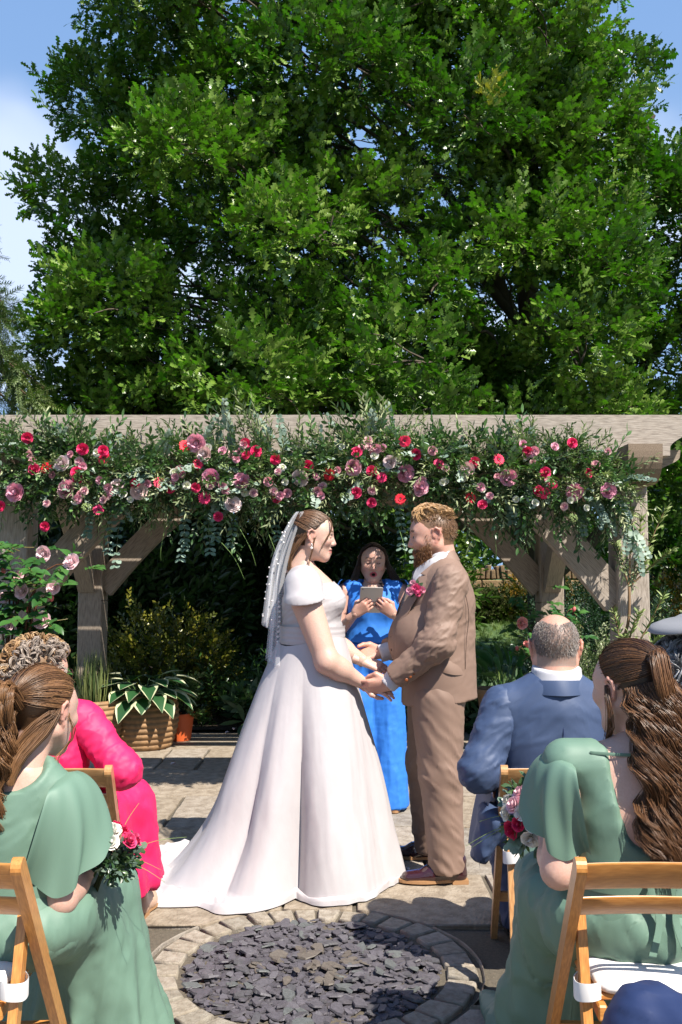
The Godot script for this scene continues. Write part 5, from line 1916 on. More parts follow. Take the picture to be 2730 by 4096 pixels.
		head_lock(h, hx, [Vector3(0.075 * s, 0.0, 0.01), Vector3(0.082 * s, -0.06, 0.0), Vector3(0.07 * s, -0.13, -0.01), Vector3(0.06 * s, -0.19, 0.01)], 8, 0.006, 0.0009, c1, c2, 0.4, 0.008)
	put("hair", h.commit(), M.hair, t)
	var er := Acc.new()
	for s in [1.0, -1.0]:
		er.ball(hx * Vector3(0.084 * s, -0.062, -0.004), Vector3.ONE * 0.0065, Color.WHITE, 8, 6)
		er.tube([hx * Vector3(0.083 * s, -0.038, -0.006), hx * Vector3(0.088 * s, -0.048, -0.002), hx * Vector3(0.084 * s, -0.056, -0.004)], 0.0018, 0.0018, 4)
		put("earring", er.commit(), M.pearl, t)
		er = Acc.new()
	var br := Acc.new()
	var ring := []
	for q in 13:
		var an := TAU * q / 12
		ring.append(Vector3(0.228, 1.005, -0.085) + Vector3(sin(an) * 0.015, cos(an) * 0.027, sin(an + 1.57) * 0.027 * 0.0 + sin(an) * 0.022))
	br.tube(ring, 0.0018, 0.0018, 4)
	put("bracelet", br.commit(), M.gold, t)
	# veil: two layers of tulle from the comb
	for lay in 2:
		var ve := Acc.new()
		var len: float = [0.55, 0.72][lay]
		ve.sheet(64, 26, func(u: float, v: float) -> Vector3:
			var w := lerpf(-1.0, 1.0, u)
			var an := w * lerpf(1.1, 1.45, v)
			var wide: float = lerpf(0.05, [0.125, 0.15][lay], pow(v, 0.7))
			var fo := (0.004 + 0.008 * v) * sin(w * 15.0 + lay * 1.7 + 0.6 * sin(v * 5.0)) + 0.004 * v * sin(w * 31.0 + 2.0)
			var cx := -0.058 - 0.075 * sin(minf(v * 2.6, PI / 2)) - 0.035 * v
			var x: float = cx - cos(an) * (lerpf(0.03, 0.075, pow(v, 0.6)) + fo) + [0.0, 0.02][lay]
			var z := sin(an) * (wide + fo)
			return Vector3(x, 1.738 - len * v + 0.03 * (1.0 - v) * v * 4.0 * cos(an) * 0.4 - 0.025 * w * w * v + 0.012 * sin(w * 15.0) * v, z))
		var o := put("veil_layer", ve.commit(), M.veil, t)
		if lay == 0:
			for q in 20:
				var pe := Acc.new()
				var v := rf(0.08, 0.97)
				var w := rf(-0.1, 0.95)
				var an := w * lerpf(1.1, 1.45, v)
				var cx := -0.058 - 0.075 * sin(minf(v * 2.6, PI / 2)) - 0.035 * v
				pe.ball(Vector3(cx - cos(an) * lerpf(0.038, 0.088, pow(v, 0.6)), 1.738 - len * v + 0.012 * (1.0 - v) * v * 4.0 * cos(an) - 0.025 * w * w * v, sin(an) * (lerpf(0.05, 0.125, pow(v, 0.7)) + 0.014)), Vector3.ONE * 0.0044, Color.WHITE, 7, 5)
				put("pearl", pe.commit(), M.pearl, o)


# ---------------------------------------------------------------- the groom
func groom() -> void:
	var t := person("bearded man in a brown three-piece suit holding the bride's hands", Vector3(0.47, 0, -4.6))
	var hx := Transform3D(look(Vector3(-1, -0.15, 0.03)).scaled(Vector3.ONE * 1.09), Vector3(-0.024, 1.622, 0))
	var skin := Color(0.60, 0.345, 0.26)
	var body := Acc.new()
	var beard := Color(0.20, 0.085, 0.035)
	make_head(body, hx, {"cell": 0.0036, "male": true, "skin": skin, "hair": Color(0.16, 0.085, 0.042), "beard": beard, "hairline": 0.058, "neck": Vector3(0, -0.15, -0.038), "neck_r": 0.060, "jaw": 1.08, "lip": Color(0.48, 0.20, 0.17), "brow": Color(0.16, 0.08, 0.04)})
	# near hand: below hers, thumb over the top; far hand the same, palm towards the camera
	make_hand(body, Transform3D(look(Vector3(-0.93, -0.22, -0.12), Vector3(0.05, -0.45, 0.9)), Vector3(-0.238, 0.925, 0.185)), -1.0, [0.55, 0.6, 0.6, 0.65], Vector2(-0.1, 0.3), 1.10, skin)
	make_hand(body, Transform3D(look(Vector3(-0.97, -0.15, 0.1), Vector3(0.0, -0.75, -0.6)), Vector3(-0.26, 1.045, -0.115)), 1.0, [0.12, 0.15, 0.18, 0.2], Vector2(0.1, 0.2), 1.08, skin)
	var inner := Field.new(Vector3(-0.32, 0.84, -0.30), Vector3(0.16, 1.52, 0.30), 0.012)
	inner.cap(Vector3(0.03, 1.50, 0), Vector3(0.04, 1.36, 0), 0.055, 0.09, 0.03)
	inner.cap(Vector3(0.045, 1.38, -0.17), Vector3(0.045, 1.38, 0.17), 0.045, 0.045, 0.03)
	inner.ell(Vector3(0.01, 1.15, 0), Vector3(0.13, 0.25, 0.15), 0.04)
	inner.cap(Vector3(0.045, 1.38, 0.18), Vector3(-0.028, 1.115, 0.258), 0.045, 0.040, 0.02)
	inner.cap(Vector3(-0.028, 1.115, 0.258), Vector3(-0.25, 0.92, 0.183), 0.040, 0.028, 0.02)
	inner.cap(Vector3(0.045, 1.38, -0.18), Vector3(-0.02, 1.13, -0.245), 0.045, 0.040, 0.02)
	inner.cap(Vector3(-0.02, 1.13, -0.245), Vector3(-0.275, 1.043, -0.10), 0.040, 0.028, 0.02)
	inner.mesh(body, Transform3D(), func(p: Vector3, n: Vector3) -> Color: return skin)
	put("body", body.commit(), M.skin, t)
	# shirt and tie
	var sh := Acc.new()
	var f := Field.new(Vector3(-0.28, 0.98, -0.24), Vector3(0.2, 1.60, 0.26), 0.008)
	f.ell(Vector3(0.015, 1.29, 0), Vector3(0.16, 0.2, 0.2), 0.03)
	f.ell(Vector3(-0.025, 1.13, 0), Vector3(0.185, 0.16, 0.19), 0.03)
	f.cap(Vector3(0.03, 1.45, 0), Vector3(-0.002, 1.535, 0), 0.082, 0.074, 0.02)
	f.cut(Vector3(-0.36, 1, 0).normalized(), 1.452)
	f.mesh(sh)
	for q in [[Vector3(-0.215, 0.955, 0.187), Vector3(-0.252, 0.918, 0.184)], [Vector3(-0.225, 1.055, -0.105), Vector3(-0.272, 1.04, -0.10)]]:
		var g := Field.new(q[0].min(q[1]) - Vector3.ONE * 0.07, q[0].max(q[1]) + Vector3.ONE * 0.07, 0.007)
		g.cap(q[0], q[1], 0.046, 0.044, 0.005)
		var dn: Vector3 = (q[1] - q[0]).normalized()
		g.cut(dn, q[1].dot(dn) + 0.006)
		g.mesh(sh)
	put("shirt", sh.commit(), M.shirt_white, t)
	var co := Acc.new()  # the turned-down collar
	for s in [1.0, -1.0]:
		ribbon(co, [Vector3(0.072, 1.535, 0.02 * s), Vector3(0.045, 1.522, 0.075 * s), Vector3(-0.025, 1.488, 0.085 * s), Vector3(-0.085, 1.44, 0.05 * s), Vector3(-0.115, 1.405, 0.035 * s)], [0.04, 0.042, 0.05, 0.06, 0.012], [Vector3(0.3, -1, 0.1 * s), Vector3(0.1, -1, 0.35 * s), Vector3(0.35, -1, 0.4 * s), Vector3(0.6, -0.9, 0.4 * s), Vector3(0.9, -0.6, 0.3 * s)], 0.004)
	put("collar", co.commit(), M.shirt_white, t)
	var ti := Acc.new()
	ti.ball(Vector3(-0.105, 1.432, 0), Vector3(0.017, 0.022, 0.02))
	ribbon(ti, [Vector3(-0.108, 1.425, 0), Vector3(-0.145, 1.36, 0), Vector3(-0.17, 1.28, 0), Vector3(-0.19, 1.2, 0)], [0.03, 0.055, 0.07, 0.075], [Vector3.BACK, Vector3.BACK, Vector3.BACK, Vector3.BACK], 0.012)
	var tm := mat("tie_cloth", Color(0.5, 0.5, 0.5), 0.7)
	tri_tex(tm, noise_tex(0.09, Color(0.02, 0.03, 0.07), Color(0.75, 0.55, 0.42), 2, 44, 256, false, 4.0, Color(0.18, 0.18, 0.20)), null, Vector3.ONE * 7.0)
	put("tie", ti.commit(), tm, t)
	# waistcoat
	var w := Acc.new()
	f = Field.new(Vector3(-0.30, 0.86, -0.26), Vector3(0.2, 1.48, 0.26), 0.009)
	f.ell(Vector3(0.015, 1.29, 0), Vector3(0.172, 0.19, 0.205), 0.03)
	f.ell(Vector3(-0.035, 1.11, 0), Vector3(0.205, 0.20, 0.205), 0.04)
	f.ell(Vector3(-0.01, 0.98, 0), Vector3(0.18, 0.14, 0.19), 0.04)
	f.ell(Vector3(-0.2, 1.44, 0), Vector3(0.16, 0.21, 0.075), 0.006, Basis(), true)
	f.cut(Vector3(0.25, -1, 0).normalized(), -0.925)
	f.mesh(w, Transform3D(), null, func(p: Vector3, n: Vector3) -> float: return crease(p, Vector3(8, 9, 8), 0.002))
	put("waistcoat", w.commit(), M.suit_brown, t)
	for k in 5:
		var bn := Acc.new()
		bn.ball(Vector3([-0.172, -0.208, -0.226, -0.226, -0.206][k], 1.25 - 0.060 * k, 0.055), Vector3(0.005, 0.008, 0.008), Color.WHITE, 8, 6)
		put("button", bn.commit(), M.button_dark, t)
	# jacket
	var j := Acc.new()
	f = Field.new(Vector3(-0.36, 0.74, -0.34), Vector3(0.26, 1.60, 0.34), 0.0085)
	f.ell(Vector3(0.0, 0.99, 0), Vector3(0.178, 0.26, 0.212), 0.04)
	f.ell(Vector3(-0.03, 1.13, 0), Vector3(0.212, 0.20, 0.224), 0.05)
	f.ell(Vector3(0.025, 1.29, 0), Vector3(0.158, 0.20, 0.225), 0.05)
	f.cap(Vector3(0.045, 1.405, -0.155), Vector3(0.045, 1.405, 0.155), 0.066, 0.066, 0.06)
	f.cap(Vector3(0.045, 1.42, -0.06), Vector3(0.035, 1.48, -0.02), 0.075, 0.06, 0.06)
	f.cap(Vector3(0.045, 1.42, 0.06), Vector3(0.035, 1.48, 0.02), 0.075, 0.06, 0.06)
	f.cap(Vector3(0.0, 0.98, 0), Vector3(0.01, 0.76, 0), 0.175, 0.19, 0.04, Vector3(1, 1, 0.86))
	f.ell(Vector3(-0.33, 1.20, 0), Vector3(0.21, 0.62, 0.125), 0.006, Basis(), true)
	f.carve_cap(Vector3(0.0, 1.51, 0), Vector3(-0.02, 1.65, 0), 0.080, 0.11)
	f.carve_cap(Vector3(-0.1, 1.47, 0), Vector3(-0.24, 1.32, 0), 0.085, 0.13)
	f.carve_cap(Vector3(0.118, 0.99, 0.24), Vector3(0.150, 0.70, 0.20), 0.005, 0.024, 0.004, Vector3(1, 1, 0.25))
	f.cut(Vector3(0.10, -1, 0).normalized(), -0.818)
	f.mesh(j, Transform3D(), null, func(p: Vector3, n: Vector3) -> float:
		var low := smoothstep(1.0, 0.86, p.y)
		return crease(Vector3(p.x + p.y * 0.5, p.y - p.x * 0.6, p.z), Vector3(5, 8, 4), 0.0014 + 0.003 * smoothstep(0.04, 0.14, p.x) * smoothstep(0.16, 0.03, absf(p.y - 1.16))) * (1.0 - 0.4 * low))
	for s in [1.0, -1.0]:
		var a := Vector3(0.045, 1.395, 0.195 * s)
		var e := Vector3(-0.028, 1.115, 0.262 * s) if s > 0 else Vector3(-0.02, 1.13, -0.25)
		var c := Vector3(-0.222, 0.950, 0.192) if s > 0 else Vector3(-0.235, 1.058, -0.105)
		var g := Field.new(Vector3(-0.33, 0.85, minf(a.z, e.z) - 0.13 if s < 0 else 0.06), Vector3(0.16, 1.50, maxf(a.z, e.z) + 0.13 if s > 0 else 0.02), 0.0075)
		g.cap(a, e, 0.087, 0.074, 0.04)
		g.cap(e, c, 0.076, 0.059, 0.05)
		var dn := (c - e).normalized()
		g.cut(dn, c.dot(dn))
		g.mesh(j, Transform3D(), null, func(p: Vector3, n: Vector3) -> float:
			var along := p.distance_to(a) if p.y > 1.13 else 0.3 + p.distance_to(e)
			var bend := exp(-pow((p.distance_to(e) - 0.05) / 0.11, 2.0))
			var r1 := sin(along * 78.0 + 3.2 * fold.get_noise_3d(p.x * 5, p.y * 5, p.z * 5) + p.x * 34.0)
			return crease(Vector3(p.x + p.y * 0.8, p.y - p.x * 0.9, p.z), Vector3(5, 10, 4), 0.0050) * (0.2 + 0.8 * smoothstep(0.03, 0.12, p.distance_to(c))) + 0.0050 * bend * r1)
	put("jacket", j.commit(), M.suit_brown, t)
	for s in [1.0, -1.0]:  # lapels and the collar behind the neck
		var la := Acc.new()
		ribbon(la, [Vector3(0.098, 1.525, 0.012 * s), Vector3(0.072, 1.52, 0.070 * s), Vector3(0.0, 1.478, 0.105 * s), Vector3(-0.065, 1.425, 0.110 * s)], [0.055, 0.055, 0.06, 0.06], [Vector3(0.55, -1, 0.0), Vector3(0.4, -0.9, 0.4 * s), Vector3(0.6, -0.5, 0.8 * s), Vector3(0.75, -0.35, 0.6 * s)], 0.006)
		ribbon(la, [Vector3(-0.055, 1.43, 0.115 * s), Vector3(-0.115, 1.35, 0.128 * s), Vector3(-0.168, 1.25, 0.120 * s), Vector3(-0.205, 1.13, 0.108 * s)], [0.075, 0.085, 0.06, 0.008], [Vector3(0.8, 0.15, 0.7 * s), Vector3(0.85, 0.2, 0.6 * s), Vector3(0.8, 0.3, 0.6 * s), Vector3(0.8, 0.3, 0.6 * s)], 0.006)
		put("lapel", la.commit(), M.suit_brown, t)
	var fl := Acc.new()
	fl.sheet(8, 6, func(u: float, v: float) -> Vector3:
		return Vector3(lerpf(-0.02, 0.10, u) + 0.008 * v, 1.045 - 0.02 * u - (0.062 + 0.006 * sin(u * PI)) * v, 0.214 - 0.012 * pow(absf(u - 0.3), 2.0) * 8.0 + 0.022 * sin(v * 2.0) * 0.5))
	put("pocket_flap", fl.commit(), M.suit_brown, t)
	for q in [[Vector3(0.105, 1.37, 0.205), Vector3(0.13, 1.25, 0.185), Vector3(0.118, 1.12, 0.18), Vector3(0.112, 0.99, 0.178)], [Vector3(0.02, 1.0, 0.217), Vector3(0.022, 0.93, 0.212), Vector3(0.025, 0.86, 0.205)]]:
		var se := Acc.new()
		se.tube(spline(q, 14), 0.0016, 0.0016, 4)
		put("seam", se.commit(), M.suit_seam, t)
	for k in 4:
		var bn := Acc.new()
		bn.ball(Vector3.ZERO, Vector3(0.0085, 0.0085, 0.0045), Color.WHITE, 10, 6)
		put("cuff_button", bn.commit(), M.button_brown, t, Transform3D(Basis(), Vector3(-0.17 + 0.017 * k, 0.948 + 0.0155 * k, 0.262 + 0.002 * k)))
	# trousers and shoes
	var tr := Acc.new()
	f = Field.new(Vector3(-0.22, 0.02, -0.36), Vector3(0.26, 0.98, 0.30), 0.009)
	f.ell(Vector3(0.0, 0.90, 0), Vector3(0.148, 0.15, 0.19), 0.03)
	for q in [[Vector3(-0.01, 0.85, 0.095), Vector3(0.0, 0.50, 0.115), Vector3(0.025, 0.055, 0.125)], [Vector3(-0.01, 0.85, -0.095), Vector3(-0.04, 0.50, -0.16), Vector3(-0.02, 0.06, -0.215)]]:
		f.cap(q[0], q[1], 0.130, 0.100, 0.03)
		f.cap(q[1], q[2], 0.100, 0.084, 0.03)
	f.cut(Vector3(0.05, -1, 0).normalized(), -0.045)
	f.mesh(tr, Transform3D(), null, func(p: Vector3, n: Vector3) -> float:
		var brk := smoothstep(0.30, 0.08, p.y) * 0.004 + 0.003 * exp(-pow((p.y - 0.52) / 0.14, 2.0))
		return crease(Vector3(p.x + p.y * 0.3, p.y + p.x * 0.9 * signf(p.z), p.z), Vector3(4, 6, 4), 0.0030 + brk))
	put("trousers", tr.commit(), M.suit_brown, t)
	shoe(t, "shoe", Vector3(0.115, 0, 0.125), Vector3(-1, 0, 0.05), 0.315, M.shoe_leather, M.shoe_sole)
	shoe(t, "shoe", Vector3(0.06, 0, -0.22), Vector3(-1, 0, -0.12), 0.30, M.shoe_leather, M.shoe_sole)
	# hair: swept top, faded sides; a full beard
	var h := Acc.new()
	var c1 := Color(0.22, 0.115, 0.05)
	var c2 := Color(0.55, 0.34, 0.16)
	tuft(h, hx, 1500, func(p: Vector3) -> bool: return p.y > 0.058 and p.z < 0.07, 0.022, Vector3(0.25, 0.25, -0.7), 0.0021, c1, c2, 0.15)
	for q in 150:
		var x := rf(-0.052, 0.052)
		var z0 := rf(-0.075, 0.064)
		var y0 := 0.028 + 0.086 * sqrt(maxf(0.0, 1.0 - pow(x / 0.08, 2.0) - pow((z0 + 0.018) / 0.1, 2.0)))
		var up := 0.026 * smoothstep(-0.09, 0.05, z0) + 0.010
		head_lock(h, hx, [Vector3(x, y0 - 0.004, z0), Vector3(x + rf(-0.01, 0.01), y0 + up, z0 + 0.012), Vector3(x + rf(-0.015, 0.015), y0 + up * rf(0.9, 1.15), z0 - 0.018), Vector3(x + rf(-0.015, 0.015), y0 + up * 0.45, z0 - 0.04)], 8, 0.007, 0.0014, c1, c2, 0.8, 0.004)
	tuft(h, hx, 2600, func(p: Vector3) -> bool: return p.y > -0.05 and p.y < 0.075 and p.z < 0.03 - (0.06 if p.y < 0.0 else 0.0) and not (absf(p.x) > 0.06 and p.y < 0.03 and p.z > -0.045), 0.014, Vector3(0, -0.5, -0.3), 0.0013, Color(0.13, 0.07, 0.035), Color(0.26, 0.15, 0.075))
	put("hair", h.commit(), M.hair, t)
	var bd := Acc.new()
	for k in 5200:
		var s := rf(-1.0, 1.0)
		var v := rng.randf()
		var an := s * 1.45
		var p := Vector3(sin(an) * (0.068 - 0.014 * v), -0.045 - 0.062 * v + 0.012 * absf(s), 0.012 + cos(an) * (0.078 - 0.01 * v))
		if absf(p.x) < 0.021 and p.y > -0.082 and p.y < -0.055:
			continue
		if absf(p.x) < 0.05 and p.y > -0.052:
			continue
		var d := Vector3(sin(an) * 0.5, -0.9, cos(an) * 0.55) + rv(0.4)
		var c := Color(0.13, 0.052, 0.02).lerp(Color(0.36, 0.165, 0.06), rng.randf())
		var l := rf(0.009, 0.020) * (0.7 + 0.7 * v)
		bd.tube([hx * (p - d * 0.004), hx * (p + d * l * 0.5), hx * (p + d * l + Vector3(0, -0.003, 0))], 0.0012, 0.0005, 3, c)
	for k in 200:
		var x := rf(-0.026, 0.026)
		var p := Vector3(x, -0.051 - 14.0 * x * x, 0.094 - 0.35 * absf(x))
		bd.tube([hx * p, hx * (p + Vector3(x * 0.5, -0.008, 0.003) + rv(0.003))], 0.0015, 0.0006, 3, Color(0.24, 0.11, 0.045))
	for k in 900:
		var sd := signf(rf(-1, 1))
		var p := Vector3(sd * rf(0.062, 0.0715), rf(-0.055, 0.012), rf(0.008, 0.036))
		var l := rf(0.006, 0.012)
		var d := Vector3(sd * 0.5, -0.85, 0.25) + rv(0.25)
		bd.tube([hx * (p - d * 0.003), hx * (p + d * l)], 0.0011, 0.0005, 3, Color(0.13, 0.06, 0.025).lerp(Color(0.34, 0.18, 0.08), rng.randf()))
	put("beard", bd.commit(), M.hair, t)


# ---------------------------------------------------------------- the officiant
func officiant() -> void:
	var t := person("dark-haired woman in bright blue reading from a tablet between the couple", Vector3(0.2, 0, -5.87))
	var hx := Transform3D(look(Vector3(0.0, -0.16, 1)).scaled(Vector3.ONE * 1.02), Vector3(0.0, 1.52, 0.015))
	var skin := Color(0.58, 0.34, 0.26)
	var body := Acc.new()
	make_head(body, hx, {"cell": 0.0036, "skin": skin, "hair": Color(0.022, 0.012, 0.009), "hairline": 0.052, "mouth": 0.004, "lip": Color(0.48, 0.075, 0.085), "brow": Color(0.07, 0.035, 0.02), "look_down": 0.003, "neck": Vector3(0, -0.18, -0.045), "neck_r": 0.05, "jaw": 0.98})
	var f := Field.new(Vector3(-0.32, 1.0, -0.14), Vector3(0.32, 1.42, 0.28), 0.009)
	f.cap(Vector3(0, 1.33, 0), Vector3(0, 1.40, 0), 0.10, 0.055, 0.03)
	for s in [1.0, -1.0]:
		var el := Vector3(0.225 * s, 1.075, 0.05)
		f.cap(Vector3(0.18 * s, 1.335, 0), el, 0.05, 0.043, 0.02)
		f.cap(el, Vector3(0.115 * s, 1.20, 0.235), 0.043, 0.023, 0.02)
	f.mesh(body, Transform3D(), func(p: Vector3, n: Vector3) -> Color: return skin)
	make_hand(body, Transform3D(look(Vector3(0.72, 0.52, 0.25), Vector3(-0.25, -0.45, 0.85)), Vector3(-0.118, 1.20, 0.232)), 1.0, [0.35, 0.4, 0.45, 0.5], Vector2(0.2, 0.4), 0.95, skin)
	make_hand(body, Transform3D(look(Vector3(-0.68, 0.56, 0.25), Vector3(0.25, -0.45, 0.85)), Vector3(0.115, 1.195, 0.232)), -1.0, [0.35, 0.4, 0.45, 0.5], Vector2(0.2, 0.4), 0.95, skin)
	put("body", body.commit(), M.skin, t)
	var b := Acc.new()
	f = Field.new(Vector3(-0.3, 0.96, -0.2), Vector3(0.3, 1.46, 0.22), 0.008)
	f.cap(Vector3(-0.14, 1.35, -0.005), Vector3(0.14, 1.35, -0.005), 0.058, 0.058, 0.05)
	f.ell(Vector3(0, 1.24, 0.0), Vector3(0.165, 0.17, 0.115), 0.04)
	f.ell(Vector3(0.07, 1.235, 0.06), Vector3(0.075, 0.075, 0.07), 0.04)
	f.ell(Vector3(-0.07, 1.235, 0.06), Vector3(0.075, 0.075, 0.07), 0.04)
	f.cap(Vector3(0, 1.16, 0.0), Vector3(0, 0.99, 0.0), 0.145, 0.18, 0.04, Vector3(1, 1, 1.35))
	f.carve_cap(Vector3(0, 1.40, 0.03), Vector3(0, 1.48, 0.03), 0.078, 0.10)
	f.cut(Vector3(0, -1, 0), -1.022)
	f.mesh(b, Transform3D(), null, func(p: Vector3, n: Vector3) -> float: return crease(p, Vector3(6, 5, 6), 0.0025))
	put("top", b.commit(), M.cotton_blue, t)
	for s in [1.0, -1.0]:  # ruffled shoulders and sleeves
		var r := Acc.new()
		r.sheet(26, 9, func(u: float, v: float) -> Vector3:
			var an := lerpf(-1.7, 1.7, u)
			var rad := 0.055 + 0.035 * v + 0.010 * sin(u * 26.0) * v
			return Vector3((0.165 + 0.045 * sin(v * 2.2) + 0.022 * v + cos(an) * 0.024 * v) * s, 1.402 + 0.024 * sin(v * 4.0) * (1.0 - v) - 0.17 * v * v, sin(an) * rad))
		put("sleeve", r.commit(), M.cotton_blue, t)
	var tr := Acc.new()
	f = Field.new(Vector3(-0.34, 0.02, -0.24), Vector3(0.34, 1.10, 0.24), 0.01)
	f.ell(Vector3(0, 0.93, 0), Vector3(0.175, 0.14, 0.125), 0.03)
	for s in [1.0, -1.0]:
		f.cap(Vector3(0.08 * s, 0.88, 0), Vector3(0.095 * s, 0.04, 0.02), 0.10, 0.125, 0.03)
	f.cut(Vector3(0, -1, 0), -0.022)
	f.mesh(tr, Transform3D(), null, func(p: Vector3, n: Vector3) -> float: return crease(p, Vector3(7, 1.6, 7), 0.006) + crease(p, Vector3(5, 14, 5), 0.0015))
	put("trousers", tr.commit(), M.cotton_blue, t)
	for s in [1.0, -1.0]:
		shoe(t, "flat_shoe", Vector3(0.10 * s, 0, -0.10), Vector3(0.1 * s, 0, 1), 0.24, M.shoe_beige, M.shoe_sole)
	var h := Acc.new()
	var c1 := Color(0.012, 0.007, 0.006)
	var c2 := Color(0.042, 0.022, 0.015)
	for s in [1.0, -1.0]:
		for q in 190:
			var a := rng.randf()
			var z := 0.055 - 0.14 * a
			var blow := (0.055 if s > 0 else 0.012) * rf(0.5, 1.3)
			var sd := rf(-0.012, 0.018)
			head_lock(h, hx, [Vector3(0.006 * s - 0.008, 0.117 - 0.02 * a, z + 0.012), Vector3((0.068 - 0.012 * a) * s, 0.075, z * 0.8), Vector3((0.088 + sd * 0.5) * s, -0.02, z * 0.55 - 0.012), Vector3((0.100 + blow * 0.6 + sd) * s, -0.10, z * 0.4 + 0.0), Vector3((0.098 + blow * 1.5 + sd) * s, -0.175 - rf(-0.03, 0.03), z * 0.3 + 0.02)], 6, 0.008, 0.0015, c1, c2, 1.2, 0.004)
	put("hair", h.commit(), M.hair, t)
	for s in [1.0, -1.0]:
		var er := Acc.new()
		er.ball(hx * Vector3(0.083 * s, -0.042, -0.004), Vector3.ONE * 0.007, Color.WHITE, 8, 6)
		put("earring", er.commit(), M.pearl, t)
	# the tablet, its back to the camera
	var tb := thing("tablet", "silver tablet computer held up in the officiant's hands", "tablet", Vector3(0.178, 1.285, -5.62))
	tb.basis = Basis(Vector3.UP, 0.06) * Basis(Vector3.RIGHT, 0.62) * Basis(Vector3.BACK, -0.03)
	var a := Acc.new()
	var out := PackedVector2Array()
	for q in [[1, 1], [-1, 1], [-1, -1], [1, -1]]:
		for e in 6:
			var an := PI / 2 * (e / 5.0) + (0.0 if q[0] > 0 and q[1] > 0 else PI / 2 if q[1] > 0 else PI if q[0] < 0 else 1.5 * PI)
			out.append(Vector2(0.058 * q[0] + cos(an) * 0.010, 0.083 * q[1] + sin(an) * 0.010))
	a.prism(out, -0.0035, 0.0035)
	put("shell", a.commit(), M.tablet_metal, tb)
	var sc := Acc.new()
	sc.box(Vector3(-0.06, -0.085, -0.0048), Vector3(0.06, 0.085, -0.0038), 0.0003)
	put("screen", sc.commit(), M.dark_glass, tb)
	var lens := Acc.new()
	lens.ball(Vector3(-0.055, 0.081, 0.0036), Vector3(0.0035, 0.0035, 0.001), Color.WHITE, 8, 4)
	put("camera_lens", lens.commit(), M.dark_glass, tb)
	var mk := Acc.new()
	var ap := PackedVector2Array()
	for k in 40:
		var an := TAU * k / 40
		var r := 0.0125 * (1.0 - 0.16 * pow(maxf(0.0, sin(an)), 6.0) - 0.10 * pow(maxf(0.0, -sin(an)), 14.0))
		var p := Vector2(cos(an) * r * 0.98, sin(an) * r * 1.05)
		var bite := p - Vector2(0.0165, 0.002)
		if bite.length() < 0.0072:
			p = Vector2(0.0165, 0.002) + bite.normalized() * 0.0072
		ap.append(p)
	mk.prism(ap, 0.0036, 0.0042)
	var lf := PackedVector2Array()
	for k in 12:
		var an := TAU * k / 12
		lf.append(Vector2(0.0022, 0.0165) + Vector2(cos(an) * 0.0052, sin(an) * 0.0024).rotated(0.9))
	mk.prism(lf, 0.0036, 0.0042)
	put("emblem", mk.commit(), M.tablet_mark, tb, Transform3D(Basis(), Vector3(0, -0.005, 0)))


# ---------------------------------------------------------------- chairs
func chair(label: String, at: Vector3, yaw: float, wood: int) -> void:  # folding chair: origin on the ground under the top of its back; it faces -z
	var t := thing("folding_chair", label, "chair", at, "wooden folding chairs of the guests")
	t.rotation.y = yaw
	var m: Material = M["chair_wood_%d" % wood]
	for s in [1.0, -1.0]:
		board(t, "back_post", Vector3(0.213 * s, 0.0, -0.62), Vector3(0.213 * s, 0.775, 0.0), 0.024, 0.044, m, true)
		board(t, "rear_leg", Vector3(0.185 * s, 0.0, 0.0), Vector3(0.185 * s, 0.61, -0.185), 0.022, 0.040, m, false)
	for q in [[0.735, 0.072], [0.645, 0.052]]:
		var z: float = (q[0] - 0.775) * 0.8
		var a := Acc.new()
		a.sheet(14, 8, func(u: float, v: float) -> Vector3:
			var bow := 0.020 * (1.0 - pow(u * 2.0 - 1.0, 2.0))
			var an := TAU * v
			var cy: float = signf(cos(an)) * pow(absf(cos(an)), 0.5) * q[1] * 0.5
			var cz := signf(sin(an)) * pow(absf(sin(an)), 0.5) * 0.0085
			return Vector3(lerpf(-0.203, 0.203, u), q[0] + cy, z + 0.012 + cz - bow + cy * 0.6))
		put("back_slat", a.commit(), m, t)
	for k in 5:
		var z := -0.16 - 0.078 * k
		var a := Acc.new()
		a.box(Vector3(-0.172, 0.418, z - 0.033), Vector3(0.172, 0.432, z + 0.033), 0.004)
		put("seat_slat", a.commit(), m, t)
	for s in [1.0, -1.0]:
		var a := Acc.new()
		a.box(Vector3(0.150 * s - 0.011, 0.38, -0.52), Vector3(0.150 * s + 0.011, 0.4165, -0.10), 0.004)
		put("seat_rail", a.commit(), m, t)
	board(t, "stretcher", Vector3(-0.20, 0.20, -0.46), Vector3(0.20, 0.20, -0.46), 0.02, 0.034, m, false)
	board(t, "stretcher", Vector3(-0.174, 0.16, -0.049), Vector3(0.174, 0.16, -0.049), 0.02, 0.034, m, false)
	var f := Field.new(Vector3(-0.2, 0.41, -0.54), Vector3(0.2, 0.50, -0.06), 0.011)
	for x in [-0.13, -0.065, 0.0, 0.065, 0.13]:
		f.cap(Vector3(x, 0.447, -0.47), Vector3(x, 0.447, -0.15), 0.030, 0.030, 0.04, Vector3(1.0, 2.0, 1.0))
	var p := Acc.new()
	f.mesh(p)
	put("seat_pad", p.commit(), M.white_canvas, t)
	for s in [1.0, -1.0]:
		var st := Acc.new()
		ribbon(st, [Vector3(0.155 * s, 0.452, -0.10), Vector3(0.178 * s, 0.452, -0.085), Vector3(0.207 * s, 0.447, -0.10), Vector3(0.209 * s, 0.445, -0.14), Vector3(0.19 * s, 0.448, -0.175)], [0.04, 0.04, 0.042, 0.04, 0.04], [Vector3.UP, Vector3.UP, Vector3.UP, Vector3.UP, Vector3.UP], 0.003)
		put("pad_strap", st.commit(), M.white_canvas, t)


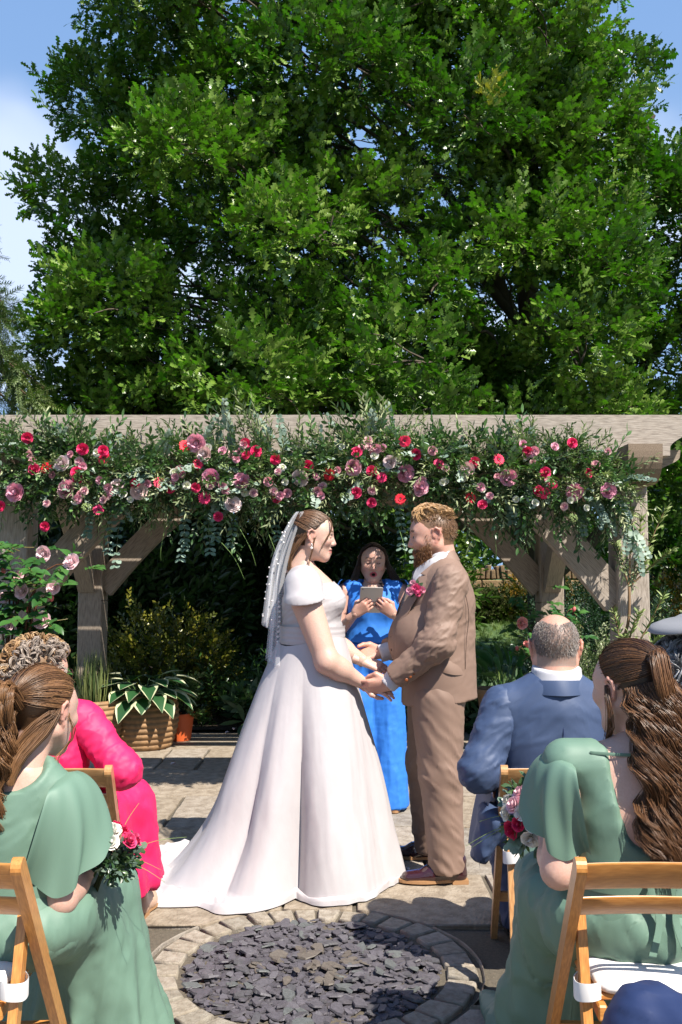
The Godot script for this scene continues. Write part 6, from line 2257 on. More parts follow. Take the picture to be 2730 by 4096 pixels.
func board(t: Node3D, called: String, a: Vector3, b: Vector3, thick: float, wide: float, m: Material, round_top: bool) -> void:
	var l := a.distance_to(b)
	var o := PackedVector2Array([Vector2(0, -wide / 2), Vector2(0, wide / 2)])
	if round_top:
		for k in 9:
			var an := PI / 2 - PI * k / 8.0
			o.append(Vector2(l - wide / 2 + cos(an) * wide / 2, sin(an) * wide / 2))
	else:
		o.append(Vector2(l, wide / 2))
		o.append(Vector2(l, -wide / 2))
	var acc := Acc.new()
	acc.prism(o, -thick / 2, thick / 2)
	var d := (b - a).normalized()
	var z := d.cross(Vector3.UP)
	z = Vector3.RIGHT if absf(d.x) < 0.5 else z.normalized()
	put(called, acc.commit(), m, t, Transform3D(Basis(d, z.cross(d), z), a))


func chairs() -> void:
	chair("wooden folding chair under the woman in hot pink", Vector3(-1.0, 0, -3.2), 0.09, 1)
	chair("wooden folding chair at the left edge under the bridesmaid with a ponytail", Vector3(-0.945, 0, -2.15), 0.06, 0)
	chair("wooden folding chair under the balding man in blue", Vector3(0.765, 0, -3.2), -0.09, 1)
	chair("wooden folding chair at the lower right under the bridesmaid with long loose hair", Vector3(0.755, 0, -2.15), -0.06, 0)
	chair("wooden folding chair under the guest in the grey hat", Vector3(1.30, 0, -3.2), -0.09, 1)
	chair("wooden folding chair outside the frame under the guest in navy trousers", Vector3(1.05, 0, -1.02), -0.06, 0)


# ---------------------------------------------------------------- seated guests, all facing the couple (-z)
func seated_body(acc: Acc, hx: Transform3D, opt: Dictionary, base: Vector3, sh: float, arms: Array, skin: Color) -> void:
	make_head(acc, hx, opt)
	var f := Field.new(base + Vector3(-0.30, -0.42, -0.20), base + Vector3(0.30, 0.14, 0.20), 0.01)
	f.cap(base + Vector3(-sh, -0.015, 0), base + Vector3(sh, -0.015, 0), 0.052, 0.052, 0.05)
	f.cap(base + Vector3(0, 0.0, 0), hx * opt.get("neck", Vector3(0, -0.17, -0.05)), 0.068, 0.052, 0.04)
	f.ell(base + Vector3(0, -0.14, 0.0), Vector3(sh + 0.005, 0.17, 0.105), 0.05)
	f.ell(base + Vector3(0, -0.30, 0.0), Vector3(sh - 0.01, 0.13, 0.10), 0.05)
	f.mesh(acc, Transform3D(), func(p: Vector3, n: Vector3) -> Color: return skin)
	for a in arms:
		var g := Field.new(a[0].min(a[1]).min(a[2]) - Vector3.ONE * 0.09, a[0].max(a[1]).max(a[2]) + Vector3.ONE * 0.09, 0.008)
		g.cap(a[0], a[1], a[3], a[3] * 0.78, 0.03)
		g.cap(a[1], a[1].lerp(a[2], 0.35), a[3] * 0.76, a[3] * 0.72, 0.03)
		g.cap(a[1].lerp(a[2], 0.3), a[2], a[3] * 0.72, a[3] * 0.45, 0.03)
		g.mesh(acc, Transform3D(), func(p: Vector3, n: Vector3) -> Color: return skin.lerp(Color(0.60, 0.28, 0.21), 0.2 * clampf(1.0 - p.distance_to(a[1]) / 0.07, 0, 1)))


func flutter(t: Node3D, top: Vector3, hem: Array, s: float) -> void:  # a loose sleeve from the shoulder seam to the hem, front to back
	var a := Acc.new()
	var edge := spline(hem, 60)
	a.sheet(60, 22, func(u: float, v: float) -> Vector3:
		var an := lerpf(-1.5, 1.6, u)
		var seam := top + Vector3(0.012 + 0.012 * cos(an), 0.010 - 0.016 * absf(an), 0.072 * sin(an))
		var low: Vector3 = edge[roundi(u * 60.0)]
		var p := seam.lerp(low, v)
		var out := Vector3(cos(an * 0.8), 0.55 * (1.0 - v), sin(an * 0.8)).normalized()
		var fo := (0.013 * sin(u * 19.0 + 1.2 * sin(v * 3.0)) + 0.007 * sin(u * 37.0 + 2.0)) * pow(v, 1.2)
		p += out * (0.046 * sin(PI * pow(v, 0.55)) + fo) + Vector3(0, 0.006 * sin(u * 23.0) * v, 0)
		return Vector3(p.x * s, p.y, p.z))
	put("sleeve", a.commit(), M.sage, t)


func guests() -> void:
	bridesmaid_left()
	pink_guest()
	blue_guest()
	bridesmaid_right()
	hat_guest()
	navy_guest()


func bridesmaid_left() -> void:
	var at := Vector3(-0.865, 0, -2.56)
	var t := person("bridesmaid in a sage green dress with a curled brown ponytail, seated at lower left", at)
	var skin := Color(0.62, 0.40, 0.32)
	var hx := Transform3D(look(Vector3(0.42, -0.12, -0.90)).scaled(Vector3.ONE * 0.96), Vector3(0.055, 1.050, -0.03))
	var body := Acc.new()
	var opt := {"skin": skin, "hair": Color(0.13, 0.065, 0.03), "hairline": 0.046, "neck": Vector3(0, -0.17, -0.055), "neck_r": 0.048}
	seated_body(body, hx, opt, Vector3(0.0, 0.862, 0.02), 0.09, [[Vector3(0.128, 0.822, 0.02), Vector3(0.135, 0.58, 0.06), Vector3(0.175, 0.62, -0.13), 0.05], [Vector3(-0.128, 0.822, 0.02), Vector3(-0.19, 0.60, 0.0), Vector3(0.05, 0.62, -0.20), 0.05]], skin)
	make_hand(body, Transform3D(look(Vector3(0.35, 0.25, -0.85), Vector3(0.9, 0.1, 0.3)), Vector3(0.178, 0.622, -0.135)), -1.0, [0.9, 0.9, 0.95, 1.0], Vector2(0, 0.6), 0.92, skin)
	put("body", body.commit(), M.skin, t)
	var d := Acc.new()
	var f := Field.new(Vector3(-0.26, 0.40, -0.2), Vector3(0.26, 0.98, 0.26), 0.009)
	f.cap(Vector3(-0.05, 0.875, 0.02), Vector3(0.05, 0.875, 0.02), 0.064, 0.064, 0.05)
	for s in [1.0, -1.0]:
		f.cap(Vector3(0.05 * s, 0.872, 0.02), Vector3(0.122 * s, 0.832, 0.02), 0.064, 0.058, 0.04)
	f.ell(Vector3(0, 0.745, 0.02), Vector3(0.138, 0.17, 0.108), 0.05)
	f.ell(Vector3(0, 0.60, 0.03), Vector3(0.125, 0.12, 0.104), 0.05)
	f.ell(Vector3(0, 0.50, 0.0), Vector3(0.195, 0.12, 0.175), 0.05)
	f.ell(Vector3(0.0, 0.99, 0.10), Vector3(0.125, 0.13, 0.11), 0.006, Basis(), true)
	f.carve_cap(Vector3(0, 0.92, -0.03), Vector3(0, 1.1, -0.05), 0.085, 0.10)
	f.mesh(d, Transform3D(), null, func(p: Vector3, n: Vector3) -> float:
		return crease(Vector3(p.x * 0.6 + p.y * 0.3, p.y - p.x * 0.5, p.z), Vector3(5, 7, 5), 0.0032))
	put("bodice", d.commit(), M.sage, t)
	var w := Acc.new()
	w.sheet(40, 6, func(u: float, v: float) -> Vector3:
		var an := -TAU * u
		return Vector3(cos(an) * (0.136 + 0.003 * v), 0.575 + 0.055 * v, 0.028 + sin(an) * (0.114 + 0.002 * v)), Color.WHITE, true)
	put("waistband", w.commit(), M.sage, t)
	var k := Acc.new()
	f = Field.new(Vector3(-0.36, -0.01, -0.75), Vector3(0.40, 0.68, 0.24), 0.011)
	f.ell(Vector3(0, 0.51, 0.0), Vector3(0.20, 0.12, 0.18), 0.05)
	f.cap(Vector3(-0.08, 0.50, -0.05), Vector3(-0.07, 0.49, -0.46), 0.115, 0.085, 0.05)
	f.cap(Vector3(0.09, 0.50, -0.05), Vector3(0.12, 0.49, -0.46), 0.115, 0.085, 0.05)
	f.cap(Vector3(0.125, 0.44, -0.34), Vector3(0.135, 0.0, -0.36), 0.13, 0.215, 0.08)
	f.cap(Vector3(-0.06, 0.42, -0.44), Vector3(-0.05, 0.0, -0.45), 0.13, 0.21, 0.08)
	f.cap(Vector3(0.13, 0.46, -0.16), Vector3(0.185, 0.02, -0.30), 0.09, 0.14, 0.08)
	f.cap(Vector3(0.20, 0.10, -0.30), Vector3(0.30, 0.0, -0.30), 0.08, 0.06, 0.06)
	f.cut(Vector3(0, -1, 0), 0.0)
	f.mesh(k, Transform3D(), null, func(p: Vector3, n: Vector3) -> float:
		var an := atan2(p.z + 0.36, p.x - 0.12)
		var low := smoothstep(0.55, 0.05, p.y)
		return (0.019 * sin(an * 9.0 + 2.5 * fold.get_noise_2d(an * 1.5, p.y * 1.5)) + 0.009 * sin(an * 17.0 + 1.0)) * low * (0.25 + 0.75 * low) + crease(p, Vector3(7, 3, 7), 0.004))
	put("skirt", k.commit(), M.sage, t)
	for s in [1.0, -1.0]:
		flutter(t, Vector3(0.100, 0.885, 0.015), [Vector3(0.12, 0.63, -0.13), Vector3(0.215, 0.665, -0.08), Vector3(0.245, 0.700, 0.01), Vector3(0.20, 0.635, 0.085), Vector3(0.125, 0.605, 0.115), Vector3(0.055, 0.66, 0.135)], s)
	# hair: smooth over the skull to a tie at the back, then curls
	var h := Acc.new()
	var c1 := Color(0.060, 0.028, 0.013)
	var c2 := Color(0.27, 0.138, 0.06)
	swept_hair(h, hx, 4200, Vector3(0.0, 0.035, -0.118), 0.0009, c1, c2, 1.09)
	for s in [1.0, -1.0]:
		for q in 80:
			var a := rng.randf()
			head_lock(h, hx, [Vector3(0.077 * s, 0.012 - 0.02 * a, -0.028 - 0.035 * a), Vector3(0.075 * s * (1.0 - 0.4 * a), -0.05, -0.065 - 0.04 * a), Vector3(0.05 * s * (1.0 - 0.7 * a), -0.12, -0.12 - 0.01 * a), Vector3(0.03 * s, -0.19, -0.135)], 9, 0.014, 0.0009, c1, c2, 0.7)
	for q in 7:
		var an := TAU * q / 7.0
		var o := Vector3(cos(an) * 0.026, sin(an) * 0.016, 0.0)
		head_lock(h, hx, [Vector3(0, 0.02, -0.115) + o, Vector3(0.0, 0.055, -0.158) + o * 1.2, Vector3(-0.005, 0.03, -0.182) + o * 1.4, Vector3(-0.01, -0.02, -0.165) + o], 70, 0.012, 0.0010, c1, c2, 0.9)
	for q in 24:
		var an := q * 2.4
		var o := Vector3(cos(an) * 0.042 + 0.012, 0, sin(an) * 0.028) * rf(0.5, 1.15)
		var l := rf(0.24, 0.37)
		head_lock(h, hx, [Vector3(0, 0.0, -0.140) + o * 0.5, Vector3(0.005, -0.09, -0.16) + o, Vector3(0.015, -0.18, -0.155) + o * 1.2, Vector3(0.03, -l, -0.135) + o * 1.0], 48, 0.014, 0.0009, c1, c2, 0.5, 0.016, rf(1.8, 2.8))
	head_lock(h, hx, [Vector3(-0.07, 0.0, 0.02), Vector3(-0.082, -0.06, 0.015), Vector3(-0.08, -0.13, -0.01), Vector3(-0.075, -0.20, 0.01)], 10, 0.007, 0.0008, c1, c2, 0.4, 0.012, 1.2)
	put("hair", h.commit(), M.hair, t)
	bouquet("bridesmaid's bouquet of pink and white flowers with dark leaves, held at lower left", Vector3(-0.635, 0.65, -2.62), Vector3(0.35, 0.75, 0.15), [Color(0.72, 0.02, 0.11), Color(0.74, 0.72, 0.64), Color(0.70, 0.05, 0.16)], 0.058, 7)


func bouquet(label: String, at: Vector3, dir: Vector3, cols: Array, r: float, n: int) -> void:
	var t := thing("bouquet", label, "bouquet", at)
	var b := look(dir)
	var sp := [spray(12, 0.13, Vector2(0.06, 0.026), "oval", Color.WHITE, 1.0), spray(10, 0.14, Vector2(0.042, 0.036), "round", Color.WHITE, 1.0)]
	for v in 2:
		var pl := []
		var ti := []
		for k in 34:
			var d := rv().normalized()
			d.z = absf(d.z) * 0.8 - 0.3
			pl.append(aim(b * (d * r * rf(0.2, 0.65)), b * (d + rv(0.35)), rf(0.5, 0.8) * r / 0.09, rf(-1, 1)))
			ti.append([Color(0.03, 0.07, 0.025), Color(0.10, 0.16, 0.12)][v].lerp([Color(0.08, 0.14, 0.05), Color(0.22, 0.29, 0.22)][v], rng.randf()))
		many(["broad_foliage", "eucalyptus_foliage"][v], sp[v], M.glossy_leaf if v == 0 else M.dull_leaf, t, pl, ti)
	for k in n:
		var an := k * 2.4
		var q := Vector3(cos(an) * sqrt((k + 0.3) / n), sin(an) * sqrt((k + 0.3) / n), 0.0) * r * 0.95
		q.z = sqrt(maxf(0.0, r * r - q.length_squared())) * 0.8 + 0.035
		var c: Color = cols[k % cols.size()]
		put("flower", rose_mesh(rf(0.017, 0.026), c * 0.8, c, 4, 0.7).commit(), M.petal, t, Transform3D(look(b * (q.normalized() + rv(0.2))), b * q))
	var st := Acc.new()
	for k in 9:
		var o := rv(0.012)
		st.tube([b * (o + Vector3(0, 0, 0.02)), b * (o * 0.7 + Vector3(0, 0, -0.07)), b * (o * 1.6 + Vector3(0, 0, -0.15))], 0.003, 0.003, 4, Color(0.10, 0.2, 0.05))
	put("stems", st.commit(), M.twig, t).set_meta("kind", "stuff")
	var g := Acc.new()
	for k in 5:
		var d := b * (rv().normalized() * Vector3(1, 1, 0.5) + Vector3(0, 0, 0.5))
		if d.x * dir.x < 0.0:
			d.x = -d.x
		g.tube(spline([Vector3.ZERO, d * 0.11, d * 0.19 + Vector3(0, -0.02, 0)], 8), 0.0012, 0.0006, 3, Color(0.2, 0.28, 0.08))
	put("grass_blades", g.commit(), M.dull_leaf, t).set_meta("kind", "stuff")


func pink_guest() -> void:
	var at := Vector3(-1.06, 0, -3.47)
	var t := person("older guest with curly grey blond hair in a hot pink jacket, seated at left", at)
	var skin := Color(0.60, 0.36, 0.28)
	var hx := Transform3D(look(Vector3(0.70, -0.10, -0.70)), Vector3(-0.050, 1.065, -0.02))
	var body := Acc.new()
	seated_body(body, hx, {"skin": skin, "hair": Color(0.24, 0.15, 0.085), "hairline": 0.07, "neck": Vector3(0, -0.16, -0.05)}, Vector3(-0.04, 0.915, 0.0), 0.13, [[Vector3(0.12, 0.885, 0.0), Vector3(0.27, 0.725, 0.05), Vector3(0.125, 0.622, -0.28), 0.045]], skin)
	make_hand(body, Transform3D(look(Vector3(-0.3, -0.2, -0.9)), Vector3(0.12, 0.62, -0.29)), -1.0, [0.6, 0.6, 0.6, 0.6], Vector2(0, 0.4), 0.95, skin)
	put("body", body.commit(), M.skin, t)
	var j := Acc.new()
	var f := Field.new(Vector3(-0.36, 0.40, -0.26), Vector3(0.30, 1.0, 0.24), 0.009)
	f.cap(Vector3(-0.16, 0.895, 0), Vector3(0.11, 0.895, 0), 0.075, 0.075, 0.05)
	f.ell(Vector3(-0.03, 0.76, 0), Vector3(0.172, 0.20, 0.125), 0.05)
	f.ell(Vector3(-0.03, 0.56, 0), Vector3(0.180, 0.17, 0.145), 0.05)
	f.carve_cap(Vector3(-0.045, 0.94, -0.02), Vector3(-0.045, 1.1, -0.04), 0.07, 0.09)
	f.mesh(j, Transform3D(), null, func(p: Vector3, n: Vector3) -> float: return crease(Vector3(p.x + p.y * 0.4, p.y - p.x * 0.5, p.z), Vector3(5, 8, 5), 0.004))
	for a in [[Vector3(0.125, 0.885, 0.0), Vector3(0.275, 0.725, 0.05), Vector3(0.14, 0.635, -0.23)], [Vector3(-0.19, 0.885, 0.0), Vector3(-0.27, 0.68, 0.02), Vector3(-0.1, 0.62, -0.24)]]:
		var g := Field.new(a[0].min(a[1]).min(a[2]) - Vector3.ONE * 0.11, a[0].max(a[1]).max(a[2]) + Vector3.ONE * 0.11, 0.0085)
		g.cap(a[0], a[1], 0.072, 0.060, 0.03)
		g.cap(a[1], a[2], 0.061, 0.046, 0.05)
		g.mesh(j, Transform3D(), null, func(p: Vector3, n: Vector3) -> float: return crease(Vector3(p.x + p.y * 0.8, p.y - p.x * 0.7, p.z), Vector3(6, 9, 5), 0.0045))
	put("jacket", j.commit(), M.hot_pink, t)
	var k := Acc.new()
	f = Field.new(Vector3(-0.36, 0.08, -0.86), Vector3(0.42, 0.68, 0.2), 0.011)
	f.ell(Vector3(-0.02, 0.51, 0.0), Vector3(0.20, 0.12, 0.18), 0.05)
	f.cap(Vector3(0.07, 0.51, -0.05), Vector3(0.18, 0.51, -0.44), 0.115, 0.095, 0.05)
	f.cap(Vector3(-0.10, 0.51, -0.05), Vector3(-0.02, 0.51, -0.46), 0.115, 0.095, 0.05)
	f.cap(Vector3(0.19, 0.47, -0.40), Vector3(0.205, 0.12, -0.48), 0.115, 0.14, 0.06)
	f.cap(Vector3(0.0, 0.47, -0.46), Vector3(0.03, 0.12, -0.5), 0.115, 0.14, 0.06)
	f.cap(Vector3(0.15, 0.50, -0.16), Vector3(0.225, 0.20, -0.30), 0.075, 0.09, 0.06)
	f.cut(Vector3(0.1, -1, 0).normalized(), -0.145)
	f.mesh(k, Transform3D(), null, func(p: Vector3, n: Vector3) -> float:
		var an := atan2(p.z + 0.44, p.x - 0.1)
		return (0.013 * sin(an * 8.0 + 2.0 * fold.get_noise_2d(an, p.y))) * smoothstep(0.55, 0.2, p.y) + crease(p, Vector3(7, 4, 7), 0.005))
	put("skirt", k.commit(), M.hot_pink, t)
	shoe(t, "heeled_shoe", Vector3(0.21, 0, -0.52), Vector3(0.12, 0, -1), 0.25, M.shoe_beige, M.shoe_sole)
	shoe(t, "heeled_shoe", Vector3(0.06, 0, -0.53), Vector3(0.0, 0, -1), 0.25, M.shoe_beige, M.shoe_sole)
	for q in [[0.21, -0.52], [0.06, -0.53]]:
		var sk := Acc.new()
		sk.tube([Vector3(q[0], 0.25, q[1] - 0.02), Vector3(q[0] + 0.003, 0.08, q[1] - 0.04)], 0.045, 0.033, 8, skin)
		put("ankle", sk.commit(), M.skin, t)
		var sp := Acc.new()
		sp.tube(spline([Vector3(q[0] - 0.04, 0.065, q[1] - 0.07), Vector3(q[0] + 0.0, 0.088, q[1] - 0.09), Vector3(q[0] + 0.045, 0.06, q[1] - 0.07)], 8), 0.005, 0.005, 4)
		put("shoe_strap", sp.commit(), M.shoe_beige, t)
	var h := Acc.new()
	for k2 in 520:
		var d := rv().normalized()
		if d.z > 0.45 and d.y < 0.55 or d.y < -0.55:
			continue
		var p := Vector3(0, 0.02, -0.018) + d * Vector3(0.082, 0.096, 0.105)
		var side := d.cross(rv()).normalized()
		var path := []
		for s in 12:
			var an := s * 0.62
			path.append(hx * (p + d * (0.010 + 0.016 * (1.0 - cos(an))) + side * sin(an) * 0.013 + Vector3(0, -0.0022 * s, 0)))
		var c := Color(0.26, 0.13, 0.05).lerp(Color(0.60, 0.40, 0.21), rng.randf())
		if d.x < -0.1 - d.y * 0.3:
			c = c.lerp(Color(0.34, 0.31, 0.29), 0.7)
		for e in 5:
			var o := rv(0.004)
			var pp := []
			for q in path:
				pp.append(q + o)
			h.tube(pp, 0.0017, 0.0010, 3, c * rf(0.7, 1.2))
	put("hair", h.commit(), M.hair, t)
	glasses(t, hx)


func glasses(t: Node3D, hx: Transform3D) -> void:
	var g := Acc.new()
	for s in [1.0, -1.0]:
		var ring := []
		for k in 17:
			var an := TAU * k / 16
			ring.append(hx * Vector3((0.034 + cos(an) * 0.025) * s, 0.0 + sin(an) * 0.019, 0.105 - 0.006 * absf(cos(an))))
		g.tube(ring, 0.0018, 0.0018, 4)
		g.tube([hx * Vector3(0.059 * s, 0.008, 0.100), hx * Vector3(0.080 * s, 0.012, 0.05), hx * Vector3(0.084 * s, 0.014, -0.015)], 0.002, 0.002, 4)
	g.tube([hx * Vector3(-0.010, 0.004, 0.108), hx * Vector3(0.010, 0.004, 0.108)], 0.0018, 0.0018, 4)
	put("glasses", g.commit(), M.button_dark, t)


func blue_guest() -> void:
	var at := Vector3(0.765, 0, -3.42)
	var t := person("balding man in a blue suit seated at right, seen from behind", at)
	var skin := Color(0.60, 0.34, 0.25)
	var fringe := func(p: Vector3) -> bool:
		var top := Vector2(p.x / 0.056, (p.z - 0.0) / 0.100).length()
		return p.y > -0.065 + 0.25 * maxf(0.0, p.z + 0.07) and p.z < 0.045 and not (p.y > 0.060 - 0.02 * smoothstep(-0.06, -0.1, p.z) and top < 1.0 + 0.06 * fine.get_noise_2d(p.x * 60.0, p.z * 60.0)) and not (absf(p.x) > 0.063 and p.y < 0.03 and p.z > -0.045)
	var hx := Transform3D(look(Vector3(0.10, -0.14, -1)).scaled(Vector3.ONE * 1.06), Vector3(0.017, 1.155, -0.03))
	var body := Acc.new()
	seated_body(body, hx, {"skin": skin, "bald": true, "scalp": fringe, "hair": Color(0.22, 0.18, 0.155), "male": true, "neck": Vector3(0, -0.16, -0.04), "neck_r": 0.062, "cell": 0.004}, Vector3(0.0, 0.99, 0.0), 0.15, [[Vector3(-0.17, 0.945, 0.0), Vector3(-0.27, 0.735, 0.05), Vector3(-0.215, 0.665, -0.15), 0.045]], skin)
	make_hand(body, Transform3D(look(Vector3(0.5, -0.3, -0.8)), Vector3(-0.225, 0.66, -0.16)), -1.0, [0.5, 0.5, 0.5, 0.5], Vector2(0, 0.4), 1.05, skin)
	put("body", body.commit(), M.skin, t)
	var sh := Acc.new()
	var f := Field.new(Vector3(-0.14, 0.96, -0.14), Vector3(0.14, 1.15, 0.14), 0.006)
	f.cap(Vector3(0.008, 1.00, 0.024), Vector3(0.012, 1.10, 0.016), 0.098, 0.086, 0.01)
	f.cut(Vector3(0, 1, 0.15).normalized(), 1.086)
	f.mesh(sh)
	put("shirt_collar", sh.commit(), M.shirt_white, t)
	var j := Acc.new()
	f = Field.new(Vector3(-0.36, 0.36, -0.26), Vector3(0.36, 1.12, 0.26), 0.0085)
	f.cap(Vector3(-0.155, 0.955, 0.0), Vector3(0.155, 0.955, 0.0), 0.078, 0.078, 0.05)
	f.cap(Vector3(-0.05, 1.0, 0.01), Vector3(0.05, 1.0, 0.01), 0.07, 0.07, 0.07)
	f.cap(Vector3(0.008, 0.96, 0.022), Vector3(0.01, 0.998, 0.020), 0.112, 0.102, 0.04)
	f.ell(Vector3(0, 0.83, 0.0), Vector3(0.205, 0.22, 0.135), 0.05)
	f.ell(Vector3(0, 0.62, -0.01), Vector3(0.200, 0.22, 0.145), 0.06)
	f.cap(Vector3(0, 0.60, 0.0), Vector3(0, 0.44, 0.0), 0.18, 0.185, 0.05, Vector3(1, 1, 1.35))
	f.carve_cap(Vector3(0.01, 1.17, -0.012), Vector3(0.01, 1.25, -0.02), 0.10, 0.11)
	f.carve_cap(Vector3(0.01, 1.06, -0.10), Vector3(0.01, 0.95, -0.2), 0.06, 0.06)
	f.cut(Vector3(0, -1, 0), -0.40)
	f.mesh(j, Transform3D(), null, func(p: Vector3, n: Vector3) -> float: return crease(Vector3(p.x, p.y + absf(p.x) * 0.6, p.z), Vector3(5, 10, 5), 0.002 + 0.004 * smoothstep(0.8, 0.6, p.y)))
	for s in [-1.0, 1.0]:
		var a := Vector3(0.175 * s, 0.945, 0.0)
		var e := Vector3(0.272 * s, 0.735, 0.05)
		var c := Vector3(0.20 * s, 0.665, -0.16)
		var g := Field.new(a.min(e).min(c) - Vector3.ONE * 0.12, a.max(e).max(c) + Vector3.ONE * 0.12, 0.0085)
		g.cap(a, e, 0.083, 0.068, 0.04)
		g.cap(e, c, 0.070, 0.053, 0.05)
		g.mesh(j, Transform3D(), null, func(p: Vector3, n: Vector3) -> float: return crease(Vector3(p.x * 1.2, p.y + p.x * s * 0.5, p.z), Vector3(5, 11, 5), 0.005))
	put("jacket", j.commit(), M.suit_blue, t)
	var co := Acc.new()
	ribbon(co, [Vector3(-0.104, 1.018, -0.05), Vector3(-0.090, 1.026, 0.058), Vector3(0.007, 1.030, 0.130), Vector3(0.104, 1.026, 0.058), Vector3(0.118, 1.018, -0.05)], [0.045, 0.05, 0.055, 0.05, 0.045], [Vector3(-0.25, -1, 0.1), Vector3(-0.2, -1, 0.3), Vector3(0, -1, 0.35), Vector3(0.2, -1, 0.3), Vector3(0.25, -1, 0.1)], 0.007)
	put("jacket_collar", co.commit(), M.suit_blue, t)
	var se := Acc.new()
	se.tube(spline([Vector3(0.005, 1.005, 0.105), Vector3(0.005, 0.90, 0.135), Vector3(0.006, 0.75, 0.145), Vector3(0.004, 0.58, 0.150)], 16), 0.0016, 0.0016, 4)
	put("back_seam", se.commit(), M.suit_navy, t)
	var tr := Acc.new()
	f = Field.new(Vector3(-0.34, 0.03, -0.8), Vector3(0.34, 0.62, 0.2), 0.011)
	for s in [-1.0, 1.0]:
		f.cap(Vector3(0.10 * s, 0.50, 0.0), Vector3(0.12 * s, 0.50, -0.46), 0.10, 0.08, 0.04)
		f.cap(Vector3(0.12 * s, 0.50, -0.46), Vector3(0.065 * s, 0.06, -0.42), 0.08, 0.062, 0.03)
	f.cap(Vector3(-0.225, 0.56, -0.02), Vector3(-0.265, 0.43, -0.02), 0.05, 0.035, 0.04, Vector3(1, 1, 0.45))
	f.mesh(tr, Transform3D(), null, func(p: Vector3, n: Vector3) -> float: return crease(p, Vector3(7, 7, 7), 0.006))
	put("trousers", tr.commit(), M.suit_blue, t)
	# the open side of the jacket hangs beside the chair
	var fl := Acc.new()
	fl.sheet(10, 14, func(u: float, v: float) -> Vector3:
		return Vector3(-0.215 - 0.05 * sin(v * 1.6) - 0.012 * sin(u * 5.0 + v * 2.0) * v, 0.70 - 0.31 * v, lerpf(0.02, -0.26, u) + 0.05 * v * (0.5 - u)))
	put("jacket_front", fl.commit(), M.suit_blue, t)
	for s in [-1.0, 1.0]:
		shoe(t, "shoe", Vector3(0.07 * s, 0, -0.38), Vector3(0.05 * s, 0, -1), 0.30, M.shoe_black, M.shoe_black)
	var h := Acc.new()
	tuft(h, hx, 9000, fringe, 0.011, Vector3(0, -0.6, -0.2), 0.0009, Color(0.12, 0.095, 0.08), Color(0.40, 0.36, 0.33))
	put("hair", h.commit(), M.hair, t)
	glasses(t, hx)


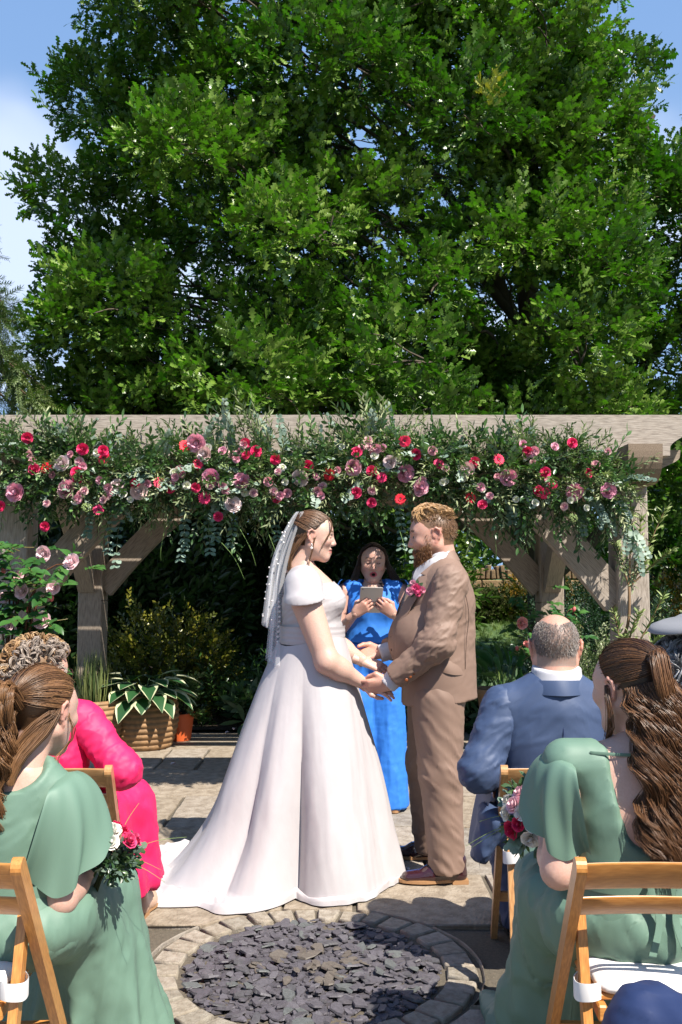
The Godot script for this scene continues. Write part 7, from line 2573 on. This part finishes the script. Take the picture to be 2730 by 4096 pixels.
func bridesmaid_right() -> void:
	var at := Vector3(0.775, 0, -2.52)
	var t := person("bridesmaid in a backless sage green dress with long wavy brown hair, seated at lower right", at)
	var skin := Color(0.64, 0.41, 0.325)
	var hx := Transform3D(look(Vector3(-0.52, -0.08, -0.85)), Vector3(0.0, 1.118, -0.03))
	var body := Acc.new()
	seated_body(body, hx, {"skin": skin, "hair": Color(0.045, 0.022, 0.012), "hairline": 0.046, "neck": Vector3(0, -0.18, -0.05), "neck_r": 0.05}, Vector3(0.0, 0.945, 0.02), 0.155, [[Vector3(-0.185, 0.925, 0.02), Vector3(-0.215, 0.665, 0.06), Vector3(-0.20, 0.70, -0.16), 0.055], [Vector3(0.185, 0.925, 0.02), Vector3(0.225, 0.67, 0.04), Vector3(0.0, 0.68, -0.22), 0.062]], skin)
	make_hand(body, Transform3D(look(Vector3(-0.1, 0.3, -0.9), Vector3(-0.9, 0.2, 0.2)), Vector3(-0.20, 0.70, -0.165)), 1.0, [0.9, 0.9, 0.95, 1.0], Vector2(0, 0.6), 0.92, skin)
	put("body", body.commit(), M.skin, t)
	var d := Acc.new()
	var f := Field.new(Vector3(-0.30, 0.40, -0.22), Vector3(0.30, 1.06, 0.26), 0.0085)
	f.cap(Vector3(-0.183, 0.928, 0.02), Vector3(0.183, 0.928, 0.02), 0.066, 0.066, 0.05)
	f.ell(Vector3(0, 0.80, 0.02), Vector3(0.182, 0.18, 0.120), 0.05)
	f.ell(Vector3(0, 0.65, 0.02), Vector3(0.172, 0.14, 0.118), 0.05)
	f.ell(Vector3(0, 0.53, -0.01), Vector3(0.20, 0.14, 0.17), 0.06)
	f.carve_cap(Vector3(0.0, 1.05, 0.13), Vector3(0.0, 0.80, 0.175), 0.125, 0.085, 0.006)
	f.ell(Vector3(0, 1.02, 0.0), Vector3(0.115, 0.10, 0.12), 0.006, Basis(), true)
	f.mesh(d, Transform3D(), null, func(p: Vector3, n: Vector3) -> float:
		return crease(Vector3(p.x * 0.6, p.y, p.z), Vector3(5, 6, 5), 0.0022))
	put("bodice", d.commit(), M.sage, t)
	var st := Acc.new()
	ribbon(st, [Vector3(-0.135, 0.965, 0.078), Vector3(-0.06, 0.962, 0.090), Vector3(0.0, 0.962, 0.092), Vector3(0.135, 0.965, 0.078)], [0.008, 0.008, 0.008, 0.008], [Vector3.UP, Vector3.UP, Vector3.UP, Vector3.UP], 0.002)
	put("strap", st.commit(), M.sage, t)
	var bow := Acc.new()
	for s in [1.0, -1.0]:
		ribbon(bow, [Vector3(0.02, 0.705, 0.155), Vector3(0.02 + 0.035 * s, 0.66, 0.165), Vector3(0.02 + 0.02 * s, 0.58, 0.178), Vector3(0.02 + 0.045 * s, 0.50, 0.195)], [0.01, 0.016, 0.018, 0.02], [Vector3(1, 0.3, 0), Vector3(1, 0, 0.2), Vector3(1, 0, -0.2), Vector3(1, 0.1, 0)], 0.002)
	put("ribbon_tie", bow.commit(), M.sage, t)
	var w := Acc.new()
	w.sheet(40, 6, func(u: float, v: float) -> Vector3:
		var an := -TAU * u
		return Vector3(cos(an) * (0.180 + 0.003 * v), 0.625 + 0.065 * v, 0.02 + sin(an) * (0.127 + 0.004 * v)), Color.WHITE, true)
	put("waistband", w.commit(), M.sage, t)
	var k := Acc.new()
	f = Field.new(Vector3(-0.48, -0.01, -0.80), Vector3(0.36, 0.72, 0.26), 0.0105)
	f.ell(Vector3(0, 0.53, -0.01), Vector3(0.205, 0.145, 0.178), 0.06)
	f.cap(Vector3(-0.12, 0.51, -0.05), Vector3(-0.13, 0.50, -0.47), 0.125, 0.09, 0.05)
	f.cap(Vector3(0.12, 0.51, -0.05), Vector3(0.10, 0.50, -0.47), 0.125, 0.09, 0.05)
	f.cap(Vector3(-0.13, 0.46, -0.40), Vector3(-0.13, 0.0, -0.46), 0.115, 0.16, 0.06)
	f.cap(Vector3(0.10, 0.46, -0.44), Vector3(0.10, 0.0, -0.46), 0.12, 0.19, 0.06)
	f.cap(Vector3(-0.19, 0.52, -0.18), Vector3(-0.20, 0.14, -0.34), 0.085, 0.075, 0.07)
	f.cap(Vector3(-0.19, 0.16, -0.36), Vector3(-0.20, 0.0, -0.42), 0.10, 0.12, 0.06)
	f.cap(Vector3(-0.22, 0.02, -0.48), Vector3(-0.26, 0.0, -0.74), 0.09, 0.05, 0.06, Vector3(1, 1.6, 1))
	f.cut(Vector3(0, -1, 0), 0.0)
	f.mesh(k, Transform3D(), null, func(p: Vector3, n: Vector3) -> float:
		var an := atan2(p.z + 0.2, p.x + 0.02)
		var low := smoothstep(0.6, 0.1, p.y)
		return (0.013 * sin(an * 11.0 + 2.5 * fold.get_noise_2d(an * 1.5, p.y * 2.0)) + 0.006 * sin(an * 23.0)) * low + crease(Vector3(p.x + p.y * 0.4, p.y, p.z), Vector3(7, 4, 7), 0.005))
	put("skirt", k.commit(), M.sage, t)
	for s in [-1.0, 1.0]:
		flutter(t, Vector3(0.165, 0.945, 0.02), [Vector3(0.17, 0.75, -0.12), Vector3(0.262, 0.765, -0.07), Vector3(0.295, 0.785, 0.005), Vector3(0.262, 0.735, 0.075), Vector3(0.20, 0.705, 0.105), Vector3(0.145, 0.725, 0.11)], s)
	var h := Acc.new()
	var c1 := Color(0.028, 0.013, 0.008)
	var c2 := Color(0.20, 0.098, 0.045)
	swept_hair(h, hx, 4200, Vector3(0.0, 0.055, -0.115), 0.0009, c1, c2, 1.10)
	for q in 9:  # the twist at the crown
		var an := TAU * q / 9.0
		var o := Vector3(cos(an) * 0.022, sin(an) * 0.018, 0.0)
		head_lock(h, hx, [Vector3(0.01, 0.07, -0.105) + o, Vector3(0.03, 0.075, -0.135) + o, Vector3(0.035, 0.02, -0.148) + o, Vector3(0.01, -0.04, -0.142) + o], 70, 0.012, 0.0010, c1, c2 * 1.15, 0.9)
	for q in 74:  # long loose waves down the back
		var a := rng.randf()
		var s := a * 2.0 - 1.0
		var l := rf(0.36, 0.46) - 0.05 * s * s
		head_lock(h, hx, [Vector3(0.078 * s, 0.03 - 0.03 * absf(s), -0.06 - 0.065 * (1.0 - s * s)), Vector3(0.088 * s, -0.07, -0.085 - 0.06 * (1.0 - s * s)), Vector3(0.082 * s + 0.014, -0.18, -0.105 - 0.05 * (1.0 - s * s)), Vector3(0.086 * s + 0.025, -0.28, -0.115 - 0.04 * (1.0 - s * s)), Vector3(0.080 * s + 0.03, -l, -0.12 - 0.03 * (1.0 - s * s))], 44, 0.014, 0.0009, c1, c2, 0.6, 0.022, rf(1.5, 2.8))
	head_lock(h, hx, [Vector3(0.078, 0.01, 0.0), Vector3(0.092, -0.06, -0.01), Vector3(0.085, -0.12, 0.02), Vector3(0.095, -0.17, 0.03), Vector3(0.105, -0.20, 0.05)], 26, 0.010, 0.0009, c1, c2, 0.5, 0.012, 1.0)
	put("hair", h.commit(), M.hair, t)
	var er := Acc.new()
	er.ball(hx * Vector3(0.087, -0.045, -0.004), Vector3.ONE * 0.005, Color.WHITE, 7, 5)
	put("earring", er.commit(), M.gold, t)
	bouquet("bridesmaid's bouquet of white, blush and crimson flowers beside the blue guest's chair", Vector3(0.565, 0.725, -2.76), Vector3(-0.55, 0.25, 0.55), [Color(0.76, 0.74, 0.70), Color(0.80, 0.50, 0.55), Color(0.55, 0.01, 0.08), Color(0.80, 0.62, 0.62), Color(0.76, 0.74, 0.66)], 0.075, 11)


func hat_guest() -> void:
	var at := Vector3(1.22, 0, -3.3)
	var t := person("guest with curly grey hair, a grey hat and a white top at the right edge", at)
	var skin := Color(0.60, 0.36, 0.28)
	var hx := Transform3D(look(Vector3(-0.35, -0.08, -0.93)), Vector3(-0.02, 1.10, -0.02))
	var body := Acc.new()
	seated_body(body, hx, {"skin": skin, "hair": Color(0.22, 0.215, 0.22), "hairline": 0.07, "neck": Vector3(0, -0.16, -0.05)}, Vector3(0.0, 0.945, 0.0), 0.14, [[Vector3(0.17, 0.92, 0), Vector3(0.22, 0.68, 0.03), Vector3(0.05, 0.62, -0.2), 0.05], [Vector3(-0.17, 0.92, 0), Vector3(-0.22, 0.68, 0.03), Vector3(-0.05, 0.62, -0.2), 0.05]], skin)
	put("body", body.commit(), M.skin, t)
	var j := Acc.new()
	var f := Field.new(Vector3(-0.34, 0.38, -0.24), Vector3(0.34, 1.02, 0.24), 0.01)
	f.cap(Vector3(-0.15, 0.925, 0), Vector3(0.15, 0.925, 0), 0.068, 0.068, 0.05)
	f.ell(Vector3(0, 0.78, 0), Vector3(0.19, 0.20, 0.14), 0.05)
	f.ell(Vector3(0, 0.56, 0), Vector3(0.21, 0.18, 0.165), 0.05)
	for s in [1.0, -1.0]:
		f.cap(Vector3(0.17 * s, 0.92, 0), Vector3(0.205 * s, 0.78, 0.02), 0.072, 0.078, 0.03)
	f.carve_cap(Vector3(0, 0.975, 0.0), Vector3(0, 1.1, -0.01), 0.075, 0.1)
	f.mesh(j, Transform3D(), null, func(p: Vector3, n: Vector3) -> float: return crease(p, Vector3(7, 6, 7), 0.006))
	put("top", j.commit(), M.shirt_white, t)
	var k := Acc.new()
	f = Field.new(Vector3(-0.3, 0.1, -0.75), Vector3(0.3, 0.66, 0.2), 0.012)
	f.cap(Vector3(-0.09, 0.5, 0), Vector3(-0.09, 0.5, -0.45), 0.115, 0.09, 0.06)
	f.cap(Vector3(0.09, 0.5, 0), Vector3(0.09, 0.5, -0.45), 0.115, 0.09, 0.06)
	f.cap(Vector3(-0.09, 0.48, -0.45), Vector3(-0.09, 0.2, -0.5), 0.1, 0.12, 0.06)
	f.cap(Vector3(0.09, 0.48, -0.45), Vector3(0.09, 0.2, -0.5), 0.1, 0.12, 0.06)
	f.mesh(k)
	put("skirt", k.commit(), M.shirt_white, t)
	var h := Acc.new()
	for k2 in 420:
		var d := rv().normalized()
		if d.z > 0.45 and d.y < 0.55 or d.y < -0.6:
			continue
		var p := Vector3(0, 0.015, -0.018) + d * Vector3(0.080, 0.092, 0.102)
		var side := d.cross(rv()).normalized()
		var c := Color(0.05, 0.05, 0.055).lerp(Color(0.50, 0.50, 0.51), pow(rng.randf(), 1.3))
		for e in 6:
			var o := rv(0.005)
			var pp := []
			for s in 10:
				var an := s * 0.55
				pp.append(hx * (p + o + d * (0.006 + 0.014 * (1.0 - cos(an))) + side * sin(an) * 0.014 + Vector3(0, -0.003 * s, 0)))
			h.tube(pp, 0.0016, 0.0010, 3, c * rf(0.8, 1.2))
	put("hair", h.commit(), M.hair, t)
	var ha := Acc.new()
	ha.sheet(48, 10, func(u: float, v: float) -> Vector3:
		var an := -TAU * u
		var pr: Vector2 = [Vector2(0.0, 0.05), Vector2(0.06, 0.048), Vector2(0.10, 0.040), Vector2(0.125, 0.030), Vector2(0.165, 0.027), Vector2(0.20, 0.018), Vector2(0.215, 0.0), Vector2(0.205, -0.006), Vector2(0.15, 0.010), Vector2(0.08, 0.020), Vector2(0.0, 0.02)][roundi(v * 10)]
		return Vector3(cos(an) * pr.x, pr.y + 0.006 * sin(an * 2.0) * pr.x / 0.2, sin(an) * pr.x * 0.92), Color.WHITE, true)
	put("hat", ha.commit(), M.hat_straw, t, Transform3D(Basis(Vector3.BACK, 0.16) * Basis(Vector3.RIGHT, -0.02), Vector3(0.085, 1.255, -0.03)))
	var er := Acc.new()
	er.ball(hx * Vector3(0.086, -0.042, -0.004), Vector3.ONE * 0.005, Color.WHITE, 7, 5)
	put("earring", er.commit(), M.gold, t)


func navy_guest() -> void:
	var at := Vector3(1.02, 0, -1.3)
	var t := person("guest in navy suit trousers, only the crossed knees in view at the lower right corner", at)
	var skin := Color(0.60, 0.36, 0.28)
	var hx := Transform3D(look(Vector3(-0.2, -0.08, -0.95)), Vector3(0.05, 1.17, 0.05))
	var body := Acc.new()
	seated_body(body, hx, {"skin": skin, "hair": Color(0.06, 0.035, 0.02), "male": true, "neck": Vector3(0, -0.16, -0.05), "cell": 0.006}, Vector3(0.03, 1.0, 0.08), 0.15, [], skin)
	put("body", body.commit(), M.skin, t)
	var j := Acc.new()
	var f := Field.new(Vector3(-0.36, 0.4, -0.3), Vector3(0.42, 1.1, 0.3), 0.014)
	f.cap(Vector3(-0.14, 0.965, 0.07), Vector3(0.2, 0.965, 0.07), 0.08, 0.08, 0.05)
	f.ell(Vector3(0.03, 0.82, 0.06), Vector3(0.21, 0.22, 0.15), 0.05)
	f.ell(Vector3(0.03, 0.60, 0.04), Vector3(0.21, 0.2, 0.165), 0.05)
	for s in [1.0, -1.0]:
		f.cap(Vector3(0.03 + 0.18 * s, 0.95, 0.07), Vector3(0.03 + 0.25 * s, 0.72, 0.08), 0.08, 0.07, 0.03)
		f.cap(Vector3(0.03 + 0.25 * s, 0.72, 0.08), Vector3(0.03 + 0.12 * s, 0.66, -0.2), 0.07, 0.055, 0.03)
	f.carve_cap(Vector3(0.03, 1.05, 0.05), Vector3(0.03, 1.2, 0.03), 0.075, 0.1)
	f.mesh(j, Transform3D(), null, func(p: Vector3, n: Vector3) -> float: return crease(p, Vector3(7, 9, 7), 0.006))
	put("jacket", j.commit(), M.suit_navy, t)
	var tr := Acc.new()
	f = Field.new(Vector3(-0.60, 0.03, -0.78), Vector3(0.3, 0.76, 0.22), 0.009)
	f.ell(Vector3(0.03, 0.52, 0.04), Vector3(0.20, 0.11, 0.17), 0.04)
	f.cap(Vector3(-0.06, 0.53, 0.0), Vector3(-0.455, 0.585, -0.46), 0.105, 0.085, 0.03)
	f.cap(Vector3(-0.455, 0.58, -0.46), Vector3(-0.34, 0.12, -0.40), 0.080, 0.066, 0.03)
	f.cap(Vector3(0.12, 0.51, 0.0), Vector3(0.0, 0.50, -0.48), 0.105, 0.082, 0.03)
	f.cap(Vector3(0.0, 0.50, -0.48), Vector3(0.02, 0.06, -0.46), 0.08, 0.066, 0.03)
	f.mesh(tr, Transform3D(), null, func(p: Vector3, n: Vector3) -> float: return crease(Vector3(p.x + p.y * 0.4, p.y, p.z - p.x * 0.4), Vector3(6, 6, 5), 0.005))
	put("trousers", tr.commit(), M.suit_navy, t)
	shoe(t, "shoe", Vector3(-0.32, 0.04, -0.38), Vector3(-0.3, 0, -1), 0.29, M.shoe_black, M.shoe_black)
	shoe(t, "shoe", Vector3(0.02, 0.0, -0.42), Vector3(0, 0, -1), 0.29, M.shoe_black, M.shoe_black)


# ---------------------------------------------------------------- small things
func details() -> void:
	var t := thing("buttonhole_flower", "pink rose buttonhole pinned to the brown suit's lapel", "buttonhole", Vector3(0.355, 1.365, -4.455))
	for q in [[0.0, 0.0, 0.03, 0.021, Color(0.76, 0.10, 0.26)], [-0.028, -0.012, 0.024, 0.018, Color(0.74, 0.36, 0.46)], [-0.014, 0.026, 0.02, 0.014, Color(0.74, 0.40, 0.48)], [0.028, -0.006, 0.02, 0.015, Color(0.76, 0.28, 0.40)], [0.01, -0.026, 0.02, 0.012, Color(0.72, 0.12, 0.25)]]:
		put("rose", rose_mesh(q[3], q[4] * 0.85, q[4], 4, 0.7).commit(), M.petal, t, Transform3D(look(Vector3(-0.4 + q[0] * 8.0, 0.15, 1)), Vector3(q[0], q[1], q[2])))
	var a := Acc.new()
	for e in 9:
		var an := TAU * e / 9
		leaf(a, Vector3(0, 0, 0.01), Vector3(cos(an), sin(an), 0.3), Vector3.BACK, rf(0.04, 0.055), 0.02, Color(0.05, 0.10, 0.04), "oval")
	put("leaves", a.commit(), M.dull_leaf, t).set_meta("kind", "stuff")
	# petals that have fallen along the patio's edge
	var k := -1
	for q in [[-1.05, -8.6], [-0.98, -8.66], [-0.75, -8.7], [-0.68, -8.64], [-0.52, -8.68], [-1.5, -8.2], [-1.25, -7.2]]:
		k += 1
		var p := Acc.new()
		leaf(p, Vector3.ZERO, Vector3(rf(-1, 1), 0.2, rf(-1, 1)), Vector3.UP, 0.045, 0.035, Color(0.72, 0.60, 0.64), "round", 0.1, 0.35)
		var o := put("petal", p.commit(), M.petal, self, Transform3D(Basis(), Vector3(q[0], 0.012 if q[1] > -8.62 else 0.04, q[1])))
		tag(o, ["pale petal beside the orange pot's foot, leftmost but two", "pale petal close behind the first one by the ferns", "pale petal on the soil under the ferns", "pale petal on the soil nearer the ferns' edge", "pale petal nearest the bride's skirt by the soil", "pale petal between the planters on the paving", "pale petal alone on the shaded paving"][k], "fallen petals on the paving")
